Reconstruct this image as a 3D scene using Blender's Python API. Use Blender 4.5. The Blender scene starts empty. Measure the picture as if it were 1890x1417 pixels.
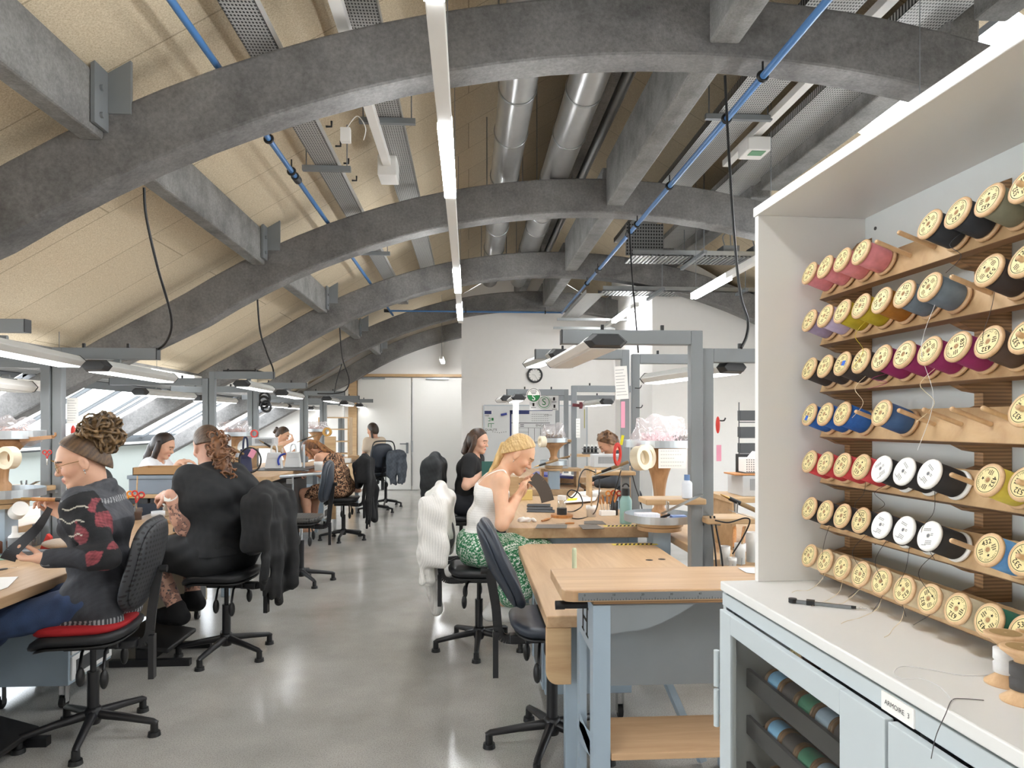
import bpy, bmesh, math, random
import numpy as np
from mathutils import Vector, Matrix, Euler
random.seed(7)
V = Vector
S = bpy.context.scene
COL = S.collection
PI = math.pi
R = math.radians
sin, cos = math.sin, math.cos
# ---------------------------------------------------------------- camera
FPX, CXP, HYP, CH = 1270.0, 945.0, 780.0, 1.5
PSI = math.atan(80 / 1270.0)
_R = V((cos(PSI), -sin(PSI), 0)); _F = V((sin(PSI), cos(PSI), 0)); _C = V((0, 0, CH))
cam = bpy.data.cameras.new('camera'); camo = bpy.data.objects.new('camera', cam); COL.objects.link(camo)
camo.location = _C; camo.rotation_euler = (PI / 2, 0, -PSI)
cam.sensor_width = 36; cam.lens = FPX / 1890 * 36; cam.shift_y = (HYP - 708.5) / 1890
cam.clip_start = 0.05; cam.clip_end = 200
S.camera = camo
def ray(px, py): return _F + _R * ((px - CXP) / FPX) + V((0, 0, (HYP - py) / FPX))
def W(px, py, d): return _C + ray(px, py) * d            # a measured point at depth d metres
def atz(px, py, z):
    r = ray(px, py); return _C + r * ((z - CH) / r.z)
def aty(px, py, Y):
    r = ray(px, py); return _C + r * (Y / r.y)
def atx(px, py, X):
    r = ray(px, py); return _C + r * (X / r.x)
# ---------------------------------------------------------------- mesh builder
def basis(axis):
    a = V(axis).normalized()
    t = V((0, 0, 1)) if abs(a.z) < 0.9 else V((1, 0, 0))
    x = t.cross(a).normalized(); y = a.cross(x)
    return x, y, a
class MB:
    def __init__(s, M=None): s.v = []; s.f = []; s.s = []; s.M = M
    def add(s, vs, fs, sm=False):
        o = len(s.v)
        if s.M is not None: vs = [s.M @ V(v) for v in vs]
        s.v += [tuple(v) for v in vs]
        for f in fs: s.f.append(tuple(i + o for i in f)); s.s.append(sm)
        return s
    def bx(s, x0, x1, y0, y1, z0, z1, T=None):
        vs = [V((x, y, z)) for x in (x0, x1) for y in (y0, y1) for z in (z0, z1)]
        if T is not None: vs = [T @ v for v in vs]
        return s.add(vs, [(0, 1, 3, 2), (4, 6, 7, 5), (0, 4, 5, 1), (2, 3, 7, 6), (0, 2, 6, 4), (1, 5, 7, 3)])
    def box(s, c, size, rot=(0, 0, 0)):
        T = Matrix.Translation(V(c)) @ Euler(rot).to_matrix().to_4x4()
        a, b, d = size[0] / 2, size[1] / 2, size[2] / 2
        return s.bx(-a, a, -b, b, -d, d, T)
    def bar(s, p0, p1, w, h, up=(0, 0, 1)):
        p0, p1 = V(p0), V(p1); a = (p1 - p0); L = a.length; a.normalize()
        x = a.cross(V(up)).normalized(); z = x.cross(a)
        vs = [p + x * (sx * w / 2) + z * (sz * h / 2) for p in (p0, p1) for sx in (-1, 1) for sz in (-1, 1)]
        return s.add(vs, [(0, 1, 3, 2), (4, 6, 7, 5), (0, 4, 5, 1), (2, 3, 7, 6), (0, 2, 6, 4), (1, 5, 7, 3)])
    def cyl(s, p0, p1, r0, r1=None, n=16, caps=True):
        if r1 is None: r1 = r0
        p0, p1 = V(p0), V(p1); x, y, a = basis(p1 - p0); vs = []
        for p, r in ((p0, r0), (p1, r1)):
            for i in range(n):
                t = 2 * PI * i / n; vs.append(p + (x * cos(t) + y * sin(t)) * r)
        s.add(vs, [(i, (i + 1) % n, n + (i + 1) % n, n + i) for i in range(n)], True)
        if caps: s.add(vs, [tuple(range(n))[::-1], tuple(range(n, 2 * n))])
        return s
    def tube(s, pts, r, n=8, caps=True):
        P = [V(p) for p in pts]; m = len(P); rr = r if isinstance(r, (list, tuple)) else [r] * m
        x = None; vs = []
        for i in range(m):
            t = (P[min(i + 1, m - 1)] - P[max(i - 1, 0)])
            t.normalize()
            if x is None: x, y, _ = basis(t)
            else:
                x = (x - t * x.dot(t)); x.normalize(); y = t.cross(x)
            for k in range(n):
                a = 2 * PI * k / n; vs.append(P[i] + (x * cos(a) + y * sin(a)) * rr[i])
        s.add(vs, [(i * n + k, i * n + (k + 1) % n, (i + 1) * n + (k + 1) % n, (i + 1) * n + k) for i in range(m - 1) for k in range(n)], True)
        if caps: s.add(vs, [tuple(range(n))[::-1], tuple(range((m - 1) * n, m * n))])
        return s
    def lathe(s, prof, o=(0, 0, 0), axis=(0, 0, 1), n=24, sm=True, sharp=()):
        x, y, a = basis(axis); o = V(o); vs = []; m = len(prof)
        for r, h in prof:
            for i in range(n):
                t = 2 * PI * i / n; vs.append(o + a * h + (x * cos(t) + y * sin(t)) * max(r, 1e-5))
        return s.add(vs, [(j * n + i, j * n + (i + 1) % n, (j + 1) * n + (i + 1) % n, (j + 1) * n + i) for j in range(m - 1) for i in range(n)], sm)
    def prism(s, pts, vec):
        P = [V(p) for p in pts]; n = len(P); vec = V(vec)
        vs = P + [p + vec for p in P]
        return s.add(vs, [tuple(range(n))[::-1], tuple(range(n, 2 * n))] + [(i, (i + 1) % n, n + (i + 1) % n, n + i) for i in range(n)])
    def ell(s, c, r, n=16, m=10, T=None):
        vs = []; c = V(c)
        for j in range(m + 1):
            p = PI * j / m
            for i in range(n):
                t = 2 * PI * i / n
                v = V((r[0] * sin(p) * cos(t), r[1] * sin(p) * sin(t), r[2] * cos(p)))
                vs.append(c + (T @ v if T is not None else v))
        return s.add(vs, [(j * n + i, (j + 1) * n + i, (j + 1) * n + (i + 1) % n, j * n + (i + 1) % n) for j in range(m) for i in range(n)], True)
    def torus(s, c, axis, RR, r, n=32, m=8, a0=0, a1=2 * PI, flat=1.0):
        x, y, a = basis(axis); c = V(c); full = abs(a1 - a0 - 2 * PI) < 1e-6; vs = []
        k = n if full else n + 1
        for i in range(k):
            t = a0 + (a1 - a0) * i / n; d = x * cos(t) + y * sin(t)
            for j in range(m):
                q = 2 * PI * j / m; vs.append(c + d * (RR + r * cos(q)) + a * (r * sin(q) * flat))
        return s.add(vs, [(i * m + j, ((i + 1) % k) * m + j, ((i + 1) % k) * m + (j + 1) % m, i * m + (j + 1) % m) for i in range(n if full else n) for j in range(m)], True)
    def ring(s, c, axis, r0, r1, h, n=40):
        return s.lathe([(r0, 0), (r1, 0), (r1, h), (r0, h), (r0, 0)], c, axis, n, False)
    def disc(s, c, axis, r, n=32):
        x, y, a = basis(axis); c = V(c)
        return s.add([c + (x * cos(2 * PI * i / n) + y * sin(2 * PI * i / n)) * r for i in range(n)], [tuple(range(n))])
    def quad(s, a, b, c, d): return s.add([a, b, c, d], [(0, 1, 2, 3)])
    def text(s, body, size, o, xdir, ydir, lift=0.0, align='CENTER'):
        vs, fs = text_geo(body, align); x = V(xdir).normalized(); y = V(ydir).normalized(); n = x.cross(y); o = V(o) + n * lift
        return s.add([o + x * (v[0] * size) + y * (v[1] * size) for v in vs], fs)
    def mesh(s, name, off=None):
        me = bpy.data.meshes.new(name)
        vs = s.v if off is None else [(a - off[0], b - off[1], c - off[2]) for a, b, c in s.v]
        me.from_pydata(vs, [], s.f); me.polygons.foreach_set('use_smooth', s.s); me.update()
        return me
_tg = {}
def text_geo(body, align='CENTER'):
    k = (body, align)
    if k not in _tg:
        cu = bpy.data.curves.new('lettering', 'FONT'); cu.body = body; cu.size = 1; cu.align_x = align; cu.align_y = 'CENTER'; cu.resolution_u = 3
        ob = bpy.data.objects.new('lettering', cu); COL.objects.link(ob)
        dg = bpy.context.evaluated_depsgraph_get(); dg.update()
        me = bpy.data.meshes.new_from_object(ob.evaluated_get(dg))
        _tg[k] = ([tuple(v.co) for v in me.vertices], [tuple(p.vertices) for p in me.polygons])
        bpy.data.objects.remove(ob); bpy.data.curves.remove(cu); bpy.data.meshes.remove(me)
    return _tg[k]
RM = {}
def tag(o, label, cat, group=None):
    o['label'] = label; o['category'] = cat
    if group: o['group'] = group
    return o
def thing(name, label, cat, loc=(0, 0, 0), rotz=0.0, group=None):
    o = bpy.data.objects.new(name, None); COL.objects.link(o); o.empty_display_size = 0.05
    o.location = V(loc); o.rotation_euler = (0, 0, rotz); tag(o, label, cat, group)
    RM[o] = Matrix.Translation(V(loc)) @ Matrix.Rotation(rotz, 4, 'Z')
    return o
def wm(root): return MB(RM[root].inverted())              # build in world metres, store relative to the thing
def finish(o, mats, bevel, seg=2):
    for m in (mats if isinstance(mats, (list, tuple)) else [mats]): o.data.materials.append(m)
    if bevel:
        b = o.modifiers.new('bevel', 'BEVEL'); b.width = bevel; b.segments = seg; b.limit_method = 'ANGLE'; b.angle_limit = R(40)
        b.harden_normals = False
    return o
def obj(name, mb, mat, parent=None, bevel=0, label=None, seg=2):
    o = bpy.data.objects.new(name, mb.mesh(name)); COL.objects.link(o)
    if parent is not None: o.parent = parent
    if label: o['label'] = label
    return finish(o, mat, bevel, seg)
def solo(name, mb, mat, label, cat, group=None, bevel=0, seg=2):   # a thing that is one mesh, origin at its base
    a = np.array(mb.v); c = ((a[:, 0].min() + a[:, 0].max()) / 2, (a[:, 1].min() + a[:, 1].max()) / 2, a[:, 2].min())
    o = bpy.data.objects.new(name, mb.mesh(name, c)); COL.objects.link(o); o.location = c
    RM[o] = Matrix.Translation(V(c))
    tag(o, label, cat, group); return finish(o, mat, bevel, seg)
def struct(name, mb, mat, parent=None, bevel=0):
    o = bpy.data.objects.new(name, mb.mesh(name)); COL.objects.link(o)
    if parent is not None: o.parent = parent
    o['kind'] = 'structure'; return finish(o, mat, bevel)
def dup(root, loc, rotz, label=None, group=None):
    r = root.copy(); COL.objects.link(r); r.location = V(loc); r.rotation_euler = (0, 0, rotz)
    RM[r] = Matrix.Translation(V(loc)) @ Matrix.Rotation(rotz, 4, 'Z')
    if label: r['label'] = label
    if group: r['group'] = group
    for ch in list(root.children):
        c = ch.copy(); COL.objects.link(c); c.parent = r
        for g in list(ch.children):
            d = g.copy(); COL.objects.link(d); d.parent = c
    return r
def spl(pts, n=8):                                        # smooth curve through points
    P = [V(p) for p in pts]; out = []
    for i in range(len(P) - 1):
        p0 = P[max(i - 1, 0)]; p1 = P[i]; p2 = P[i + 1]; p3 = P[min(i + 2, len(P) - 1)]
        for k in range(n):
            t = k / n
            out.append(0.5 * ((2 * p1) + (p2 - p0) * t + (2 * p0 - 5 * p1 + 4 * p2 - p3) * t * t + (3 * p1 - p0 - 3 * p2 + p3) * t ** 3))
    out.append(P[-1]); return out
# ---------------------------------------------------------------- materials
def newmat(name):
    m = bpy.data.materials.new(name); m.use_nodes = True; nt = m.node_tree; b = nt.nodes['Principled BSDF']; return m, nt, b
def lk(nt, a, b): nt.links.new(a, b)
def node(nt, t, **kw):
    n = nt.nodes.new(t)
    for k, v in kw.items():
        if k in n.inputs: n.inputs[k].default_value = v
        else: setattr(n, k, v)
    return n
def rgb(h):
    h = h.lstrip('#'); c = [int(h[i:i + 2], 16) / 255 for i in (0, 2, 4)]
    return tuple(x / 12.92 if x <= .04045 else ((x + .055) / 1.055) ** 2.4 for x in c) + (1,)
MATS = {}
def plain(name, col, rough=.5, metal=0.0, spec=.5, bump=0, bscale=200, var=.06):
    if name in MATS: return MATS[name]
    m, nt, b = newmat(name); c = rgb(col) if isinstance(col, str) else col
    b.inputs['Roughness'].default_value = rough; b.inputs['Metallic'].default_value = metal; b.inputs['Specular IOR Level'].default_value = spec
    tc = node(nt, 'ShaderNodeTexCoord'); nz = node(nt, 'ShaderNodeTexNoise', Scale=9.0, Detail=4.0); lk(nt, tc.outputs['Object'], nz.inputs['Vector'])
    mx = node(nt, 'ShaderNodeMix', data_type='RGBA'); mx.inputs[6].default_value = tuple(x * (1 - var) for x in c[:3]) + (1,); mx.inputs[7].default_value = tuple(min(1, x * (1 + var)) for x in c[:3]) + (1,)
    lk(nt, nz.outputs['Fac'], mx.inputs[0]); lk(nt, mx.outputs[2], b.inputs['Base Color'])
    if bump:
        n2 = node(nt, 'ShaderNodeTexNoise', Scale=float(bscale), Detail=3.0); lk(nt, tc.outputs['Object'], n2.inputs['Vector'])
        bp = node(nt, 'ShaderNodeBump', Strength=float(bump), Distance=.004); lk(nt, n2.outputs['Fac'], bp.inputs['Height']); lk(nt, bp.outputs['Normal'], b.inputs['Normal'])
    MATS[name] = m; return m
def emis(name, col, st):
    if name in MATS: return MATS[name]
    m, nt, b = newmat(name); b.inputs['Base Color'].default_value = col; b.inputs['Emission Color'].default_value = col; b.inputs['Emission Strength'].default_value = st
    MATS[name] = m; return m
def ramp(nt, fac, stops):
    r = node(nt, 'ShaderNodeValToRGB'); e = r.color_ramp.elements
    e[0].position, e[0].color = stops[0]; e[1].position, e[1].color = stops[-1]
    for p, c in stops[1:-1]:
        x = e.new(p); x.color = c
    lk(nt, fac, r.inputs['Fac']); return r
def concrete(name, lo, hi, rough=.85, sc=1.0, bump=.5):
    m, nt, b = newmat(name); tc = node(nt, 'ShaderNodeTexCoord')
    n1 = node(nt, 'ShaderNodeTexNoise', Scale=2.2 * sc, Detail=8.0, Roughness=.68); n2 = node(nt, 'ShaderNodeTexNoise', Scale=45.0 * sc, Detail=4.0, Roughness=.7)
    for n in (n1, n2): lk(nt, tc.outputs['Object'], n.inputs['Vector'])
    r1 = ramp(nt, n1.outputs['Fac'], [(.32, rgb(lo)), (.5, tuple((a + c) / 2 for a, c in zip(rgb(lo), rgb(hi)))), (.72, rgb(hi))])
    mx = node(nt, 'ShaderNodeMix', data_type='RGBA', blend_type='OVERLAY'); mx.inputs[0].default_value = .55
    lk(nt, r1.outputs['Color'], mx.inputs[6]); lk(nt, n2.outputs['Fac'], mx.inputs[7])
    lk(nt, mx.outputs[2], b.inputs['Base Color']); b.inputs['Roughness'].default_value = rough
    bp = node(nt, 'ShaderNodeBump', Strength=bump, Distance=.01); lk(nt, n2.outputs['Fac'], bp.inputs['Height']); lk(nt, bp.outputs['Normal'], b.inputs['Normal'])
    return m
def wood(name, lo, hi, axis=0, sc=1.0, rough=.45, layers=False):
    m, nt, b = newmat(name); tc = node(nt, 'ShaderNodeTexCoord'); mp = node(nt, 'ShaderNodeMapping')
    s = [14.0, 14.0, 14.0]; s[axis] = 1.1; mp.inputs['Scale'].default_value = [x * sc for x in s]; lk(nt, tc.outputs['Object'], mp.inputs['Vector'])
    n1 = node(nt, 'ShaderNodeTexNoise', Scale=1.6, Detail=7.0, Roughness=.62, Distortion=.6); lk(nt, mp.outputs['Vector'], n1.inputs['Vector'])
    r1 = ramp(nt, n1.outputs['Fac'], [(.3, rgb(lo)), (.7, rgb(hi))])
    out = r1.outputs['Color']
    if layers:                                            # plywood plies stacked along z
        w = node(nt, 'ShaderNodeTexWave', Scale=45.0, Distortion=.3); w.bands_direction = 'Z'; lk(nt, tc.outputs['Object'], w.inputs['Vector'])
        mx = node(nt, 'ShaderNodeMix', data_type='RGBA', blend_type='MULTIPLY'); mx.inputs[0].default_value = .45; lk(nt, out, mx.inputs[6]); lk(nt, w.outputs['Color'], mx.inputs[7]); out = mx.outputs[2]
    lk(nt, out, b.inputs['Base Color']); b.inputs['Roughness'].default_value = rough
    return m
def dots(name, base, dot, scale, radius, rough=.5, plane='XZ'):    # punched / printed dot grid
    m, nt, b = newmat(name); tc = node(nt, 'ShaderNodeTexCoord')
    sp = node(nt, 'ShaderNodeSeparateXYZ'); lk(nt, tc.outputs['Object'], sp.inputs[0])
    sq = []
    for ax in plane:
        a = node(nt, 'ShaderNodeMath', operation='MULTIPLY'); a.inputs[1].default_value = scale[len(sq)]; lk(nt, sp.outputs[ax], a.inputs[0])
        f = node(nt, 'ShaderNodeMath', operation='FRACT'); lk(nt, a.outputs[0], f.inputs[0])
        q = node(nt, 'ShaderNodeMath', operation='SUBTRACT'); q.inputs[1].default_value = .5; lk(nt, f.outputs[0], q.inputs[0])
        w = node(nt, 'ShaderNodeMath', operation='POWER'); w.inputs[1].default_value = 2.0
        ab = node(nt, 'ShaderNodeMath', operation='ABSOLUTE'); lk(nt, q.outputs[0], ab.inputs[0]); lk(nt, ab.outputs[0], w.inputs[0]); sq.append(w)
    ad = node(nt, 'ShaderNodeMath', operation='ADD'); lk(nt, sq[0].outputs[0], ad.inputs[0]); lk(nt, sq[1].outputs[0], ad.inputs[1])
    lt = node(nt, 'ShaderNodeMath', operation='LESS_THAN'); lt.inputs[1].default_value = radius * radius; lk(nt, ad.outputs[0], lt.inputs[0])
    mx = node(nt, 'ShaderNodeMix', data_type='RGBA'); mx.inputs[6].default_value = rgb(base); mx.inputs[7].default_value = rgb(dot); lk(nt, lt.outputs[0], mx.inputs[0])
    lk(nt, mx.outputs[2], b.inputs['Base Color']); b.inputs['Roughness'].default_value = rough
    return m, nt, b
def vcol(name, rough=.6, bump=0, bscale=300, sss=0, stripe=None):  # colour stored per vertex (real colour of cloth, skin, hair)
    m, nt, b = newmat(name); a = node(nt, 'ShaderNodeAttribute', attribute_name='Col')
    tc = node(nt, 'ShaderNodeTexCoord'); nz = node(nt, 'ShaderNodeTexNoise', Scale=float(bscale), Detail=3.0)
    if stripe:
        mp = node(nt, 'ShaderNodeMapping'); mp.inputs['Scale'].default_value = stripe; lk(nt, tc.outputs['Object'], mp.inputs['Vector']); lk(nt, mp.outputs['Vector'], nz.inputs['Vector'])
    else: lk(nt, tc.outputs['Object'], nz.inputs['Vector'])
    mr = node(nt, 'ShaderNodeMapRange'); mr.inputs['To Min'].default_value = .72 if bump else .93; mr.inputs['To Max'].default_value = 1.28 if bump else 1.06; lk(nt, nz.outputs['Fac'], mr.inputs['Value'])
    mx = node(nt, 'ShaderNodeMix', data_type='RGBA', blend_type='MULTIPLY'); mx.inputs[0].default_value = 1; lk(nt, a.outputs['Color'], mx.inputs[6]); lk(nt, mr.outputs['Result'], mx.inputs[7])
    lk(nt, mx.outputs[2], b.inputs['Base Color']); b.inputs['Roughness'].default_value = rough
    if sss: b.inputs['Subsurface Weight'].default_value = sss; b.inputs['Subsurface Scale'].default_value = .01
    if bump:
        bp = node(nt, 'ShaderNodeBump', Strength=bump, Distance=.003); lk(nt, nz.outputs['Fac'], bp.inputs['Height']); lk(nt, bp.outputs['Normal'], b.inputs['Normal'])
    return m
M_CONC = concrete('rib_concrete', '#585756', '#868482')
M_CONC2 = concrete('purlin_concrete', '#686766', '#92918f', sc=1.6)
def osb():
    m, nt, b = newmat('strand_board'); tc = node(nt, 'ShaderNodeTexCoord')
    v = node(nt, 'ShaderNodeTexVoronoi', Scale=95.0); n = node(nt, 'ShaderNodeTexNoise', Scale=130.0, Detail=5.0, Roughness=.75); n3 = node(nt, 'ShaderNodeTexNoise', Scale=.9, Detail=3.0)
    for x in (v, n, n3): lk(nt, tc.outputs['Object'], x.inputs['Vector'])
    r1 = ramp(nt, n.outputs['Fac'], [(.3, rgb('#b5a17f')), (.52, rgb('#d5c2a0')), (.7, rgb('#e5d5b8'))])
    mx = node(nt, 'ShaderNodeMix', data_type='RGBA', blend_type='SOFT_LIGHT'); mx.inputs[0].default_value = .3; lk(nt, r1.outputs['Color'], mx.inputs[6]); lk(nt, v.outputs['Distance'], mx.inputs[7])
    hs = node(nt, 'ShaderNodeHueSaturation', Saturation=.85); lk(nt, mx.outputs[2], hs.inputs['Color'])
    # board joints
    br = node(nt, 'ShaderNodeTexBrick', Scale=1.0); br.inputs['Mortar Size'].default_value = .005; br.inputs['Brick Width'].default_value = 2.5; br.inputs['Row Height'].default_value = .62
    br.inputs['Color1'].default_value = (1, 1, 1, 1); br.inputs['Color2'].default_value = (.93, .93, .93, 1); br.inputs['Mortar'].default_value = (.62, .6, .57, 1)
    mp = node(nt, 'ShaderNodeMapping'); mp.inputs['Rotation'].default_value = (0, 0, 0); lk(nt, tc.outputs['Object'], mp.inputs['Vector']); lk(nt, mp.outputs['Vector'], br.inputs['Vector'])
    m2 = node(nt, 'ShaderNodeMix', data_type='RGBA', blend_type='MULTIPLY'); m2.inputs[0].default_value = 1; lk(nt, hs.outputs['Color'], m2.inputs[6]); lk(nt, br.outputs['Color'], m2.inputs[7])
    lk(nt, m2.outputs[2], b.inputs['Base Color']); b.inputs['Roughness'].default_value = .85
    return m
M_OSB = osb()
def floor_mat():
    m, nt, b = newmat('polished_floor'); tc = node(nt, 'ShaderNodeTexCoord')
    n1 = node(nt, 'ShaderNodeTexNoise', Scale=1.3, Detail=6.0, Roughness=.6); n2 = node(nt, 'ShaderNodeTexNoise', Scale=160.0, Detail=3.0, Roughness=.8); v = node(nt, 'ShaderNodeTexVoronoi', Scale=70.0)
    for x in (n1, n2, v): lk(nt, tc.outputs['Object'], x.inputs['Vector'])
    r1 = ramp(nt, n1.outputs['Fac'], [(.3, rgb('#a09d98')), (.7, rgb('#c2bfb9'))])
    r2 = ramp(nt, n2.outputs['Fac'], [(.36, (.42, .41, .40, 1)), (.52, (.97, .97, .97, 1)), (.75, (1.0, 1.0, 1.0, 1))])
    mx = node(nt, 'ShaderNodeMix', data_type='RGBA', blend_type='MULTIPLY'); mx.inputs[0].default_value = .7; lk(nt, r1.outputs['Color'], mx.inputs[6]); lk(nt, r2.outputs['Color'], mx.inputs[7])
    r3 = ramp(nt, v.outputs['Distance'], [(.05, (.55, .55, .55, 1)), (.14, (1, 1, 1, 1))]); m3 = node(nt, 'ShaderNodeMix', data_type='RGBA', blend_type='MULTIPLY'); m3.inputs[0].default_value = .35
    lk(nt, mx.outputs[2], m3.inputs[6]); lk(nt, r3.outputs['Color'], m3.inputs[7]); lk(nt, m3.outputs[2], b.inputs['Base Color'])
    rr = node(nt, 'ShaderNodeMapRange'); rr.inputs['To Min'].default_value = .09; rr.inputs['To Max'].default_value = .26; lk(nt, n1.outputs['Fac'], rr.inputs['Value']); lk(nt, rr.outputs['Result'], b.inputs['Roughness'])
    return m
M_FLOOR = floor_mat()
M_WALL = plain('white_wall_paint', '#efece8', .9, bump=.05, bscale=80, var=.02)
M_KNEE = plain('pale_green_wall_paint', '#b4bbb6', .9, var=.02)
M_DOOR = plain('white_door_paint', '#e4e2dd', .5, var=.01)
M_WHITE = plain('white_lacquer', '#e6e5e2', .35, var=.01)
M_WHT2 = plain('white_plastic', '#eceae6', .4, var=.02)
M_WINF = plain('window_frame_paint', '#565a5d', .6)
M_GREY = plain('grey_steel_paint', '#7e8285', .45, bump=.06, bscale=400)
M_BLUE = plain('blue_grey_steel_paint', '#9aa9b5', .4, bump=.04, bscale=400)
M_DKST = plain('dark_grey_steel', '#4a4c4e', .45)
M_CAB = plain('cabinet_pale_grey_blue', '#c2cacd', .4, var=.02)
M_BLACK = plain('black_plastic', '#141415', .45)
M_BLKM = plain('black_metal', '#17171a', .38)
M_DKGR = plain('charcoal_cap', '#2b2c2e', .5)
M_CHROME = plain('chrome', '#c8c9cb', .18, 1.0)
M_GALV = plain('galvanised_steel', '#a4a6a6', .34, .9, var=.12)
M_DUCT = plain('spiral_duct_steel', '#b9b9b8', .3, .72, var=.1)
M_ALU = plain('brushed_aluminium', '#bcc2c6', .35, .8)
M_PIPE = plain('blue_pipe_plastic', '#4a78ad', .3)
M_WOOD = wood('beech_top', '#b28f6a', '#c9a984', 1, .8)
M_WOODX = wood('beech_top_cross', '#b08c68', '#c8a681', 0, .8)
M_PLY = wood('plywood_edge', '#9c7450', '#c79d70', 0, 1.0, .5, True)
M_PLYF = wood('plywood_face', '#b3916a', '#ccad84', 0, .7)
M_RACKD = wood('rack_dark_edge', '#6b4f38', '#8d6b4c', 1, 1.2)
M_SPW = wood('spool_beech', '#c49c74', '#dcb98f', 2, 2.0)
M_HAND = wood('tool_handle_wood', '#a86c38', '#c98d52', 2, 2.0)
M_LEA = plain('dark_leather', '#25262a', .55, bump=.3, bscale=500)
M_LEAG = plain('grey_brown_leather', '#6f675f', .6, bump=.3, bscale=500)
M_PAPER = plain('white_paper', '#f0eee9', .8, var=.02)
M_PAPG = plain('pale_grey_paper', '#d9d9d8', .8, var=.02)
M_YELL = plain('yellow_sticky_paper', '#e3dc2a', .8)
M_PINK = plain('pink_paper', '#e59ab0', .8)
M_RED = plain('red_plastic', '#c9352c', .4)
M_ORAN = plain('orange_plastic', '#e08a1e', .4)
M_TAPE = plain('masking_tape', '#e2d6be', .6)
M_TAPE2 = plain('amber_tape', '#b98a3a', .35)
M_INK = plain('black_ink', '#16130f', .8)
M_LED = emis('lit_led_tube', (.955, .98, 1, 1), 40.0)
M_LAMP = emis('lit_lamp_diffuser', (.96, .985, 1, 1), 5.0)
M_OFF = plain('unlit_lamp_diffuser', '#dcdad6', .4)
def glass(name, col=(1, 1, 1, 1), rough=0.02, alpha=.25):
    m, nt, b = newmat(name); tr = node(nt, 'ShaderNodeBsdfTransparent'); tr.inputs[0].default_value = col
    gl = node(nt, 'ShaderNodeBsdfGlossy', Roughness=rough); mx = node(nt, 'ShaderNodeMixShader'); mx.inputs[0].default_value = alpha
    lk(nt, tr.outputs[0], mx.inputs[1]); lk(nt, gl.outputs[0], mx.inputs[2]); lk(nt, mx.outputs[0], nt.nodes['Material Output'].inputs['Surface'])
    return m
M_GLASS = glass('window_glass', (.97, .99, 1, 1), .02, .06)
M_CGLASS = glass('cabinet_glass', (.95, .94, .92, 1), .03, .05)
M_BAG = glass('clear_plastic_bag', (.97, .95, .95, 1), .12, .16)
def milky(m, k):
    nt = m.node_tree; out = nt.nodes['Material Output'].inputs['Surface']; src = out.links[0].from_socket; df = node(nt, 'ShaderNodeBsdfTranslucent'); df.inputs[0].default_value = (.95, .92, .93, 1); d2 = node(nt, 'ShaderNodeBsdfDiffuse'); d2.inputs[0].default_value = (.95, .92, .93, 1)
    a = node(nt, 'ShaderNodeMixShader'); a.inputs[0].default_value = .5; lk(nt, df.outputs[0], a.inputs[1]); lk(nt, d2.outputs[0], a.inputs[2]); b = node(nt, 'ShaderNodeMixShader'); b.inputs[0].default_value = k; lk(nt, src, b.inputs[1]); lk(nt, a.outputs[0], b.inputs[2]); lk(nt, b.outputs[0], out)
milky(M_BAG, .22)
M_CLEAR = glass('clear_jar', (.9, .92, .92, 1), .05, .15)
def perf(name, base, hole, sx, sy, pl):
    m, nt, b = dots(name, base, hole, (sx, sy), .3, .35, pl); b.inputs['Metallic'].default_value = .15; return m
M_TRAYP = perf('perforated_tray_steel', '#b3b3b1', '#2a2a2a', 55, 34, 'XY')
M_CHB, _nt, _b = dots('perforated_black_foam', '#303135', '#060607', (42, 42), .27, .5, 'YZ')
M_CHS, _nt, _b = dots('perforated_seat_foam', '#4a4846', '#0c0c0d', (42, 42), .3, .4, 'XY')
M_CHAIR = plain('black_chair_foam', '#1d1e21', .5, bump=.15, bscale=300)
M_CHBL = plain('blue_black_chair_foam', '#2a313c', .42, bump=.15, bscale=300)
# ---------------------------------------------------------------- setting
RIBY = [3.74 + 2.86 * k for k in range(-2, 5)]            # front faces of the concrete arches
YB, YE = -3.2, 15.45
AX, AZ, AR, AT = 1.25, 3.535, 6.8, .335
ROOF = lambda x: 5.212 - .6 * abs(x - AX)
fl = MB().bx(-5.6, 8.1, YB, YE, -.12, 0); struct('floor', fl, M_FLOOR)
def roof_slab(name, xa, xb, ya, yb, mat=M_OSB):
    m = MB().prism([(xa, ya, ROOF(xa)), (xb, ya, ROOF(xb)), (xb, ya, ROOF(xb) + .16), (xa, ya, ROOF(xa) + .16)], (0, yb - ya, 0)); return m
c = MB()
for a in ((-3.79, AX, YB, YE), (AX, 3.25, YB, YE), (3.25, 4.4, YB, 3.95), (3.25, 4.4, 5.67, YE), (4.4, 6.3, YB, YE)):
    q = roof_slab('ceiling', *a); c.add(q.v, q.f)
struct('ceiling', c, M_OSB)
# skylight glass + frame
m = MB().prism([(3.25, 3.95, ROOF(3.25) + .1), (4.4, 3.95, ROOF(4.4) + .1), (4.4, 3.95, ROOF(4.4) + .12), (3.25, 3.95, ROOF(3.25) + .12)], (0, 1.72, 0)); sk = struct('window_9', m, M_GLASS)
m = MB()
for x in (3.25, 3.8, 4.34): m.prism([(x, 3.95, ROOF(x) + .02), (x + .05, 3.95, ROOF(x + .05) + .02), (x + .05, 3.95, ROOF(x + .05) + .15), (x, 3.95, ROOF(x) + .15)], (0, 1.72, 0))
struct('window_frame', m, M_WINF, sk)
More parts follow.
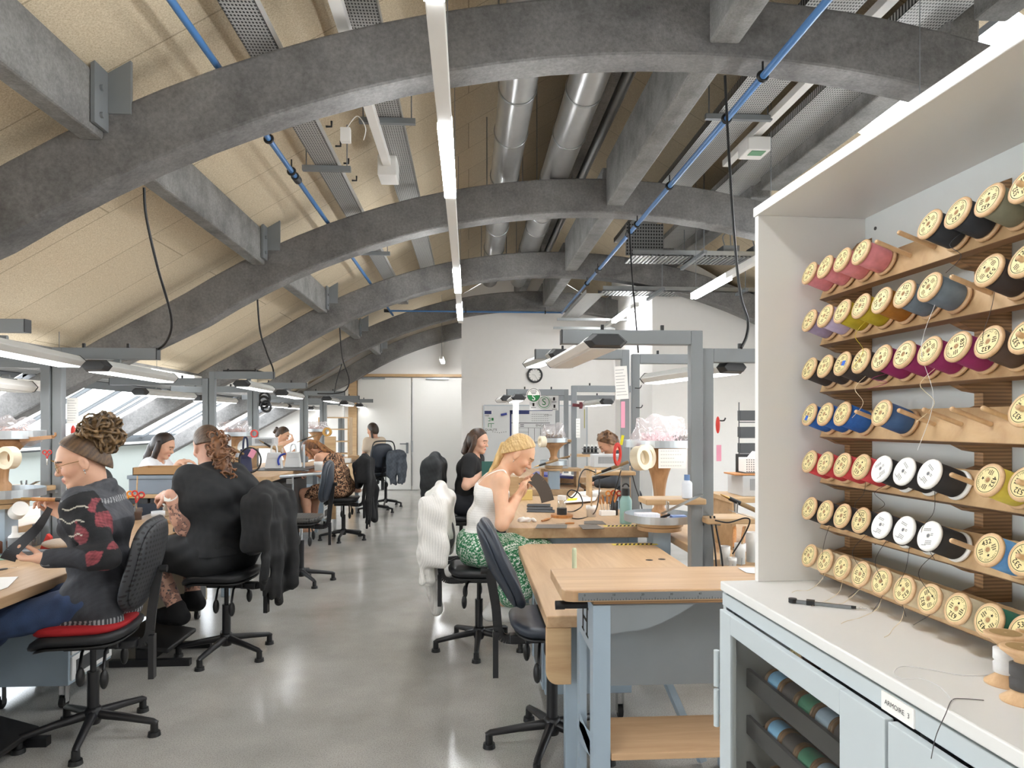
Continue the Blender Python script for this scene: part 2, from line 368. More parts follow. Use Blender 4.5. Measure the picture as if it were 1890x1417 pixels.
# left eaves beam, knee wall, right mirror
def mir(x): return 2 * AX - x
for nm, f in (('left', lambda x: x), ('right', mir)):
    m = MB().prism([(f(-4.17), YB, 1.96), (f(-3.79), YB, 1.96), (f(-3.79), YB, 2.36), (f(-4.17), YB, 2.12)], (0, YE - YB, 0)); struct('trim_1' if nm == 'left' else 'trim_2', m, M_CONC2)
    m = MB().bx(*sorted((f(-5.75), f(-5.47))), YB, YE, 0, 1.16); struct('wall_' + nm, m, M_KNEE)
    m = MB().bx(*sorted((f(-5.8), f(-5.36))), YB, YE, 1.16, 1.20); struct('trim_3' if nm == 'left' else 'trim_4', m, M_WHITE)
def slope_pt(x, off=0.0): return (x, ROOF(x) + off)
n = 0
for k in range(7):
    y0 = (RIBY[k] + .2) if k < 7 else YB; y1 = RIBY[k + 1] if k < 6 else YE
    if y1 < 1: continue
    for side, f in (('l', lambda x: x), ('r', mir)):
        n += 1
        x0, x1 = f(-5.42), f(-4.15)
        m = MB().prism([(x0, y0, ROOF(x0) + .02), (x1, y0, ROOF(x1) + .02), (x1, y0, ROOF(x1) + .03), (x0, y0, ROOF(x0) + .03)], (0, y1 - y0, 0))
        w = struct('window_%d' % (n if n < 9 else n + 1), m, M_GLASS)
        fm = MB(); N = 4
        for i in range(N + 1):
            yy = y0 + (y1 - y0) * i / N; hw = .03 if i in (0, N) else .012
            ya, yb = max(y0, yy - hw), min(y1, yy + hw)
            fm.prism([(x0, ya, ROOF(x0) - .005), (x1, ya, ROOF(x1) - .005), (x1, ya, ROOF(x1) + .035), (x0, ya, ROOF(x0) + .035)], (0, yb - ya, 0))
            if 0 < i < N:
                for dy in (-.09,): fm.prism([(x0, yy + dy - .006, ROOF(x0) + .005), (x1, yy + dy - .006, ROOF(x1) + .005), (x1, yy + dy - .006, ROOF(x1) + .018), (x0, yy + dy - .006, ROOF(x0) + .018)], (0, .012, 0))
        for xa, xb in ((-5.47, -5.36), (-4.22, -4.1)):
            a, b = f(xa), f(xb)
            fm.prism([(a, y0, ROOF(a) - .05), (b, y0, ROOF(b) - .05), (b, y0, ROOF(b) + .06), (a, y0, ROOF(a) + .06)], (0, y1 - y0, 0))
        struct('window_frame', fm, M_WINF, w)
# arches
def rib_poly(y):
    lo, hi = [], []
    lo += [(-5.42, .84), (-4.2, 1.53), (-3.4, 1.965)]; hi += [(-5.46, 1.08), (-4.2, 1.815), (-3.4, 2.29)]
    for i in range(29):
        dx = -3.72 + 7.44 * i / 28
        lo.append((AX + dx, AZ - (AR - math.sqrt(AR * AR - dx * dx))))
    for i in range(29):
        a = math.asin(3.72 / AR); t = -a + 2 * a * i / 28; hi.append((AX + (AR + AT) * sin(t), AZ - AR + (AR + AT) * cos(t)))
    lo += [(mir(-3.4), 1.965), (mir(-4.2), 1.53), (mir(-5.42), .84)]; hi += [(mir(-3.4), 2.29), (mir(-4.2), 1.815), (mir(-5.46), 1.08)]
    return lo, hi
for y in RIBY:
    lo, hi = rib_poly(y); m = MB(); n = len(lo)
    vs = []
    for (a, b) in zip(lo, hi): vs += [(a[0], y, a[1]), (b[0], y, b[1]), (b[0], y + .2, b[1]), (a[0], y + .2, a[1])]
    fs = []
    for i in range(n - 1):
        p, q = 4 * i, 4 * i + 4
        fs += [(p, q, q + 1, p + 1), (p + 1, q + 1, q + 2, p + 2), (p + 2, q + 2, q + 3, p + 3), (p + 3, q + 3, q, p)]
    fs += [(0, 1, 2, 3), (4 * n - 4, 4 * n - 1, 4 * n - 2, 4 * n - 3)]
    m.add(vs, fs); struct('ceiling_arch', m, M_CONC, bevel=.018)
for k in range(6):
    y0, y1 = RIBY[k] + .2, RIBY[k + 1]
    for (x0, x1, z0, z1) in ((-2.03, -1.91, 2.98, 3.30), (1.33, 1.50, 3.60, 4.05), (2.86, 3.06, 3.78, 4.1), (4.41, 4.53, 2.98, 3.3)):
        struct('ceiling_purlin', MB().bx(x0, x1, y0, y1, z0, z1), M_CONC2, bevel=.015)
struct('ceiling_ridge', MB().bx(1.02, 1.16, YB, YE, 4.15, 5.05), M_CONC)
# end walls
def gable(y0, y1, mat, nm):
    P = [(-5.6, 0), (8.1, 0), (8.1, 1.15), (AX, 5.2), (-5.6, 1.15)]
    struct(nm, MB().prism([(x, y0, z) for x, z in P], (0, y1 - y0, 0)), mat)
gable(YE, YE + .15, M_WALL, 'wall_back'); gable(YB - .15, YB, M_WALL, 'wall_front')
struct('wall_board', MB().bx(-.13, 2.7, 12.55, 12.72, 0, 3.66), M_WALL)
struct('wall_block', MB().prism([(2.7, 9.98, 0), (7.9, 9.98, 0), (7.9, 9.98, 1.15), (6.4, 9.98, 2.05), (3.6, 9.98, 3.7), (2.7, 9.98, 4.2)], (0, 2.9, 0)), M_WALL)
struct('baseboard_back', MB().bx(-5.4, -.1, YE - .02, YE, 0, .05), M_WALL)
# double door
def doorleaf(n, x0, x1):
    r = struct('door_%d' % n, MB().bx(x0, x1, YE - .05, YE - .002, .02, 2.5), M_DOOR, bevel=.004); return r
xd0, xm, xd1 = aty(661, 800, YE).x, aty(760, 800, YE).x, -.06
d1 = doorleaf(1, xd0, xm - .012); d2 = doorleaf(2, xm + .012, xd1 + .6)
m = MB(); hx = aty(752, 800, YE).x; m.bx(hx - .025, hx + .025, YE - .065, YE - .05, .82, 1.06); m.bx(hx - .16, hx, YE - .1, YE - .085, 1.02, 1.045); m.bx(hx - .012, hx + .012, YE - .1, YE - .05, 1.02, 1.045)
struct('door_handle', m, M_GREY, d1)
m = MB(); hx = aty(761, 800, YE).x; m.bx(hx - .02, hx + .02, YE - .07, YE - .05, .85, 1.1); m.bx(hx - .008, hx + .008, YE - .062, YE - .05, .1, 2.4); struct('door_lock_bar', m, M_ALU, d2)
m = MB().bx(xd0 - .2, xd0 - .02, YE - .09, YE - .002, 0, 2.52).bx(xd0 - .2, .6, YE - .09, YE - .002, 2.52, 2.58); struct('trim_5', m, M_PLYF)
for x in (xd0 + .1, xd0 + 1.5): struct('door_closer', MB().bx(x, x + .5, YE - .1, YE - .05, 2.46, 2.5), M_ALU)
# steel brackets on the arches
for k in range(2, 7):
    y = RIBY[k]
    m = MB().bx(-1.905, -1.885, y - .14, y - .004, 3.02, 3.42).bx(-1.885, -1.77, y - .012, y + .012, 3.12, 3.42).bx(-2.05, -1.905, y - .012, y + .1, 3.30, 3.42)
    for z in (3.08, 3.22): m.cyl((-1.885, y - .08, z), (-1.87, y - .08, z), .016, n=8)
    solo('steel_bracket', m, M_GREY, 'grey steel bracket bolted where the left purlin meets the %s' % ('nearest arch', 'second nearest arch', 'third nearest arch', 'fourth nearest arch', 'arch by the doors')[k - 2], 'bracket', 'brackets on the concrete arches')
# ---------------------------------------------------------------- services under the roof
def duct(x, z, r, lab):
    m = MB(); t = thing('ventilation_duct', lab, 'duct', (x, 8, z - r), 0, 'ventilation ducts')
    obj('pipe_run', wm(t).cyl((x, -2, z), (x, 12.0, z), r, n=36), M_DUCT, t)
    for y in (3.3, 4.35, 5.1, 5.9, 6.95, 8.1, 8.7, 9.8, 11): obj('joint_ring', wm(t).torus((x, y, z), (0, 1, 0), r + .002, .009, 36, 6), M_GALV, t)
    for y in (4.2, 6.9, 9.9):
        h = wm(t); h.bx(x - .2, x + .2, y, y + .04, z - r - .035, z - r).cyl((x - .18, y + .02, z - r), (x - .18, y + .02, ROOF(x - .18)), .006, n=6).cyl((x + .18, y + .02, z - r), (x + .18, y + .02, ROOF(x + .18)), .006, n=6)
        obj('hanger', h, M_GALV, t)
duct(.363, 4.0, .139, 'left of the two shiny round metal ducts above the arches')
duct(.867, 4.0, .139, 'right of the two shiny round metal ducts, beside the ridge beam')
m = MB().cyl((1.235, 3.9, 4.2), (1.235, 11, 4.2), .05, n=16); solo('steel_conduit', m, M_GALV, 'thin metal conduit running beside the ridge beam', 'pipe')
def tray(name, lab, x, w, z, y0, y1, h=.06, grp='perforated cable trays', hang=()):
    t = thing(name, lab, 'cable tray', (x, (y0 + y1) / 2, z), 0, grp)
    b = wm(t).bx(x - w / 2, x + w / 2, y0, y1, z, z + .004); b.bx(x - w / 2, x - w / 2 + .003, y0, y1, z, z + h).bx(x + w / 2 - .003, x + w / 2, y0, y1, z, z + h)
    obj('tray_channel', b, M_TRAYP, t)
    for y in hang:
        hb = wm(t).bx(x - w / 2 - .1, x + w / 2 + .1, y, y + .04, z - .045, z - .004)
        for s in (-1, 1): hb.cyl((x + s * (w / 2 + .07), y + .02, z - .02), (x + s * (w / 2 + .07), y + .02, ROOF(x + s * (w / 2 + .07))), .005, n=6)
        obj('hanger_rail', hb, M_GREY, t)
    return t
t = tray('cable_tray', 'perforated steel cable tray under the left roof slope, beside the blue pipe', -1.13, .18, 3.55, -2, 12, hang=(5.55, 8.3))
for y in (3.0, 3.35, 5.0, 5.35, 5.7, 6.1): obj('cable_hook', wm(t).tube([(-1.02, y, 3.62), (-.98, y, 3.62), (-.98, y, 3.66)], .008, 6), M_BLACK, t)
tray('cable_tray', 'perforated steel cable tray carrying white trunking under the left roof slope', -.61, .22, 3.79, -2, 12, hang=(5.2, 8.2))
tray('cable_tray', 'perforated cable tray beside the right purlin, nearest the blue pipe', 2.15, .34, 3.96, -1, 9.3, hang=(5.35,))
tray('cable_tray', 'perforated cable tray under the right roof slope, farthest from the blue pipe', 2.72, .34, 3.90, -1, 9.3)
def trunk(lab, x, z, y0, y1, w=.07):
    m = MB().bx(x - w / 2, x + w / 2, y0, y1, z, z + .06)
    return solo('cable_trunking', m, M_WHT2, lab, 'cable trunking', 'white cable trunking', bevel=.004)
trunk('white cable trunking clipped below a left cable tray', -.7, 3.7, -2, 5.95); trunk('white cable trunking between the two right cable trays', 2.44, 3.93, -1, 6.4)
m = MB().bx(-.78, -.62, 5.95, 6.2, 3.62, 3.80); solo('junction_box', m, M_WHT2, 'white junction box at the end of the left white trunking', 'junction box', bevel=.01)
m = MB().box((-.88, 5.0, 3.56), (.07, .05, .10)); m.tube(spl([(-.88, 5, 3.6), (-.8, 5, 3.7), (-.74, 5.0, 3.62), (-.76, 5.05, 3.55)]), .004, 6); solo('wireless_sensor', m, M_WHT2, 'small white sensor box hanging beside the left cable tray', 'sensor', bevel=.006)
m = MB().box((2.44, 5.75, 3.85), (.2, .22, .12)); ex = thing('emergency_light', 'white emergency light box with green panel below the right trunking', 'emergency light', (2.44, 5.75, 3.79))
obj('housing', wm(ex).box((2.44, 5.75, 3.85), (.2, .22, .12)), M_WHT2, ex, bevel=.01); obj('sign_panel', wm(ex).box((2.44, 5.70, 3.788), (.12, .1, .006)), plain('green_sign', '#6d9a78', .5), ex)
# cross trays in front of the right wall
for lab, y, z, x0, x1, d in (('corrugated cable tray crossing in front of the right back wall, upper one', 8.0, 3.47, 1.93, 5.0, .42), ('corrugated cable tray against the right back wall, lower one', 9.45, 3.33, 1.86, 5.2, .36)):
    t = thing('cross_cable_tray', lab, 'cable tray', ((x0 + x1) / 2, y, z), 0, 'corrugated cable trays')
    b = wm(t); N = int((x1 - x0) / .05)
    for i in range(N): b.bx(x0 + i * .05, x0 + i * .05 + .028, y, y + d, z, z + .012)
    b.bx(x0, x1, y, y + d, z + .012, z + .016); b.bx(x0, x1, y, y + .004, z, z + .07).bx(x0, x1, y + d - .004, y + d, z, z + .07)
    obj('tray_channel', b, M_GALV, t)
    for xx in (x0 + .75, x0 + 1.9):
        obj('hanger_rail', wm(t).bar((xx, y - .35, z - .03), (xx, y + d + .1, z - .03), .04, .04).cyl((xx, y - .3, z), (xx, y - .3, ROOF(xx)), .006, n=6).cyl((xx, y + d, z), (xx, y + d, ROOF(xx)), .006, n=6), M_GREY, t)
for i, (x, w) in enumerate(((3.05, .2), (3.42, .22), (3.8, .3))):
    m = MB().bx(x, x + w, 8.08, 8.3, 3.49, 3.63); m.tube(spl([(x + .05, 8.15, 3.62), (x + .02, 8.15, 3.75), (x + .1, 8.15, 3.8), (x + .12, 8.15, 3.63)]), .008, 6)
    solo('junction_box', m, M_GREY, '%s of three grey junction boxes on the upper corrugated tray' % ('leftmost', 'middle', 'rightmost')[i], 'junction box', 'junction boxes on the tray', bevel=.005)
m = MB().bx(2.0, 2.24, 9.86, 9.88, 2.9, 3.95); 
tray('cable_tray', 'short perforated cable tray running back to the whiteboard wall', 1.78, .26, 3.32, 9.6, 12.2)
m = MB().bx(1.5, 2.75, 11.6, 11.64, 3.24, 3.28); m.bx(1.5, 2.6, 12.1, 12.14, 3.16, 3.2); solo('tray_support', m, M_GALV, 'thin steel rails carrying the trays by the whiteboard wall', 'rail')
m = MB().bx(1.93, 2.4, 8.36, 8.37, 3.56, 3.95); solo('perforated_panel', m, perf('perforated_panel_steel', '#8f8f8e', '#222222', 30, 25, 'XZ'), 'upright perforated steel tray end above the upper corrugated tray', 'panel')
# pipes
def pipe(lab, pts, r, clamps, coup=()):
    t = thing('air_pipe', lab, 'pipe', pts[0], 0, 'blue compressed air pipes')
    obj('pipe_run', wm(t).tube(pts, r, 12), M_PIPE, t)
    for p in clamps:
        p = V(p); obj('clamp', wm(t).torus(p, V(pts[1]) - V(pts[0]), r + .006, .011, 16, 6).cyl(p + V((0, 0, r)), p + V((0, 0, .09)), .006, n=6), M_BLACK, t)
    for p in coup:
        p = V(p); a = (V(pts[1]) - V(pts[0])).normalized(); obj('coupling', wm(t).cyl(p - a * .05, p + a * .05, r + .013, n=12), M_DKGR, t)
    return t
pipe('blue compressed air pipe under the left roof slope', [(-1.35, -2, 3.42), (-1.35, 12.4, 3.42)], .019, [(-1.35, y, 3.42) for y in (4.75, 5.35, 7.9)], [(-1.35, 5.5, 3.42)])
pipe('blue compressed air pipe crossing below the arches on the right', [(1.645, -1, 3.44), (1.645, 12.1, 3.44)], .02, [(1.645, y, 3.44) for y in (3.76, 4.3, 5.55, 6.64, 7.0, 8.7, 9.5)], [(1.645, 6.95, 3.44), (1.645, 8.62, 3.44)])
pipe('thin blue air pipe running level across the whiteboard wall', [(-1.42, 12.1, 3.45), (1.645, 12.1, 3.45)], .016, [(-.05, 12.1, 3.45), (1.35, 12.1, 3.45)], [(-1.42, 12.1, 3.45)])
# linear luminaires
def linear(lab, x, z, y0, y1, lit, power, w=.065, led=None):
    t = thing('linear_light', lab, 'ceiling light', (x, (y0 + y1) / 2, z), 0, 'linear lights')
    obj('housing', wm(t).bx(x - w / 2, x + w / 2, y0, y1, z, z + .06), M_WHT2, t, bevel=.004)
    for y in np.arange(max(y0 + .3, -2), y1, 1.9): obj('suspension_wire', wm(t).cyl((x, y, z + .06), (x, y, ROOF(x)), .003, n=5), M_GREY, t)
    for a, b in lit:
        obj('diffuser', wm(t).bx(x - w / 2 - .002, x + w / 2 + .002, a, b, z - .012, z + .05), led or M_LED, t)
        if power:
            L = bpy.data.lights.new('tube_light', 'AREA'); L.shape = 'RECTANGLE'; L.size = .06; L.size_y = b - a; L.energy = power; L.color = (.97, .99, 1)
            o = bpy.data.objects.new('tube_light', L); COL.objects.link(o); o.location = (x, (a + b) / 2, z - .02)
    return t
linear('long white linear light running down the middle of the room', -.113, 2.9, -2.8, 9.7, [(-1.7, -.5), (1.28, 2.28), (3.27, 4.27), (6.35, 7.4), (8.27, 9.36)], 5)
linear('white linear light hanging on the right in front of the block wall', 2.52, 2.9, -2.5, 7.57, [(-1.5, -.5), (.9, 1.9), (3.6, 4.6), (6.54, 7.57)], 5)
linear('low linear light strip above the left roof windows', -3.6, 2.06, 2.2, 14, [(2.6, 3.8), (5.2, 6.4), (8.0, 9.2), (10.9, 13.0)], 0, led=M_LAMP)
linear('added linear light, unseen behind the white hutch, brightening the block wall', 4.3, 2.75, -2, 9.3, [(-1.5, -.3), (1, 2.2), (4.2, 5.4), (6.2, 7.4)], 2)  # extra light added out of sight to brighten the back walls
linear('linear light high along the corner of the right block wall', 2.45, 3.2, 9.9, 12.2, [(10.2, 11.5)], 6)
linear('small linear light in the recess by the doors', -.55, 2.78, 13.9, 14.9, [(13.95, 14.85)], 10)
# ---------------------------------------------------------------- hanging cables
def cable(lab, pts, r=.008, grp='black hanging cables'):
    return solo('hanging_cable', MB().tube(spl(pts), r, 8), M_BLACK, lab, 'cable', grp)
cable('black cable looping from the nearest arch to the nearest left lamp frame', [W(266, 346, 3.95), W(270, 400, 4.0), W(290, 490, 4.1), W(315, 580, 4.3), W(312, 620, 4.4), W(290, 645, 4.5), W(240, 650, 4.55), W(150, 650, 4.6)])
cable('black cable dropping from the second arch to the second left lamp frame', [W(475, 550, 6.9), W(480, 610, 7.0), W(492, 650, 7.2), W(504, 688, 7.4), W(470, 684, 7.4), W(412, 684, 7.4)], .009)
cable('black cable loop hanging from the third arch above the far left benches', [W(627, 605, 9.7), W(632, 660, 9.8), W(644, 700, 10), W(638, 720, 10.1), W(618, 726, 10.1), W(586, 726, 10.1)], .009)
cable('thin black cable branch of the far left loop', [W(631, 672, 9.85), W(622, 700, 10), W(617, 724, 10.1)], .007)
cable('black cable falling from the nearest arch to the right lamp frame', [W(1338, 140, 3.9), W(1344, 260, 3.9), W(1354, 420, 3.85), W(1366, 540, 3.8), W(1380, 590, 3.75), W(1378, 620, 3.7), W(1368, 642, 3.65)], .008)
cable('thin black cable falling to the second right lamp frame', [W(1161, 410, 6.7), W(1166, 500, 6.3), W(1172, 570, 5.9), W(1178, 650, 5.35)], .007)
# world + exposure
w = bpy.data.worlds.new('sky'); S.world = w; w.use_nodes = True; nt = w.node_tree; bg = nt.nodes['Background']
sk = nt.nodes.new('ShaderNodeTexSky'); sk.sky_type = 'HOSEK_WILKIE' if False else 'NISHITA'; sk.sun_disc = False; sk.sun_elevation = R(50); sk.sun_rotation = R(200)
mxw = nt.nodes.new('ShaderNodeMix'); mxw.data_type = 'RGBA'; mxw.inputs[0].default_value = .78; mxw.inputs[7].default_value = (1, 1, 1, 1)
gm = nt.nodes.new('ShaderNodeVectorMath'); gm.operation = 'SCALE'; gm.inputs['Scale'].default_value = .12
nt.links.new(sk.outputs[0], gm.inputs[0]); nt.links.new(gm.outputs[0], mxw.inputs[6]); nt.links.new(mxw.outputs[2], bg.inputs['Color']); bg.inputs['Strength'].default_value = 9.0
S.view_settings.view_transform = 'Standard'; S.view_settings.look = 'None'; S.view_settings.exposure = 0.42; S.view_settings.gamma = 1; S.view_settings.use_curve_mapping = False
S.cycles.use_denoising = True
S.cycles.max_bounces = 8; S.cycles.diffuse_bounces = 5; S.cycles.transparent_max_bounces = 12
try: S.cycles.denoiser = 'OPENIMAGEDENOISE'
except Exception: pass
# ---------------------------------------------------------------- storage cabinet, hutch and thread rack
P0 = W(1333, 1072, .4 * FPX / (1072 - HYP)); P0.z = 0
ROT = math.atan2(.0391, .99924)
MC = Matrix.Translation(P0) @ Matrix.Rotation(ROT, 4, 'Z')     # cabinet frame: x into the cabinet, y away from the camera
def cl(x, t, z): return V((x, -t, z))
def cthing(name, lab, cat, group=None): return thing(name, lab, cat, P0, ROT, group)
CE = 1.35                                                       # how far the cabinet runs towards the camera
t = cthing('storage_cabinet', 'pale grey metal cupboard with glazed door standing under the thread hutch', 'cupboard')
b = MB().bx(.02, .02 + .37, -.02, -.0, 0, 1.075)
b.bx(.002, .39, -.018, 0, 0, 1.075).bx(.37, .39, -CE, -.018, 0, 1.075).bx(.002, .39, -CE, -.018, 0, .06).bx(0, .39, -CE, 0, 1.04, 1.072).bx(.002, .37, -CE, -CE + .018, 0, 1.04).bx(.03, .37, -.70, -.682, .06, 1.04)
obj('carcass', b, M_CAB, t, .002)
obj('counter_top', MB().bx(-.004, .395, -CE, .004, 1.077, 1.1), M_WHITE, t, .003)
d = MB().bx(-.016, 0, -.085, -.022, .06, 1.036).bx(-.016, 0, -.664, -.541, .06, 1.036).bx(-.016, 0, -.541, -.085, .99, 1.036).bx(-.016, 0, -.541, -.085, .06, .12)
dr = obj('door', d, M_CAB, t, .0015)
obj('door_glass', MB().bx(-.011, -.007, -.541, -.085, .12, .99), M_CGLASS, dr)
obj('hinge', MB().cyl((-.02, -.012, .84), (-.02, -.012, .93), .007, n=10).cyl((-.02, -.012, .74), (-.02, -.012, .832), .007, n=10), M_CAB, dr)
obj('door', MB().bx(-.016, 0, -CE, -.672, .06, 1.036), M_CAB, t, .0015)
lb = obj('name_label', MB().bx(-.003, 0, -.713, -.637, 1.0415, 1.0705), M_PAPER, t, label='white label with handwritten capitals')
obj('lettering', MB().text('ARMOIRE  3', .0112, cl(-.0034, .675, 1.056), (0, -1, 0), (0, 0, 1)), M_INK, lb)
TRZ = [.888, .772, .656, .54, .424]
for z in TRZ:
    obj('sloping_tray', MB().bx(.05, .06, -.66, -.03, z - .045, z).prism([(.06, -.03, z - .045), (.30, -.03, z + .01), (.30, -.03, z + .016), (.06, -.03, z - .037)], (0, -.63, 0)), M_DKST, t)
h = cthing('thread_hutch', 'open white lacquered hutch standing on the grey cupboard, full of thread spools', 'hutch')
obj('side_panel', MB().bx(.086, .388, -.018, 0, 1.1, 2.022), M_WHITE, h, .0015); obj('side_panel', MB().bx(.086, .388, -CE, -CE + .018, 1.1, 2.022), M_WHITE, h, .0015)
obj('top_panel', MB().bx(.083, .39, -CE, .003, 2.022, 2.045), M_WHITE, h, .0015)
obj('back_panel', MB().bx(.372, .388, -CE + .018, -.018, 1.1, 2.022), plain('hutch_back_white', '#dfe5e6', .6), h)
fx = MB()
for z in (1.985, 1.2): fx.cyl(cl(.3705, .06, z), cl(.3725, .06, z), .0045, n=12)
obj('fixing_hole', fx, M_DKST, h)
ROWZ = [1.868, 1.752, 1.634, 1.521, 1.406, 1.291, 1.175]
TH = R(20); AXD = V((cos(TH), 0, -sin(TH))); UPD = V((sin(TH), 0, cos(TH))); SL = .068
PITCH = .0697
def tipc(k, i): return V((.19, -(.07 + PITCH * i), ROWZ[k]))
rk = cthing('thread_rack', 'plywood rack of seven tilted peg rails fixed inside the white hutch', 'rack')
for k in range(7):
    c0 = V((.19, 0, ROWZ[k])) + AXD * (SL + .003); y0, y1 = -.025, -1.3
    P = [c0 + UPD * (-.034), c0 + UPD * .034, c0 + UPD * .034 + AXD * .016, c0 + UPD * (-.034) + AXD * .016]
    r_ = obj('rail', MB().prism([(p.x, y0, p.z) for p in P], (0, y1 - y0, 0)), M_PLYF, rk, .001)
    obj('rail_edge', MB().prism([(P[0].x - .0006, y0, P[0].z - .0008), (P[3].x, y0, P[3].z - .0008), (P[3].x, y0, P[3].z), (P[0].x - .0006, y0, P[0].z)], (0, y1 - y0, 0)), M_RACKD, r_)  # darker brown strip along the underside of each rail
for tt in (.025, .452, .88):
    m = MB(); m.bx(.312, .371, -tt - .022, -tt, 1.16, 1.90)
    for k in range(7):
        c0 = V((.19, 0, ROWZ[k])) + AXD * (SL + .019)
        zt, zb = (c0 + UPD * .034).z, (c0 - UPD * .034).z
        m.prism([((c0 + UPD * .034).x, -tt, zt), ((c0 - UPD * .034).x, -tt, zb), (.286, -tt, zb - .012), (.312, -tt, zb - .016), (.314, -tt, zt + .01)], (0, -.022, 0))
    m.prism([(.30, -tt, 1.90), (.345, -tt, 1.955), (.371, -tt, 1.965), (.371, -tt, 1.88), (.30, -tt, 1.88)], (0, -.022, 0))
    obj('bracket', m, M_PLY, rk)
ROWS = [  # colour, number
 [('pink', '432'), ('pink', '532'), ('pink', '432'), ('pink', '532'), None, None, ('navy_black', '532'), ('navy_black', '632'), ('olive_grey', '432'), ('olive_grey', '532')],
 [('mauve', '632'), ('lilac', '532'), ('mustard', '632'), ('mustard', '632'), ('ochre', '632'), ('slate', '532'), ('slate', '632'), None, ('dark_brown', '532'), ('dark_brown', '632')],
 [('umber', '832'), ('umber', '832'), ('umber', '532'), ('umber', '432'), ('magenta', '432'), ('magenta', '532'), ('magenta', '632'), ('magenta', '832'), ('brown', '432'), ('brown', '532')],
 [('royal_blue', '532'), ('royal_blue', '532'), ('royal_blue', '632'), None, ('steel_blue', '432'), None, None, None, None, ('yellow', '432')],
 [('red', '432'), ('red', '532'), ('red', '632'), ('red', '632'), ('W', ''), ('W', ''), ('W', ''), None, ('yellow', '432'), ('yellow_green', '532')],
 [('black', '532'), ('black', '632'), ('black', '532'), ('black', '532'), ('W', ''), ('W', ''), ('W', ''), None, ('sky_blue', '432'), ('sky_blue', '532')],
 [('cream', '832'), ('cream', '632'), ('cream', '532'), ('cream', '532'), ('cream', '532'), ('cream', '832'), ('cream', '832'), ('cream', '632'), ('bottle_green', '432'), ('bottle_green', '532')]]
TCOL = dict(pink='#c2767c', navy_black='#1d232b', olive_grey='#706f5c', mauve='#8d7f98', lilac='#b3a5c6', mustard='#a8961c', ochre='#8f5c12', slate='#5f6c76', dark_brown='#2f2522', umber='#322a25', magenta='#7d1150',
            brown='#46342a', royal_blue='#13549c', steel_blue='#2f4f78', yellow='#d8b245', yellow_green='#a9a648', red='#c03a40', black='#1b191a', sky_blue='#5b8fc4', cream='#c9b496', bottle_green='#1f5c45', white='#e9e7e2', grey_blue='#7f93a5', charcoal='#3c3a3a', sea_green='#2e6a54', light_blue='#6d9fd8')
def threadmat(nm):
    k = 'thread_' + nm
    if k in MATS: return MATS[k]
    m, nt, b = newmat(k); tc = node(nt, 'ShaderNodeTexCoord'); wv = node(nt, 'ShaderNodeTexWave', Scale=420.0, Distortion=1.2); wv.bands_direction = 'Z'; wv.inputs['Detail'].default_value = 1.5
    wv2 = node(nt, 'ShaderNodeTexNoise', Scale=90.0, Detail=4.0)
    lk(nt, tc.outputs['Object'], wv.inputs['Vector']); lk(nt, tc.outputs['Object'], wv2.inputs['Vector'])
    ad = node(nt, 'ShaderNodeMath', operation='MULTIPLY'); lk(nt, wv.outputs['Fac'], ad.inputs[0]); lk(nt, wv2.outputs['Fac'], ad.inputs[1])
    c = rgb(TCOL[nm]); c = tuple(min(.9, x * 1.5 + .004) for x in c[:3]) + (1,); r = ramp(nt, ad.outputs[0], [(.0, tuple(x * .78 for x in c[:3]) + (1,)), (.7, tuple(min(1, x * 1.3 + .01) for x in c[:3]) + (1,))])
    lk(nt, r.outputs[0], b.inputs['Base Color']); b.inputs['Roughness'].default_value = .55
    bp = node(nt, 'ShaderNodeBump', Strength=.35, Distance=.001); lk(nt, wv.outputs['Fac'], bp.inputs['Height']); lk(nt, bp.outputs['Normal'], b.inputs['Normal'])
    MATS[k] = m; return m
M_LABEL = plain('cream_spool_label', '#e9d8a0', .45, var=.03)
SR = .029
def spool_core():
    return MB().lathe([(.0045, 0), (SR - .003, 0), (SR, .0015), (SR, .005), (SR - .003, .007), (.012, .008), (.012, SL - .008), (SR - .003, SL - .007), (SR, SL - .005), (SR, SL - .0015), (SR - .003, SL), (.0045, SL), (.0045, 0)], n=36)
me_core = spool_core().mesh('thread_spool'); me_core.materials.append(M_SPW)
me_corew = spool_core().mesh('white_thread_spool'); me_corew.materials.append(M_WHT2)
ME_TH = {}
def thread_mesh(nm):
    if nm not in ME_TH:
        q = MB().lathe([(.012, .008), (.0245, .0082), (.0262, .011), (.0265, SL / 2), (.0262, SL - .011), (.0245, SL - .0082), (.012, SL - .008)], n=32).mesh('thread_winding'); q.materials.append(threadmat(nm)); ME_TH[nm] = q
    return ME_TH[nm]
me_lab = MB().lathe([(.0045, SL + .0002), (.0235, SL + .0002)], n=36).mesh('paper_label'); me_lab.materials.append(M_LABEL)
me_labw = MB().lathe([(.0045, SL + .0002), (.0262, SL + .0002)], n=36).mesh('paper_label'); me_labw.materials.append(M_PAPER)
ME_PR = {}
def ringtext(m, s, size, r, a0, z):
    step = size * .78 / r
    for i, ch in enumerate(s):
        if ch == ' ': continue
        a = a0 - (i - (len(s) - 1) / 2) * step
        m.text(ch, size, (r * cos(a), r * sin(a), z), (sin(a), -cos(a), 0), (cos(a), sin(a), 0))
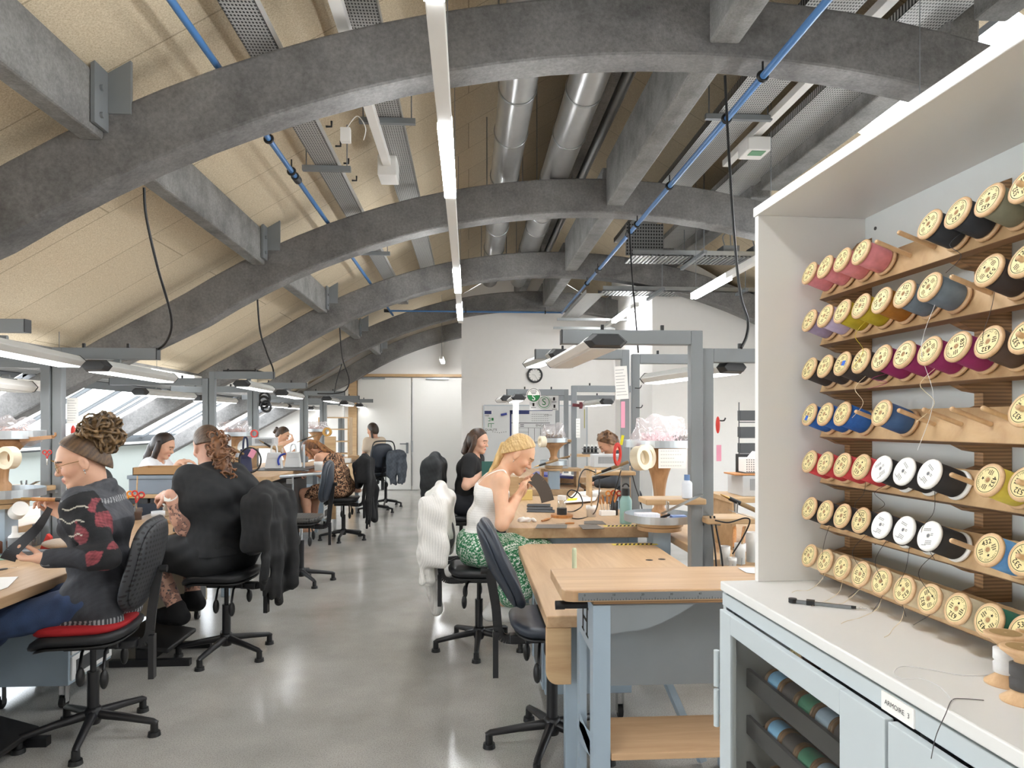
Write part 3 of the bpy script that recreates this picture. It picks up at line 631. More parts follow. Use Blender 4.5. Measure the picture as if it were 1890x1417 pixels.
def print_mesh(num):
    if num not in ME_PR:
        z = SL + .0005; m = MB()
        if num:
            m.lathe([(.0212, z), (.0222, z)], n=48, sm=False); m.lathe([(.0055, z), (.0058, z)], n=24, sm=False)
            m.text(num, .0125, (0, .0125, z), (1, 0, 0), (0, 1, 0)); m.text(num, .0125, (.0003, .0126, z), (1, 0, 0), (0, 1, 0))
            ringtext(m, 'AU CHINOIS', .0052, .0185, -PI / 2 - .0, z) if False else None
            for i, ch in enumerate('AU CHINOIS'):
                a = -PI / 2 + (i - 4.5) * .24
                if ch != ' ': m.text(ch, .0056, (.0182 * cos(a), .0182 * sin(a), z), (-sin(a), cos(a), 0), (-cos(a), -sin(a), 0))
            for sx in (-1, 1):
                for q, w_ in ((.0038, .008), (.0, .0095), (-.0038, .007)):
                    for c in range(4): m.bx(sx * .0128 - w_ / 2 + c * w_ / 4, sx * .0128 - w_ / 2 + c * w_ / 4 + w_ * .17, q - .0011, q + .0011, z - .00005, z)
            st = [(.0035 * cos(PI / 2 + PI * i / 5) * (1 if i % 2 == 0 else .42), -.0105 + .0035 * sin(PI / 2 + PI * i / 5) * (1 if i % 2 == 0 else .42), z) for i in range(10)]
            m.add(st, [tuple(range(10))])
        else:
            for (x, y, w_, n_) in ((-.004, .013, .018, 2), (.004, -.010, .016, 3), (-.006, -.018, .012, 1), (.009, .004, .006, 2)):
                for i in range(n_):
                    for c in range(5): m.bx(x - w_ / 2 + c * w_ / 5, x - w_ / 2 + c * w_ / 5 + w_ * .14, y - i * .003 - .0008, y - i * .003 + .0008, z - .00005, z)
            m.disc((0, 0, z), (0, 0, 1), .0032, 16)
        q = m.mesh('label_print'); q.materials.append(M_INK if num else plain('grey_print', '#77787c', .8)); ME_PR[num] = q
    return ME_PR[num]
def mobj(name, me, parent=None):
    o = bpy.data.objects.new(name, me); COL.objects.link(o)
    if parent: o.parent = parent
    return o
me_cored = spool_core().mesh('thread_spool'); me_cored.materials.append(wood('dark_spool_wood', '#5c4630', '#7d6245', 2, 2.0))
def spool(M, col, num, label, group, full=True, white=False):
    o = mobj('thread_spool', me_corew if white else (me_core if full else me_cored)); o.matrix_world = M; RM[o] = M
    tag(o, label, 'thread spool', group)
    mobj('thread_winding', thread_mesh(col), o)
    if full: mobj('paper_label', me_labw if white else me_lab, o); mobj('label_print', print_mesh(num), o)
    return o
ORD = ['top', 'second', 'third', 'fourth', 'fifth', 'sixth', 'bottom']
NTH = ['leftmost', 'second', 'third', 'fourth', 'fifth', 'sixth', 'seventh', 'eighth']
rs = random.Random(3); SP = {}
xax = MC.to_3x3()
stick_blue = plain('blue_sticker', '#2b62c4', .5)
for k, row in enumerate(ROWS):
    cnt = {}
    for i, s in enumerate(row):
        tip = tipc(k, i)
        if s is None or (i == 9):
            base = tip + AXD * (SL + .002); obj('peg', MB().cyl(base, tip + AXD * .004 - AXD * .012, .0046, n=12).ell(tip - AXD * .008, (.0046,) * 3, 12, 8), M_SPW, rk)
        if s is None: continue
        col, num = s; white = col == 'W'; col = 'black' if white else col
        za = -AXD; ang = rs.uniform(-PI, PI) if not white else rs.uniform(-.8, .8)
        y_ = V((0, 1, 0)) * -1; yv = UPD; xv = yv.cross(za)
        L = Matrix((xv, yv, za)).transposed()
        M = MC @ (Matrix.Translation(tip + AXD * SL) @ L.to_4x4() @ Matrix.Rotation(ang, 4, 'Z'))
        key = ('white-ended ' + col if white else col.replace('_', ' ')); cnt[key] = cnt.get(key, 0) + 1
        tot = sum(1 for q in row if q and (('white-ended black' if q[0] == 'W' else q[0].replace('_', ' ')) == key))
        order = '' if tot == 1 else '%s ' % (NTH[cnt[key] - 1] if cnt[key] > 1 or tot > 1 else '')
        if tot == 2: order = ('left ', 'right ')[cnt[key] - 1]
        SP[(k, i)] = spool(M, col, num, '%sspool of %s thread on the %s rail of the hutch rack' % (order, key, ORD[k]), 'thread spools on the hutch rack', True, white)
        if (k, i) in ((2, 2), (3, 0)): obj('blue_sticker', MB().bx(-.006, .006, -.016, -.004, SL + .0006, SL + .0008), stick_blue, SP[(k, i)])
def tail(k, i, pts, col, r=.0005):
    o = SP[(k, i)]; Mi = RM[o].inverted() @ MC
    obj('thread_tail', MB(Mi).tube(spl(pts, 6), r, 5), threadmat(col), o)
def tp(k, i, f=.5, dy=0): return tipc(k, i) + AXD * (SL * f) - UPD * .0268 + V((0, dy, 0))
for (k, i, col, dz, wob) in ((1, 3, 'mustard', .10, .01), (1, 6, 'white', .27, .012), (2, 3, 'cream', .09, .01), (1, 8, 'dark_brown', .12, -.012), (4, 3, 'umber', .08, -.02), (4, 4, 'black', .06, .012), (4, 6, 'black', .12, -.02), (5, 3, 'black', .14, .02), (5, 4, 'black', .15, .01), (5, 5, 'black', .13, -.015), (5, 6, 'black', .14, .02), (2, 4, 'magenta', .03, .02), (2, 6, 'cream', .10, .015), (5, 1, 'black', .12, -.01), (0, 7, 'navy_black', .07, .01)):
    p = tp(k, i, .35); tail(k, i, [p, p + V((-.018, wob, -dz * .3)), p + V((-.012, -wob, -dz * .65)), p + V((-.022, wob * 1.4, -dz))], col)
for i, (dx, dy) in enumerate(((-.06, .02), (-.08, -.03), (-.05, .05), (-.09, -.02), (-.06, -.04))):
    p = tp(6, 1 + i, .2); e = V((p.x + dx, p.y + dy, 1.1012)); tail(6, 1 + i, [p, p + V((-.015, dy * .3, -.025)), V(((p.x + e.x) / 2, (p.y + e.y) / 2 + .012, 1.1012)), e, e + V((-.02, -.015, 0))], 'cream')
# spools lying in the cupboard trays
CT = ['light_blue', 'charcoal', 'sea_green', 'grey_blue', 'charcoal', 'light_blue', 'sea_green']
TN = ['top', 'second', 'third', 'fourth', 'fifth']
for j, z in enumerate(TRZ[:3]):
    for i in range(7):
        y = -.10 - .0694 * i
        M = MC @ Matrix.Translation(V((.062 + SR, y, z - .034 + SR))) @ Matrix.Rotation(PI / 2, 4, 'X')
        nm = CT[(i + (j == 2) * 0) % 7]; ordn = {1: 'left ', 4: 'right ', 0: 'left ', 5: 'right ', 2: 'left ', 6: 'right '}.get(i, '')
        spool(M, nm, '', '%s%s thread spool lying in the %s tray behind the cupboard glass' % (ordn, nm.replace('_', ' '), TN[j]), 'thread spools in the cupboard', False)
    M = MC @ Matrix.Translation(V((.22, -.075, z + .035))) @ Matrix.Rotation(-PI / 2, 4, 'Y')
    spool(M, 'brown', '432', 'brown thread spool end-on at the back of the %s cupboard tray' % TN[j], 'thread spools in the cupboard', True)
# two standing bobbins on the counter
def bobbin(lab, px, py, col, d_):
    p = MC.inverted() @ atz(px, py, 1.1); t = thing('wooden_bobbin', lab, 'bobbin', MC @ V((p.x, p.y, 1.1)), 0, 'bobbins on the counter')
    obj('wooden_core', MB().lathe([(.0, 0), (.028, 0), (.028, .003), (.011, .017), (.011, .060), (.028, .073), (.029, .077), (.026, .0785), (.0, .0785)], n=36), M_SPW, t)
    q = MB().lathe([(.011, .016), (.016, .018), (.0165, .032), (.014, .035), (.0165, .038), (.0165, .054), (.011, .057)], n=28); obj('thread_winding', q, threadmat(col), t)
    obj('paper_label', MB().lathe([(.002, .0788), (.021, .0788)], n=32), plain('worn_brown_label', '#a88a5c', .6), t)
    return t
bobbin('wooden bobbin of white thread standing on the counter, behind the charcoal one', 1856, 1262, 'white', 0)
bb = bobbin('wooden bobbin of charcoal thread standing on the counter, nearest the camera', 1888, 1295, 'charcoal', 0)
def strand(lab, pts, col, r=.0006): return solo('loose_thread', MB().tube(spl([MC @ V(p) for p in pts], 8), r, 5), threadmat(col), lab, 'thread', 'loose threads on the counter')
cp = lambda px, py, z=1.1012: MC.inverted() @ atz(px, py, z)
strand('long white loose thread looping across the counter towards the white bobbin', [cp(1838, 1244), cp(1780, 1246), cp(1720, 1236), cp(1668, 1229), cp(1650, 1240), cp(1665, 1252), cp(1700, 1252), cp(1735, 1268), cp(1758, 1292)], 'white', .0007)
strand('grey loose thread hanging over the front edge of the counter', [cp(1816, 1292), cp(1776, 1289), cp(1757, 1292), cp(1745, 1318), cp(1734, 1330) + V((-.005, 0, -.02)), cp(1734, 1330) + V((-.012, 0, -.05))], 'charcoal', .0006)
# pair of dividers on the counter
t = thing('steel_dividers', 'black and steel dividers lying on the white counter below the bottom rail', 'dividers', atz(1522, 1112, 1.1))
a, b2 = atz(1463, 1109, 1.104), atz(1590, 1122, 1.104); dv = (b2 - a).normalized(); sd = V((0, 0, 1)).cross(dv)
obj('leg', wm(t).bar(a + sd * .003, b2 - dv * .01, .004, .006), M_BLKM, t); obj('leg', wm(t).bar(a - sd * .003 + dv * .004, b2 - dv * .02 - sd * .004, .004, .006), M_GREY, t)
obj('hinge_head', wm(t).cyl(a + V((0, 0, -.003)), a + V((0, 0, .006)), .009, n=16).bar(a + dv * .028, a + dv * .045, .016, .012), M_BLKM, t); obj('needle_point', wm(t).cyl(b2 - dv * .012, b2 + dv * .012, .002, .0004, n=8), M_CHROME, t)
# ---------------------------------------------------------------- work chairs
def pad(w, d, th, dz, T, ex=3.2, n=40):
    """upholstered pad: superellipse outline d (local x) by w (local y), thickness th, bent by dz(x, y)"""
    prof = [(.0, .5), (.55, .5), (.86, .47), (.965, .34), (1.0, .08), (.99, -.15), (.93, -.38), (.8, -.5), (0, -.5)]
    vs = []
    for s, h in prof:
        for i in range(n):
            a = 2 * PI * i / n; c, q = cos(a), sin(a)
            x = d / 2 * s * abs(c) ** (2 / ex) * (1 if c >= 0 else -1); y = w / 2 * s * abs(q) ** (2 / ex) * (1 if q >= 0 else -1)
            vs.append(T @ V((x, y, h * th + dz(x, y))))
    m = len(prof)
    return vs, [(j * n + i, (j + 1) * n + i, (j + 1) * n + (i + 1) % n, j * n + (i + 1) % n) for j in range(m - 1) for i in range(n)]
def chair(lab, loc, rot, zs, group='work chairs', foam=None, back_h=.42, back_low=.10, tilt=8, leg0=0.3, skip=(), seatmat=None, backmat=None, levers=True, rail=False):
    """work chair facing +x: five-legged base on glides, gas column, lever mechanism, padded seat and back"""
    foam = foam or M_CHAIR
    t = thing('work_chair', lab, 'chair', (loc[0], loc[1], 0), rot, group)
    for i in range(5):
        a = leg0 + 2 * PI * i / 5; d = V((cos(a), sin(a), 0)); s = V((-sin(a), cos(a), 0))
        m = MB().tube([d * .03 + V((0, 0, .105)), d * .16 + V((0, 0, .088)), d * .285 + V((0, 0, .068)), d * .305 + V((0, 0, .058))], [.024, .019, .016, .013], 8)
        l = obj('leg', m, M_BLKM, t); obj('foot_glide', MB().cyl(d * .292 + V((0, 0, .0)), d * .292 + V((0, 0, .02)), .030, .027, 14).cyl(d * .292 + V((0, 0, .02)), d * .292 + V((0, 0, .062)), .018, .017, 12), M_BLACK, l)
    obj('hub', MB().lathe([(0, .06), (.03, .06), (.042, .09), (.04, .125), (.031, .14), (0, .14)], n=20), M_BLKM, t)
    ct = max(.30, zs - .22)
    obj('column_sleeve', MB().cyl((0, 0, .12), (0, 0, ct), .026, n=18), M_BLKM, t); obj('gas_lift', MB().cyl((0, 0, ct), (0, 0, zs - .08), .014, n=14), M_BLKM if zs < .56 else M_CHROME, t)
    mm = MB().bx(-.13, .11, -.055, .055, zs - .105, zs - .05).bx(-.20, -.10, -.03, .03, zs - .115, zs - .075).bx(-.02, .08, -.12, .12, zs - .075, zs - .06)
    obj('mechanism', mm, M_BLKM, t, .006)
    if levers:
        for sx, sy, dr in ((-.08, .1, .13), (.02, .1, .11), (-.06, -.1, .12)):
            lv = obj('lever', MB().tube([(sx, sy * .4, zs - .09), (sx - .01, sy, zs - .1), (sx - .02, sy * 1.5, zs - .1 - dr * .55)], .007, 8), M_BLKM, t)
            obj('lever_paddle', MB().ell((sx - .025, sy * 1.55, zs - .1 - dr * .85), (.018, .026, .045), 12, 8), M_BLACK, lv)
    fz = lambda x, y: -.05 * max(0, (x - .08) / .14) ** 2 + .025 * max(0, (-x - .12) / .1) ** 2 + .012 * (y / .2) ** 2
    vs, fs = pad(.44, .44, .055, fz, Matrix.Translation((.02, 0, zs - .028))); st = obj('seat', MB().add(vs, fs, True), seatmat or foam, t)
    vs, fs = pad(.41, .40, .02, fz, Matrix.Translation((.02, 0, zs - .062))); obj('seat_shell', MB().add(vs, fs, True), M_BLACK, st)
    if 'back' in skip: return t
    bz = zs + back_low + back_h / 2; tl = R(tilt); bxx = -.21
    post = MB()
    pts = [V((-.10, 0, zs - .095)), V((-.19, 0, zs - .1)), V((-.245, 0, zs - .07)), V((-.262, 0, zs + .06)), V((-.262 - .03, 0, bz - .02))]
    sp_ = spl(pts, 6)
    for a, b in zip(sp_[:-1], sp_[1:]): post.bar(a, b, .042, .012, (0, 1, 0))
    post.bx(-.275, -.25, -.022, .022, zs - .27, zs - .06); obj('back_post', post, M_BLKM, t)
    T = Matrix.Translation((bxx - .045, 0, bz)) @ Matrix.Rotation(-tl, 4, 'Y') @ Matrix.Rotation(PI / 2, 4, 'Y')
    # pad local x -> down, local z -> forward
    fb = lambda x, y: .05 * (y / .2) ** 2 - .03 * cos((x / back_h) * PI * 1.1 + .4) + .015
    vs, fs = pad(.40, back_h, .05, fb, T, 2.8); bk = obj('backrest', MB().add(vs, fs, True), backmat or foam, t)
    vs, fs = pad(.37, back_h * .93, .016, lambda x, y: fb(x, y) - .024, T, 2.8); obj('back_shell', MB().add(vs, fs, True), (backmat or M_BLACK) if foam is not M_CHBL else M_CHBL, bk)
    obj('back_knob', MB().cyl((bxx - .09, 0, bz - .03), (bxx - .12, 0, bz - .03), .018, n=12), M_BLACK, bk)
    if rail:
        pts = [V((bxx - .09, y * .20, bz - .22 + z)) for y, z in ((-1, 0), (-1.02, .28), (-.95, .40), (-.7, .46), (0, .47), (.7, .46), (.95, .40), (1.02, .28), (1, 0))]
        obj('back_rail', MB().tube(spl(pts, 5), .011, 8), M_BLKM, bk)
    return t
CH1 = W(172, 1352, 3.30); CH2 = W(418, 1205, 4.46); CH3 = W(556, 1075, 6.46); CH4 = W(634, 995, 8.86); CH5 = W(694, 945, 11.55); CH6 = W(712, 934, 12.4); CH7 = W(884, 1194, 4.6); CH8 = W(1019, 1378, 3.19)
chair('black foam chair with red cushion, under the woman in the studded black jacket', CH1, PI + .12, .53, tilt=10, leg0=.45, back_h=.46, back_low=.06, backmat=M_CHB, seatmat=M_CHAIR)
m = MB(); vs, fs = pad(.42, .40, .05, lambda x, y: -.03 * max(0, (x - .08) / .14) ** 2, Matrix.Translation((CH1.x - .02, CH1.y, .553)) @ Matrix.Rotation(PI + .12, 4, 'Z')); m.add(vs, fs, True)
solo('seat_cushion', m, plain('red_cushion_cloth', '#a3161d', .8, bump=.3), 'flat red cushion on the nearest left chair seat', 'cushion')
chair('black chair under the man in the black T-shirt, with a fleece over its back', CH2, PI - .1, .545, leg0=.2, tilt=6)
chair('empty chair with dotted seat and shiny chrome gas lift, behind the man', CH3, PI + .05, .62, foam=M_CHBL, seatmat=M_CHS, leg0=.9, tilt=4, back_low=.13, back_h=.40)
chair('black chair with black jacket on its back, under the woman in the leopard dress', CH4, PI, .54, leg0=.3)
chair('chair with a blue padded back and black tube rail, close to the white doors', CH5, PI / 2 + .55, .66, foam=M_CHBL, rail=True, leg0=.1, back_low=.08)
chair('tall work chair farthest away, its base in front of the white door', CH6, PI / 2 + .3, .66, leg0=.35, skip=('back',))
chair('black chair under the blonde woman, with a white jumper over its back', CH7, -.08, .545, leg0=.95, tilt=6)
chair('empty dark chair tucked under the near right workbench, its levers showing', CH8, .0, .60, foam=M_CHBL, leg0=.6, tilt=21, back_h=.44, back_low=.03)
CH9 = W(850, 1000, 7.1); chair('chair under the dark-haired woman, almost hidden by a dark grey coat', CH9, -.1, .55)
CH10 = W(235, 1180, 6.5); chair('chair by the window wall, only its dark rounded back showing, under the woman in white', CH10, 0, .56)
# ---------------------------------------------------------------- lamp frames and bench lamps
GT = .058
def gantry(lab, x, y, ztop, beam, zbase=.7, tw=GT, dx=0):
    """square steel post with a mitred beam running sideways"""
    s = 1 if beam > 0 else -1
    t = thing('lamp_frame', lab, 'lamp frame', (x, y, zbase), 0, 'lamp frames')
    m = wm(t); h = tw / 2; bh = .075
    obj('post', m.bx(x - h, x + h, y - h, y + h, zbase, ztop), M_GREY, t, .004)
    x0, x1 = (x + h, x + beam) if s > 0 else (x + beam, x - h)
    obj('beam', wm(t).bx(x0, x1, y - h, y + h, ztop - bh, ztop), M_GREY, t, .004)
    e = x + beam; obj('end_cap', wm(t).bx(*sorted((e, e + s * .006)), y - h, y + h, ztop - bh, ztop), M_DKGR, t)
    k = wm(t)
    for q in (.25, .7): k.bx(x + beam * q - .008, x + beam * q + .008, y - .008, y + .008, ztop, ztop + .03)
    obj('cable_clip', k, M_BLACK, t)
    return t
def lamp(lab, p, yaw=0.0, L=1.15, lit=True, w=.17, power=0, roll=0, group='bench lamps'):
    """flat six-sided bench lamp, length along local +y from p"""
    t = thing('bench_lamp', lab, 'bench lamp', p, yaw, group)
    prof = [(-w / 2, 0), (-w * .3, .036), (w * .3, .036), (w / 2, 0), (w * .36, -.03), (-w * .36, -.03)]
    Tr = Matrix.Rotation(roll, 4, 'Y')
    P = lambda y, k=1.0: [Tr @ V((a * k, y, b * k)) for a, b in prof]
    obj('lamp_body', MB().prism(P(.05), (0, L - .1, 0)), M_WHT2 if not lit else plain('lamp_body_grey', '#bdbdb9', .4), t, .004)
    for y0, y1, k in ((.05, .0, .92), (L - .05, L, .92)):
        a, b = P(y0, 1.01), P(y1, .8); m = MB(); n = 6
        m.add(a + b, [tuple(range(6)), tuple(range(6, 12))] + [(i, (i + 1) % 6, 6 + (i + 1) % 6, 6 + i) for i in range(6)]); obj('end_cap', m, M_DKGR, t, .003)
    obj('diffuser', MB().prism([Tr @ V(q) for q in ((-w * .33, .06, -.031), (w * .33, .06, -.031), (w * .30, .06, -.037), (-w * .30, .06, -.037))], (0, L - .12, 0)), M_LAMP if lit else M_OFF, t)
    obj('knuckle', MB().cyl((-.02, .32, .05), (.02, .32, .05), .014, n=14).bx(-.02, .02, .28, .42, .034, .044), M_GREY, t)
    if power:
        Li = bpy.data.lights.new('bench_lamp_light', 'AREA'); Li.shape = 'RECTANGLE'; Li.size = .1; Li.size_y = L - .15; Li.energy = power; Li.color = (1, .97, .92)
        o = bpy.data.objects.new('bench_lamp_light', Li); COL.objects.link(o); o.location = V(p) + V((-sin(yaw) * L / 2, cos(yaw) * L / 2, -.05))
    return t
def gx(px, d): return W(px, 780, d).x
GL = [(4.62, 1.93, 1.985, 'nearest'), (7.3, 1.96, 2.03, 'second nearest'), (8.75, 1.95, 2.0, 'third nearest'), (11.4, 1.95, 2.02, 'fourth nearest'), (12.9, 1.95, 2.0, 'fifth nearest'), (14.7, 1.95, 2.0, 'farthest')]
XL = -2.68
for i, (y, za, zb, nm) in enumerate(GL):
    gantry('lamp frame with arm towards the windows, %s in the left row' % nm, XL - .032, y, za, -.95)
    gantry('lamp frame with arm towards the aisle, %s in the left row' % nm, XL + .034, y + .01, zb, .62)
    lamp('bench lamp over the aisle side, %s along the left row' % nm, (XL + .42, y - .32, zb - .14), .05, 1.2, True, power=0)
    lamp('bench lamp over the window side, %s along the left row' % nm, (XL - .62, y - .2, za - .15), -.05, 1.2, i != 0)
# the frame whose post stands out of the picture on the left
g0 = W(50, 601, 3.9); gantry('grey steel beam end of the lamp frame standing off the left edge', g0.x - .75, g0.y, g0.z + .035, .75, .72)
a, b = W(-60, 628, 3.2), W(135, 660, 4.35); lamp('large white bench lamp crossing the top left corner, nearest of all', a, math.atan2(-(b - a).x, (b - a).y), (b - a).length, True, w=.19, power=2)
a, b = W(-40, 705, 3.9), W(52, 707, 4.5); lamp('unlit grey bench lamp near the left edge, in front of the first window', a, math.atan2(-(b - a).x, (b - a).y), (b - a).length, False, w=.15)
# right row
gantry('big grey lamp frame on the right with its arm reaching left over the aisle', gx(1291, 3.62), 3.62, W(1291, 608, 3.62).z, -.72, .70, .064)
gantry('big grey lamp frame on the right with its arm running behind the white hutch', gx(1314, 3.64), 3.66, W(1314, 641, 3.66).z, .75, .70, .064)
lamp('large unlit bench lamp in front of the clock, on the near right frame', W(1122, 628, 3.4), math.atan2(W(1122, 628, 3.4).x - W(1034, 668, 4.75).x, 1.35), 1.36, False, w=.215)
lamp('bench lamp glowing beside the white hutch, on the near right frame', W(1358, 677, 3.75), .18, 1.1, True, power=2)
gantry('second grey lamp frame on the right, arm pointing left beneath the big lamp', gx(1157, 5.3), 5.3, W(1157, 644, 5.3).z, -.70, .78, .06)
gantry('second grey lamp frame on the right, arm pointing right towards the hutch', gx(1180, 5.3), 5.36, W(1180, 652, 5.36).z, .72, .78, .06)
lamp('lit bench lamp right in front of the wall clock, second on the right row', W(1036, 652, 5.15), .14, 1.0, True, power=2)
lamp('small lit bench lamp seen through the big right frame', W(1122, 741, 8.0), .06, 1.0, True)
gantry('third grey lamp frame on the right, beside the round green sign', gx(1046, 8.3), 8.3, W(1046, 718, 8.3).z, -.72, .78, .055)
gantry('third grey lamp frame on the right, with a red clamp on its post', gx(1062, 8.0), 8.05, W(1062, 711, 8.05).z, .75, .78, .06)
gantry('fourth grey lamp frame on the right, in front of the production board', gx(1030, 9.6), 9.6, W(1030, 729, 9.6).z, .8, .78, .055)
lamp('bench lamp left of the round green sign, third on the right row', W(958, 733, 7.9), .0, 1.1, True)
lamp('dark-ended bench lamp just behind the one left of the green sign', W(936, 735, 9.3), .05, .9, False)
# ---------------------------------------------------------------- benches
def bench(lab, x0, x1, y0, y1, z, th=.05, panel=None, legs=True, apron=None, group='workbenches', frame=M_BLUE, topmat=None):
    t = thing('workbench', lab, 'workbench', ((x0 + x1) / 2, (y0 + y1) / 2, 0), 0, group)
    tp_ = obj('bench_top', wm(t).bx(x0, x1, y0, y1, z - th, z), topmat or M_WOOD, t, .006)
    if legs:
        for x in ((x0 + .12, x1 - .1) if x1 - x0 > .3 else (x0 + .05, x1 - .05)):
            for y in (y0 + .1, y1 - .1): obj('leg', wm(t).bx(x - .03, x + .03, y - .03, y + .03, 0, z - th), frame, t, .003)
        obj('frame_rail', wm(t).bx(x0 + .06, x1 - .06, y0 + .08, y0 + .12, z - th - .07, z - th - .003), frame, t, .003); obj('frame_rail', wm(t).bx(x0 + .06, x1 - .06, y1 - .12, y1 - .08, z - th - .07, z - th - .003), frame, t, .003)
    if panel: obj('modesty_panel', wm(t).bx(*panel), frame, t, .003)
    return t
def droppanel(t, x0, x1, y, z0, z1, th=.03, side=-1):      # rounded plywood end apron
    r = .05; P = [(x0, z1), (x1, z1)]
    cx_, sg = (x1, -1) if side > 0 else (x0, 1)
    pl = [V((x0, y, z1)), V((x1, y, z1)), V((x1, y, z0))] if side < 0 else [V((x1, y, z1)), V((x0, y, z1)), V((x0, y, z0))]
    for i in range(7):
        a = PI / 2 * i / 6; pl.append(V((cx_ + sg * (r - r * sin(a)), y, z0 + r - r * cos(a))))
    return obj('end_apron', MB(RM[t].inverted()).prism(pl, (0, th, 0)), M_PLYF, t, .003)
bA = bench('long beech workbench nearest on the left, under the woman and the man', XL + .05, -2.0, 1.5, 6.2, .75, panel=(XL + .07, XL + .09, 1.6, 6.1, .1, .68))
dp = W(10, 1090, 2.95); obj('drawer', wm(bA).bx(-2.5, -2.06, 2.55, 3.02, .60, .695), M_PLY, bA, .004)
bB = bench('raised beech workbench behind the man, with white handbags on it', XL + .05, -2.0, 7.15, 9.7, .95, panel=(XL + .07, XL + .09, 7.2, 9.6, .1, .85)); droppanel(bB, -2.14, -2.005, 7.16, .62, .90, side=1)
q = wm(bB); q.bx(-2.5, -2.15, 7.5, 9.3, .25, .80); obj('under_cabinet', q, M_DKST, bB, .004)
bC = bench('beech workbench in the far left corner, before the white doors', XL + .05, -2.0, 10.3, 13.2, .86, panel=(XL + .07, XL + .09, 10.4, 13.1, .1, .78))
bD = bench('window side workbench behind the nearest left one', -3.35, XL - .08, 2.2, 5.9, .86, panel=(XL - .11, XL - .09, 2.3, 5.8, .2, .8))
bE = bench('window side workbench beyond the woman in white', -2.98, XL - .08, 7.1, 10.2, .92)
bF = bench('window side workbench in front of the woman with tied hair', -2.98, XL - .08, 10.6, 13.6, .9)
b1 = bench('low empty beech workbench at the near right, with a rounded end apron', .32, 1.22, 2.83, 4.53, .70, panel=(.5, 1.2, 4.46, 4.49, .1, .6)); droppanel(b1, .32, .425, 2.83, .415, .65, .03, -1)
for x, y in ((1.05, 3.95), (1.13, 3.97)): obj('oval_hole', wm(b1).lathe([(.0, 0), (.022, 0)], (x, y, .7006), (0, 0, 1), 20), M_INK, b1)
b2 = bench('beech workbench of the blonde woman, crowded with tools',   .27, 1.25, 4.70, 6.75, .78, .075)
b3 = bench('beech workbench behind the blonde woman, lower front board', .22, 1.25, 7.4, 8.0, .78, .07); b4 = bench('raised beech workbench with the blue folder on it', .26, 1.9, 8.0, 9.6, .86, .07)
b5 = bench('beech workbench right of the big lamp frames', 1.36, 2.3, 3.75, 5.6, .74); b6 = bench('beech workbench on the right in front of the block wall', 1.30, 1.56, 6.9, 7.95, .80)
for bb_, px, py, d_ in ((b1, 1150, 998, 4.5), (b2, 1170, 972, 4.7)):
    st = wm(bb_); z = .701 if bb_ is b1 else .781; x0_, y_ = (.96, 4.44) if bb_ is b1 else (.96, 4.72)
    for i in range(9): st.prism([(x0_ + i * .028, y_, z), (x0_ + i * .028 + .014, y_, z), (x0_ + i * .028 + .03, y_ + .05, z), (x0_ + i * .028 + .016, y_ + .05, z)], (0, 0, .0008))
    ht = obj('hazard_tape', wm(bb_).bx(x0_ - .02, x0_ + .28, y_ - .002, y_ + .052, z - .0005, z + .0002), plain('hazard_yellow', '#d9c22c', .5), bb_, label='yellow and black striped tape'); obj('tape_stripes', st, M_INK, ht)
# cutting table with the cut-out letter
t = thing('cutting_table', 'grey steel table with a thick plywood top, edge ruler and cut-out letter H', 'table', (1.0, 2.63, 0))
X0, Y0, Y1, ZT = .336, 2.44, 2.82, .90
r = .03; pl = [(X0 + .012, Y0 + .0, 0), (1.75, Y0, 0), (1.75, Y1, 0), (X0, Y1, 0), (X0, Y0 + .03, 0)]
obj('table_top', MB(RM[t].inverted()).prism([(X0 + .035, Y0, ZT - .042), (1.75, Y0, ZT - .042), (1.75, Y1, ZT - .042), (X0, Y1, ZT - .042), (X0, Y0 + .035, ZT - .042), (X0 + .01, Y0 + .01, ZT - .042)], (0, 0, .042)), [M_WOODX], t, .004)
ru = obj('ruler', wm(t).bx(X0 + .055, 1.7, Y0 - .003, Y0, ZT - .036, ZT - .008), plain('steel_rule', '#8b8d8f', .35, .6), t, label='steel ruler let into the table edge')
tk = wm(t)
for i in range(120):
    x = X0 + .07 + i * .0105; hh = .012 if i % 10 == 0 else (.009 if i % 5 == 0 else .005); tk.bx(x, x + .0012, Y0 - .0036, Y0 - .003, ZT - .036, ZT - .036 + hh)
for i in range(0, 12):
    tk.text(str(i * 10), .011, (X0 + .07 + i * .105 + .008, Y0 - .0037, ZT - .0165), (1, 0, 0), (0, 0, 1))
obj('ruler_marks', tk, M_INK, ru)
obj('under_board', wm(t).bx(.45, 1.75, Y0 + .02, Y1 - .02, ZT - .056, ZT - .044), M_PLY, t)
for x in (.446, 1.62):
    lg = obj('leg_frame', wm(t).bx(x, x + .064, Y0 + .01, Y0 + .075, 0, ZT - .058).bx(x, x + .004, Y0 + .07, Y1 - .06, .66, ZT - .058).bx(x, x + .03, Y1 - .07, Y1, 0, ZT - .058).bx(x, x + .004, Y0 + .07, Y1 - .06, .27, .33).bx(x, x + .004, Y0 + .07, Y1 - .06, .02, .1)
        .prism([(x, Y0 + .07, .27), (x, Y0 + .07, .36), (x, Y1 - .06, .30), (x, Y1 - .06, .21)], (.004, 0, 0)), M_BLUE, t, .003)
pl = [V((.51, Y0 + .012, ZT - .058)), V((.82, Y0 + .012, ZT - .058))]
for i in range(9): a = i / 8; pl.append(V((.82 - .25 * a, Y0 + .012, ZT - .058 - .095 * math.sin(a * PI / 2))))
pl.append(V((.51, Y0 + .012, ZT - .16))); obj('gusset', MB(RM[t].inverted()).prism(pl, (0, .004, 0)), M_GREY, t)
hm = wm(t); hx = .4455
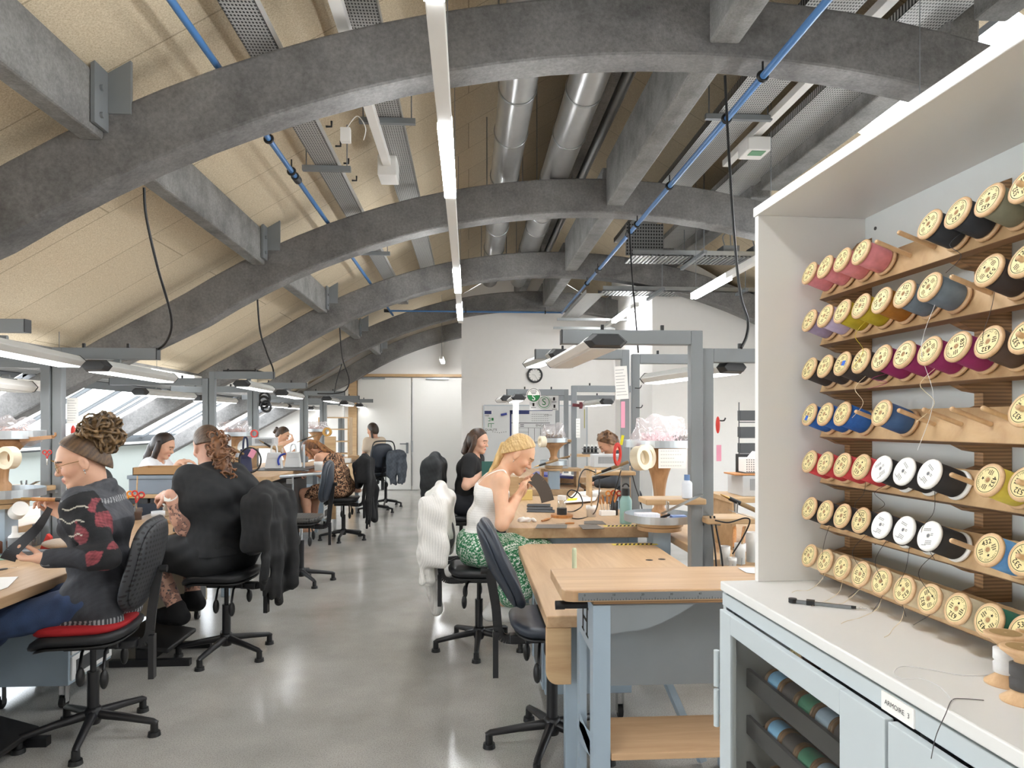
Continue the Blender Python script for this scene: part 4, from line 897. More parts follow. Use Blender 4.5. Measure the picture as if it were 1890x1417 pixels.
for yy in (Y0 + .12, Y0 + .21): hm.bx(hx - .0008, hx, yy, yy + .022, .70, .80)
hm.bx(hx - .0008, hx, Y0 + .13, Y0 + .22, .745, .757)
for yy in (Y0 + .105, Y0 + .195):
    for zz in (.694, .80): hm.bx(hx - .0008, hx, yy, yy + .052, zz, zz + .008)
obj('cut_out_letter', hm, M_INK, t)
obj('side_bar', wm(t).cyl((.446, Y0 + .13, .815), (.36, Y0 + .13, .815), .014, n=14).cyl((.36, Y0 + .13, .815), (.325, Y0 + .13, .815), .0165, n=14), M_BLKM, t)
obj('back_panel', wm(t).bx(.51, 1.7, Y1 - .025, Y1 - .005, .42, .80), M_DKST if False else plain('panel_grey', '#83898d', .5), t)
obj('lower_shelf', wm(t).bx(.512, 1.7, Y0 + .005, Y1 - .07, .285, .31), M_WOODX, t, .002)
m = MB().bar((1.0, 3.0, .02), (1.28, 2.9, .38), .05, .02); solo('steel_brace', MB().bar((.86, 3.1, .42), (1.02, 2.95, .02), .05, .03, (1, 0, 0)), M_BLUE, 'diagonal blue-grey steel brace under the cutting table', 'brace')
# pedestals on castors
def caster(m_root, x, y, zt, r_=.032):
    f = obj('castor', wm(m_root).cyl((x - .012, y, r_), (x + .012, y, r_), r_, n=20), M_BLACK, m_root)
    obj('castor_fork', wm(m_root).bx(x - .018, x - .014, y - .018, y + .018, r_ - .004, zt).bx(x + .014, x + .018, y - .018, y + .018, r_ - .004, zt).bx(x - .018, x + .018, y - .02, y + .02, zt - .012, zt), M_CHROME, f)
def pedestal(lab, x0, x1, y0, y1, z0, z1, face, mat=M_BLUE, drawers=3):
    t = thing('drawer_pedestal', lab, 'drawer unit', ((x0 + x1) / 2, (y0 + y1) / 2, 0), 0, 'drawer units on castors')
    obj('carcass', wm(t).bx(x0, x1, y0, y1, z0, z1), mat, t, .004)
    for i in range(drawers):
        a = z0 + .02 + (z1 - z0 - .03) * i / drawers; b = z0 + .01 + (z1 - z0 - .03) * (i + 1) / drawers
        fx_ = x1 if face > 0 else x0
        d_ = obj('drawer', wm(t).bx(*sorted((fx_, fx_ + face * .012)), y0 + .015, y1 - .015, a, b), M_PAPG if drawers > 2 else mat, t, .003)
        obj('drawer_recess', wm(t).bx(*sorted((fx_ + face * .012, fx_ + face * .0135)), y0 + .05, y1 - .05, a + .025, b - .025), M_DKST, d_)
    for x in (x0 + .05, x1 - .05):
        for y in (y0 + .05, y1 - .05): caster(t, x, y, z0)
    return t
pedestal('grey drawer unit on castors with crate fronts, below the nearest left bench', -2.5, -2.08, 3.72, 4.15, .13, .56, 1)
pedestal('drawer unit on castors holding wood offcuts, beside the man\'s feet', -2.45, -2.02, 5.05, 5.45, .12, .55, 1, plain('pedestal_beige', '#b9ab94', .6), 2)
pedestal('blue-grey drawer unit on castors under the low right workbench', .38, .82, 3.42, 3.9, .14, .56, -1, M_BLUE, 1)
pedestal('drawer unit on castors under the raised left bench', -2.45, -2.05, 9.85, 10.25, .12, .6, 1, M_BLUE, 3)
m = MB().bx(-2.55, -1.98, 2.95, 3.5, .03, .055); foot = thing('footrest', 'black footrest plate on the floor under the nearest woman', 'footrest', (-2.25, 3.15, 0))
obj('foot_plate', wm(foot).box((-2.22, 3.15, .12), (.42, .46, .03), (0, .3, 0)), M_BLACK, foot, .01); obj('base_frame', wm(foot).bx(-2.42, -1.95, 2.95, 2.99, 0, .04).bx(-2.42, -1.95, 3.31, 3.35, 0, .04).bx(-2.3, -2.2, 2.97, 3.33, .03, .09), M_BLKM, foot)
foot = thing('footrest', 'black footrest with a low steel frame under the man\'s shoes', 'footrest', (-2.02, 4.55, 0))
obj('foot_plate', wm(foot).box((-2.0, 4.55, .135), (.34, .44, .03), (0, .2, 0)), M_BLACK, foot, .01); obj('base_frame', wm(foot).bx(-2.2, -1.72, 4.36, 4.40, 0, .04).bx(-2.2, -1.72, 4.70, 4.74, 0, .04).bx(-2.05, -1.95, 4.38, 4.72, .03, .10), M_BLKM, foot)
# ---------------------------------------------------------------- people and cloth: solid modelling on a distance field
import openvdb as vdb
SKIN = vcol('skin', .5, 0, 30, .08); HAIR = vcol('hair_strands', .45, .35, 60, 0, (6, 6, 1.2)); CLOTH = vcol('woven_cloth', .85, .35, 350)
class F:
    """union of round cones / ellipsoids, blended; baked to one continuous mesh"""
    def __init__(s, vox=.008): s.p = []; s.vox = vox; s.clips = []; s.disp = None
    def cap(s, a, b, ra, rb=None, k=.03, sub=False): s.p.append(('c', V(a), V(b), ra, ra if rb is None else rb, k, sub)); return s
    def ell(s, c, r, T=None, k=.03, sub=False):
        s.p.append(('e', V(c), tuple(r), (T or Matrix.Identity(3)).to_3x3(), 0, k, sub)); return s
    def bake(s):
        lo = np.array([1e9] * 3); hi = -lo; bbs = []
        for q in s.p:
            if q[0] == 'c':
                r = max(q[3], q[4]); a, b = np.array(q[1]), np.array(q[2]); l, h = np.minimum(a, b) - r, np.maximum(a, b) + r
            else:
                r = max(q[2]); c = np.array(q[1]); l, h = c - r, c + r
            bbs.append((l, h))
            if not q[6]: lo = np.minimum(lo, l); hi = np.maximum(hi, h)
        pad_ = 4 * s.vox + .012; lo = lo - pad_; hi = hi + pad_; v = s.vox
        n = np.ceil((hi - lo) / v).astype(int) + 1
        D = np.full(n, .5, np.float32)
        ax = [lo[i] + v * np.arange(n[i]) for i in range(3)]
        for q, (l, h) in zip(s.p, bbs):
            k = q[5]; e = k + 3 * v
            i0 = np.clip(np.floor((l - e - lo) / v).astype(int), 0, n); i1 = np.clip(np.ceil((h + e - lo) / v).astype(int) + 1, 0, n)
            if (i1 <= i0).any(): continue
            X = ax[0][i0[0]:i1[0]][:, None, None]; Y = ax[1][i0[1]:i1[1]][None, :, None]; Z = ax[2][i0[2]:i1[2]][None, None, :]
            if q[0] == 'c':
                a, b = q[1], q[2]; ba = b - a; L2 = max(ba.dot(ba), 1e-9)
                x, y, z = X - a.x, Y - a.y, Z - a.z
                t = np.clip((x * ba.x + y * ba.y + z * ba.z) / L2, 0, 1)
                d = np.sqrt((x - t * ba.x) ** 2 + (y - t * ba.y) ** 2 + (z - t * ba.z) ** 2) - (q[3] + (q[4] - q[3]) * t)
            else:
                T = q[3]; c = q[1]; x, y, z = X - c.x, Y - c.y, Z - c.z
                ex = [(T[0][i] * x + T[1][i] * y + T[2][i] * z) / q[2][i] for i in range(3)]   # T columns are the axes
                g = np.sqrt(ex[0] ** 2 + ex[1] ** 2 + ex[2] ** 2) + 1e-6
                g2 = np.sqrt(sum((ex[i] / q[2][i]) ** 2 for i in range(3))) + 1e-6
                d = g * (g - 1) / g2
            sl = (slice(i0[0], i1[0]), slice(i0[1], i1[1]), slice(i0[2], i1[2])); A = D[sl]
            if q[6]:
                d = -d; hh = np.maximum(k - np.abs(A - d), 0) / max(k, 1e-6); D[sl] = np.maximum(A, d) + hh * hh * k * .25
            else:
                hh = np.maximum(k - np.abs(A - d), 0) / max(k, 1e-6); D[sl] = np.minimum(A, d) - hh * hh * k * .25
        G = (ax[0][:, None, None], ax[1][None, :, None], ax[2][None, None, :])
        if s.disp is not None: D = D + s.disp(*G).astype(np.float32)
        for c in s.clips: D = np.maximum(D, c(*G).astype(np.float32))
        g = vdb.FloatGrid(); g.background = .5; g.copyFromArray(np.ascontiguousarray(D, dtype=np.float32))
        pts, quads = g.convertToQuads(0.0)
        return np.array(pts) * v + lo, np.array(quads)[:, ::-1]
    def build(s, name, mat, parent, col, smooth=1):
        """col: colour triple or function of (N,3) world points -> (N,3)"""
        pts, q = s.bake(); o = bpy.data.objects.new(name, None) if False else None
        off = np.array(RM[parent].translation) if parent is not None and parent in RM else np.zeros(3)
        me = bpy.data.meshes.new(name); me.vertices.add(len(pts)); me.vertices.foreach_set('co', (pts - off).astype(np.float32).ravel())
        me.loops.add(q.size); me.polygons.add(len(q)); me.loops.foreach_set('vertex_index', q.ravel().astype(np.int32)); me.polygons.foreach_set('loop_start', np.arange(0, q.size, 4, dtype=np.int32)); me.polygons.foreach_set('use_smooth', np.ones(len(q), bool)); me.update(calc_edges=True)
        c = np.ones((len(pts), 4), np.float32); c[:, :3] = np.array(col(pts) if callable(col) else np.tile(np.array(col[:3]), (len(pts), 1)))
        a = me.color_attributes.new('Col', 'FLOAT_COLOR', 'POINT'); a.data.foreach_set('color', c.ravel())
        o = bpy.data.objects.new(name, me); COL.objects.link(o)
        if parent is not None: o.parent = parent
        me.materials.append(mat)
        if smooth: md = o.modifiers.new('smooth', 'SMOOTH'); md.factor = .5; md.iterations = smooth
        return o
def C(h): return np.array(rgb(h)[:3])
def vnoise(p, sc, seed=0):                                 # cheap smooth noise in -1..1
    r = np.random.RandomState(seed); o = 0
    for i in range(5):
        d = r.normal(size=3); d /= np.linalg.norm(d); o = o + np.sin((p @ d) * sc * (0.7 + .5 * i) + r.uniform(0, 6.28))
    return o / 3.2
def folds(sc, amp, seed=1, dirv=None):
    r = np.random.RandomState(seed); ds = [r.normal(size=3) for _ in range(4)]
    if dirv is not None: ds = [np.array(dirv) + .45 * d for d in ds]
    ph = r.uniform(0, 6.28, 4)
    def f(X, Y, Z):
        o = 0
        for i, d in enumerate(ds):
            d = d / np.linalg.norm(d); o = o + np.sin((X * d[0] + Y * d[1] + Z * d[2]) * sc * (.6 + .35 * i) + ph[i])
        return amp * o / 2
    return f
def ik(a, b, l1, l2, hint):
    a, b = V(a), V(b); d = b - a; L = min(d.length, (l1 + l2) * .995); dn = d.normalized()
    x = (l1 * l1 - l2 * l2 + L * L) / (2 * L); h = math.sqrt(max(l1 * l1 - x * x, 0)); hv = V(hint); hv = hv - dn * hv.dot(dn); hv.normalize()
    return a + dn * x + hv * h, a + dn * L
class Person:
    def __init__(p, hip, face, lean=(10, 20), s=1.0, w=1.0, pitch=25, hyaw=0, hroll=0, hands=None, feet=None, vox=.006, elb=None, neck_f=0.0, shrug=0.0, sidelean=0):
        p.s, p.w, p.vox = s, w, vox; hip = V(hip); p.hip = hip
        f = V((cos(face), sin(face), 0)); l = V((-sin(face), cos(face), 0)); u = V((0, 0, 1)); p.f, p.l = f, l
        side = l * math.tan(R(sidelean))
        s1 = (u * cos(R(lean[0])) + f * sin(R(lean[0])) + side).normalized(); s2 = (u * cos(R(lean[1])) + f * sin(R(lean[1])) + side).normalized()
        p.s1, p.s2 = s1, s2; p.f2 = l.cross(s2); p.f1 = l.cross(s1)
        p.waist = hip + s1 * (.18 * s); p.chest = hip + s1 * (.24 * s) + s2 * (.12 * s); p.nb = hip + s1 * (.24 * s) + s2 * (.27 * s)
        p.sh = {}; p.el = {}; p.wr = {}
        p.f2 = -p.f2 if p.f2.dot(f) < 0 else p.f2
        for q, sg in (('L', 1), ('R', -1)):
            p.sh[q] = p.nb + l * (sg * .158 * s * (1 + (w - 1) * .55)) - s2 * (.045 * s) + u * shrug + p.f2 * (.01 * s)
        # head
        hp = R(pitch); hyw = R(hyaw); hf0 = (f * cos(hyw) + l * sin(hyw)); p.hl = (l * cos(hyw) - f * sin(hyw)); p.hf = hf0 * cos(hp) - u * sin(hp); p.hu = u * cos(hp) + hf0 * sin(hp)
        if hroll: rr = Matrix.Rotation(R(hroll), 3, p.hf); p.hl = rr @ p.hl; p.hu = rr @ p.hu
        nd = (s2 * .6 + p.hu * .4).normalized(); p.hb = p.nb + nd * (.075 * s) + f * (neck_f * s)
        p.hc = p.hb + p.hu * (.085 * s) + p.hf * (.022 * s)
        elb = elb or {}
        for q, sg in (('L', 1), ('R', -1)):
            tgt = (hands or {}).get(q)
            if tgt is None: tgt = p.sh[q] + f * .25 * s - u * .35 * s
            p.el[q], p.wr[q] = ik(p.sh[q], tgt, .285 * s, .245 * s, elb.get(q, l * sg * .5 - u))
        p.hj, p.kn, p.an = {}, {}, {}
        for q, sg in (('L', 1), ('R', -1)):
            p.hj[q] = hip + l * (sg * .085 * s * w) - u * (.015 * s) + f * .02
            ft = (feet or {}).get(q)
            if ft is None: ft = hip + f * .42 * s + l * sg * .1 + V((0, 0, -.40 * s))
            p.kn[q], p.an[q] = ik(p.hj[q], ft, .43 * s, .41 * s, f * .9 + u * .6 + l * sg * .12)
    def P(p, a, b, c): return p.hc + (p.hf * a + p.hl * b + p.hu * c) * p.s     # head frame point
    def torso(p, F_, g=0.0, parts=('pelvis', 'belly', 'chest', 'shoulder')):
        s, w, l = p.s, p.w, p.l; bulk = .115 * s * (1 + (w - 1) * .9)
        if 'pelvis' in parts: F_.cap(p.hip + l * .075 * s * w, p.hip - l * .075 * s * w, .115 * s * (1 + (w - 1) * .6) + g, k=.05); F_.cap(p.hip - p.f * .035 * s + l * .06, p.hip - p.f * .035 * s - l * .06, .095 * s + g, k=.05)
        if 'belly' in parts:
            F_.cap(p.waist + l * .06 * s * w, p.waist - l * .06 * s * w, bulk * .86 + g, k=.06)
            if w > 1.2: F_.ell(p.waist + p.f * .1, (.15, .17, .15), Matrix.Identity(3), .06)
        if 'chest' in parts: F_.cap(p.chest + l * .085 * s * w, p.chest - l * .085 * s * w, bulk * .97 + g, k=.06)
        if 'shoulder' in parts:
            for q in 'LR': F_.cap(p.nb - p.s2 * .035 * s, p.sh[q], .062 * s * (1 + (w - 1) * .4) + g, .058 * s * (1 + (w - 1) * .5) + g, .045)
            F_.cap(p.sh['L'] * .75 + p.sh['R'] * .25 - p.s2 * .06 * s - p.f2 * .02, p.sh['R'] * .75 + p.sh['L'] * .25 - p.s2 * .06 * s - p.f2 * .02, .075 * s + g, k=.05)
    def arm(p, F_, q, g=0.0, upto=2.0):
        s, w = p.s, 1 + (p.w - 1) * .55; e, h, wr = p.el[q], p.sh[q], p.wr[q]
        t = min(upto, 1.0); F_.cap(h, h.lerp(e, t), .052 * s * w + g, (.052 - .012 * t) * s * w + g, .03)
        if upto > 1:
            t = upto - 1; m = e.lerp(wr, .3); F_.cap(e, e.lerp(wr, min(t, .3)), .041 * s * w + g, .043 * s * w + g, .03)
            if t > .3: F_.cap(m, e.lerp(wr, t), .043 * s * w + g, (.043 - .018 * (t - .3) / .7) * s * w + g, .025)
    def leg(p, F_, q, g=0.0, upto=2.0):
        s, w = p.s, 1 + (p.w - 1) * .5; h, k, a = p.hj[q], p.kn[q], p.an[q]
        t = min(upto, 1); F_.cap(h, h.lerp(k, t), .092 * s * w + g, (.092 - .034 * t) * s * w + g, .04)
        if upto > 1:
            t = upto - 1; b = (k.lerp(a, .32)) - p.f * .012; F_.cap(k, b if t > .32 else k.lerp(a, t), .055 * s * w + g, .056 * s * w + g, .03)
            if t > .32: F_.cap(b, k.lerp(a, t), .056 * s * w + g, (.056 - .02 * (t - .32) / .68) * s * w + g, .03)
    def foot(p, F_, q, g=0.0, toe=None):
        d = V(toe) if toe is not None else p.f * 1.0; d.normalize(); a = p.an[q]; s = p.s
        F_.cap(a - d * .045 * s + V((0, 0, -.05 * s)), a + d * .09 * s + V((0, 0, -.055 * s)), .034 * s + g, .034 * s + g, .03); F_.cap(a + d * .07 * s + V((0, 0, -.055 * s)), a + d * .165 * s + V((0, 0, -.062 * s)), .034 * s + g, .026 * s + g, .03); F_.cap(a, a + V((0, 0, -.04 * s)), .04 * s + g, k=.03)
    def head(p, F_):
        s = p.s; T = Matrix((p.hf, p.hl, p.hu)).transposed(); E = lambda a, b, c, r, **k: F_.ell(p.P(a, b, c), tuple(x * s for x in r), T, **k)
        E(-.008, 0, .028, (.098, .076, .098), k=.03); E(.022, 0, -.045, (.068, .056, .072), k=.03); E(.03, 0, .03, (.062, .062, .06), k=.03)
        F_.cap(p.P(-.012, .05, -.062), p.P(.066, .012, -.104), .017 * s, .017 * s, .025); F_.cap(p.P(-.012, -.05, -.062), p.P(.066, -.012, -.104), .017 * s, .017 * s, .025)
        E(.074, 0, -.103, (.018, .02, .016), k=.02)                                           # chin
        F_.cap(p.P(.084, .034, .022), p.P(.092, 0, .02), .0115 * s, .012 * s, .02); F_.cap(p.P(.084, -.034, .022), p.P(.092, 0, .02), .0115 * s, .012 * s, .02)
        for q in (1, -1):
            E(.062, q * .042, -.03, (.026, .024, .022), k=.025)
            E(.102, q * .032, .0, (.017, .017, .013), k=.016, sub=True); E(.077, q * .031, -.001, (.0135, .0135, .0125), k=.006)
        F_.cap(p.P(.090, 0, .008), p.P(.113, 0, -.03), .0075 * s, .0105 * s, .012); E(.107, 0, -.035, (.013, .016, .009), k=.01)
        for q in (1, -1): E(.097, q * .011, -.037, (.010, .008, .007), k=.008)
        F_.cap(p.P(.083, .02, -.066), p.P(.096, 0, -.064), .006 * s, .0068 * s, .01); F_.cap(p.P(.083, -.02, -.066), p.P(.096, 0, -.064), .006 * s, .0068 * s, .01)
        F_.cap(p.P(.080, .017, -.077), p.P(.092, 0, -.0775), .0065 * s, .0075 * s, .01); F_.cap(p.P(.080, -.017, -.077), p.P(.092, 0, -.0775), .0065 * s, .0075 * s, .01)
        for q in (1, -1):                                                                     # ears
            E(-.014, q * .0800, -.010, (.020, .0115, .033), k=.008); E(-.008, q * .0925, -.006, (.009, .008, .017), k=.006, sub=True); E(-.008, q * .077, -.036, (.009, .006, .009), k=.008)
        F_.cap(p.nb - p.s2 * .04 * s, p.hb - p.hf * .004 + p.hu * .02 * s, .056 * s * (1 + (p.w - 1) * .5), .051 * s * (1 + (p.w - 1) * .4), .03); F_.cap(p.hb, p.P(-.02, 0, -.03), .05 * s, .055 * s, .03)
    def facecol(p, skin, lips='#b5655a', brow='#3d2c20'):
        sk = C(skin); lp = C(lips); bw = C(brow); s = p.s; hc, hf, hl, hu = [np.array(x) for x in (p.hc, p.hf, p.hl, p.hu)]
        def f(P):
            q = (P - hc) / s; a, b, c = q @ hf, q @ hl, q @ hu; out = np.tile(sk, (len(P), 1)); ab = np.abs(b)
            ch = np.exp(-((ab - .042) / .02) ** 2 - ((c + .03) / .022) ** 2) * (a > .02); out = out * (1 + np.outer(ch, np.array([.06, -.12, -.12])))
            m = (a > .078) & (ab < .021) & (np.abs(c + .071) < .0105 * (1 - (ab / .025) ** 2)); out[m] = lp
            m = (a > .06) & (np.abs(ab - .034) < .021) & (np.abs(c - .0235 + .12 * (ab - .03) ** 1) < .0045); out[m] = bw
            m = (a > .072) & (np.abs(ab - .031) < .0125) & (np.abs(c + .006) < .0028); out[m] = bw * .6                 # lash line of lowered lids
            return out
        return f
    def hand(p, F_, q, d, n, curl=(50, 50, 30), spread=.0, thumb=None, s=None):
        """palm plus five fingers; d: wrist to knuckles, n: palm side"""
        s = s or p.s; d = V(d).normalized(); n = V(n); n = (n - d * n.dot(d)).normalized(); sd = d.cross(n)
        if q == 'R': sd = -sd                                                              # sd points to the thumb side
        w = p.wr[q]; K = []
        for i, (o, L) in enumerate(((.026, .088), (.009, .092), (-.009, .088), (-.026, .080))):
            k = w + d * L * s + sd * o * s; K.append(k); F_.cap(w + d * .012 * s + sd * o * .55 * s, k, .0145 * s, .0112 * s, .012)
        lens = ((.042, .025, .02), (.046, .029, .021), (.043, .027, .02), (.033, .021, .018)); tips = []
        for i, k in enumerate(K):
            a = 0; pt = k; off = sd * ((.5 - i / 3.0) * spread)
            for j in range(3):
                a += R(curl[j] * (1 + (i - 1) * .08)); dd = (d * cos(a) + n * sin(a) + off).normalized(); nx = pt + dd * lens[i][j] * s
                F_.cap(pt, nx, (.0096 - .0011 * j) * s, (.0088 - .0012 * j) * s, .004); pt = nx
            tips.append(pt)
        b0 = w + d * .022 * s + sd * .022 * s + n * .004; tg = V(thumb) if thumb is not None else b0 + (d * .75 + sd * .45 + n * .55).normalized() * .085 * s
        m1 = b0 + ((tg - b0) * .45 + sd * .014 * s); F_.cap(b0, m1, .0145 * s, .0105 * s, .01); m2 = m1.lerp(tg, .55) + sd * .004; F_.cap(m1, m2, .0105 * s, .0095 * s, .004); F_.cap(m2, tg, .0095 * s, .0078 * s, .004)
        F_.cap(p.el[q].lerp(w, .9), w + d * .02 * s, .0255 * s * (1 + (p.w - 1) * .3), .0205 * s, .015)
        return tips
    def haircap(p, F_, grow=.013, front=.012, slope=.8, low=-.085, back=1.0):
        """close skull-cap of hair with a hairline"""
        s = p.s; T = Matrix((p.hf, p.hl, p.hu)).transposed()
        F_.ell(p.P(-.010, 0, .03), tuple(x * s + grow for x in (.098, .077, .098)), T, .02); F_.ell(p.P(-.045, 0, -.02), tuple(x * s + grow for x in (.062, .066, .075)), T, .03)
        hc, hf, hu = [np.array(x) for x in (p.hc, p.hf, p.hu)]
        def clip(X, Y, Z):
            x, y, z = (X - hc[0]) / s, (Y - hc[1]) / s, (Z - hc[2]) / s; a = x * hf[0] + y * hf[1] + z * hf[2]; c = x * hu[0] + y * hu[1] + z * hu[2]
            return np.maximum((a - (front + slope * (c - .02))) * .75, (low - c)) * s
        return clip
def merge(fa, fb_):
    fa.p += fb_.p; return fa
# ---------------------------------------------------------------- the people
DN = V((0, 0, -1)); UP = V((0, 0, 1))
def bodyof(p, t, skin, lips='#b5655a', brow='#3d2c20', hands=True, feet=True, hd=None, extra=None):
    f = F(p.vox); p.torso(f); p.head(f)
    for q in 'LR':
        p.arm(f, q); p.leg(f, q)
        if feet: p.foot(f, q)
    for q, a in (hd or {}).items(): p.hand(f, q, *a[0], **a[1])
    fc = p.facecol(skin, lips, brow)
    return f.build('body', SKIN, t, (lambda P: extra(P, fc(P))) if extra else fc)
def garment(p, t, name, col, parts=(), arms=0, legs=0, g=.012, ag=None, lg=None, vox=None, disp=None, clips=(), adds=None, mat=None):
    f = F(vox or p.vox); p.torso(f, g, parts) if parts else None
    for q in 'LR':
        if arms: p.arm(f, q, ag if ag is not None else g, arms)
        if legs: p.leg(f, q, lg if lg is not None else g, legs)
    if adds: adds(f)
    f.disp = disp; f.clips = list(clips); return f.build(name, mat or CLOTH, t, col)
def above(pt, n):                                          # keep the side the normal points away from
    n = V(n).normalized(); c = V(pt).dot(n)
    return lambda X, Y, Z: X * n.x + Y * n.y + Z * n.z - c
def neckhole(p, r=.075, fwd=.02):
    c = p.nb + p.f2 * fwd + p.s2 * .03
    return lambda X, Y, Z: r - np.sqrt((X - c.x) ** 2 + (Y - c.y) ** 2 + (Z - c.z) ** 2)
def haircol(lo, hi, sc=90, seed=0, p=None):
    lo, hi = C(lo), C(hi)
    def f(P):
        if p is not None:
            q = P - np.array(p.hc); Q = np.stack([(q @ np.array(p.hf)) * .3 + .25 * (q @ np.array(p.hu)), q @ np.array(p.hl), (q @ np.array(p.hu)) + .25 * (q @ np.array(p.hf))], 1)
        else: Q = P * np.array([1, 1, .4])
        k = (vnoise(Q, sc, seed) * .5 + .5 + .15 * vnoise(Q, sc * 2.7, seed + 5)).clip(0, 1)[:, None]; return lo * (1 - k) + hi * k
    return f
def curls(f, c, r, n, seed, rad=.006, sub=4, ex=1.0):
    q = random.Random(seed)
    for _ in range(n):
        d = V((q.gauss(0, 1), q.gauss(0, 1), q.gauss(0, 1))).normalized(); p0 = V(c) + d * r * q.uniform(.55, 1.0); a = d.cross(V((q.gauss(0, 1), q.gauss(0, 1), q.gauss(0, 1)))).normalized(); b = d; rr = r * q.uniform(.22, .4) * ex; pr = None
        for j in range(sub + 1):
            t = j / sub * 3.6; pt = p0 + a * rr * math.cos(t) + b * rr * math.sin(t)
            if pr is not None: f.cap(pr, pt, rad, rad * .85, .006)
            pr = pt
def strands(f, pts, r, n, spread, seed, wav=.0, k=.01):
    q = random.Random(seed)
    for _ in range(n):
        o = V((q.uniform(-1, 1), q.uniform(-1, 1), q.uniform(-.5, .5))) * spread; ph = q.uniform(0, 6); pr = None; m = len(pts)
        for j, pt in enumerate(pts):
            w_ = V((math.sin(ph + j * 1.7), math.cos(ph + j * 1.3), 0)) * wav; e = V(pt) + o * (0.5 + .6 * j / m) + w_; rr = r * (1 - .5 * j / m)
            if pr is not None: f.cap(pr, e, rr * 1.05, rr, k)
            pr = e
# --- nearest woman, left: studded dark denim jacket, holding a hot tool and a strap
hip = V((CH1.x + .02, CH1.y + .02, .665)); p = Person(hip, PI + .06, (-1, 5), .99, 1.0, pitch=16, hyaw=20, vox=.0048, hands={'L': W(80, 1030, 3.02), 'R': W(117, 952, 3.38)}, feet={'L': (-2.38, 3.08, .25), 'R': (-2.42, 3.36, .26)}, elb={'L': V((.6, -.25, -1)), 'R': V((.4, .5, -1))}, neck_f=.0)
t = thing('person', 'woman with curly bun and glasses in black studded denim jacket, nearest on the left', 'person', (hip.x, hip.y, 0), 0, 'people at the benches')
hdL = ((V((-1, .05, .0)), V((0, .15, 1))), dict(curl=(35, 45, 35), thumb=p.wr['L'] + V((-.10, .03, .055)))); hdR = ((V((-.55, -.1, .75)), V((-.5, -.85, -.2))), dict(curl=(45, 55, 35), thumb=p.wr['R'] + V((-.085, -.045, .055))))
bodyof(p, t, '#d2a48a', '#b0746a', '#4a3626', hd={'L': hdL, 'R': hdR})
def jcol(P):
    n = vnoise(P, 140, 3)[:, None] * .18 + 1; out = np.tile(C('#313237'), (len(P), 1)) * n
    a, b = np.array(p.sh['L']), np.array(p.el['L']); ba = b - a; tt = ((P - a) @ ba) / (ba @ ba); dist = np.linalg.norm(P - a - np.outer(tt.clip(0, 1), ba), axis=1)
    slv = (dist < .095) & (P[:, 1] < a[1] + .04) & (tt > -.1); out[slv] = C('#1b1b1e') * n[slv]
    red = slv & (vnoise(P, 26, 11) > .32) & (tt > .05); out[red] = (C('#7d3a40') * (1 + .5 * vnoise(P, 220, 5))[:, None].clip(.4, 1.6))[red]
    zz = (P[:, 2] + .009 * np.sin(P[:, 0] * 62)) / .062; ln = slv & (np.abs(zz - np.round(zz)) < .045) & (P[:, 0] < a[0] + .07) & (tt > .02) & (vnoise(P, 12, 8) > -.75); out[ln] = C('#c9c3b4')
    yk = (P[:, 2] > p.chest.z + .02) & ~slv; out[yk] = C('#4a4b50') * n[yk]
    st = ((np.abs(P[:, 2] - (p.hip.z - .085)) < .016) | (np.abs(P[:, 2] - (p.nb.z - .035)) < .012) & yk); gx_ = np.abs(((P[:, 0] + P[:, 1]) / .022) % 1 - .5) < .22; s2 = st & gx_; out[s2] = C('#9a9a9c')
    return out
def jadd(f):
    for a, b in ((.06, .09), (-.06, .09), (.06, -.09), (-.06, -.09)): f.cap(p.hip + V((a, b, .02)), p.hip + V((a * 1.1, b * 1.1, -.085)), .075, .08, .05)
    ring = [p.nb + p.l * (.075 * cos(2 * PI * i / 12)) + p.f2 * (.07 * sin(2 * PI * i / 12)) + UP * (.022 - .02 * sin(2 * PI * i / 12)) for i in range(13)]
    for a, b in zip(ring[:-1], ring[1:]): f.cap(a, b, .017, .017, .012); f.cap(a - UP * .03, b - UP * .03, .016, k=.02)
garment(p, t, 'denim_jacket', jcol, ('pelvis', 'belly', 'chest', 'shoulder'), arms=1.9, g=.014, ag=.013, disp=folds(48, .005, 2), adds=jadd, clips=[above(p.hip - UP * .125, DN), neckhole(p, .062, .025)], vox=.0055)
garment(p, t, 'jeans', lambda P: C('#2b3c5c') * (1 + .25 * vnoise(P, 60, 2))[:, None], ('pelvis',), legs=1.96, g=.006, lg=.008, disp=folds(60, .003, 4), vox=.008)
f = F(.008)
for q in 'LR': p.foot(f, q, .012)
f.build('shoes', CLOTH, t, C('#2a2c30'))
h = F(.005); c_ = p.haircap(h, .013, -.018, 1.0, -.105); h.ell(p.P(-.06, 0, -.055), (.05, .062, .06), None, .03); T_ = Matrix((p.hf, p.hl, p.hu)).transposed()
h.clips.append(c_); h.build('hair', HAIR, t, haircol('#43342a', '#6f553b', 230, 0, p))
h = F(.0045); bc = p.P(-.115, .0, .105); h.ell(bc, (.06, .06, .062), None, .02); curls(h, bc, .088, 150, 5, .0055, 6, 1.1); h.build('hair_bun', HAIR, t, haircol('#33281d', '#8a6c47', 120, 2))
gl = MB(RM[t].inverted())
for q in (1, -1): gl.torus(p.P(.104, q * .033, -.004), p.hf, .023, .0012, 24, 6); gl.tube([p.P(.104, q * .056, .002), p.P(.05, q * .074, .006), p.P(-.012, q * .08, .004)], .0013, 6)
gl.tube([p.P(.106, .011, 0), p.P(.109, 0, .004), p.P(.106, -.011, 0)], .0013, 6); obj('glasses', gl, plain('brass_wire', '#a58b5a', .25, .9), t)
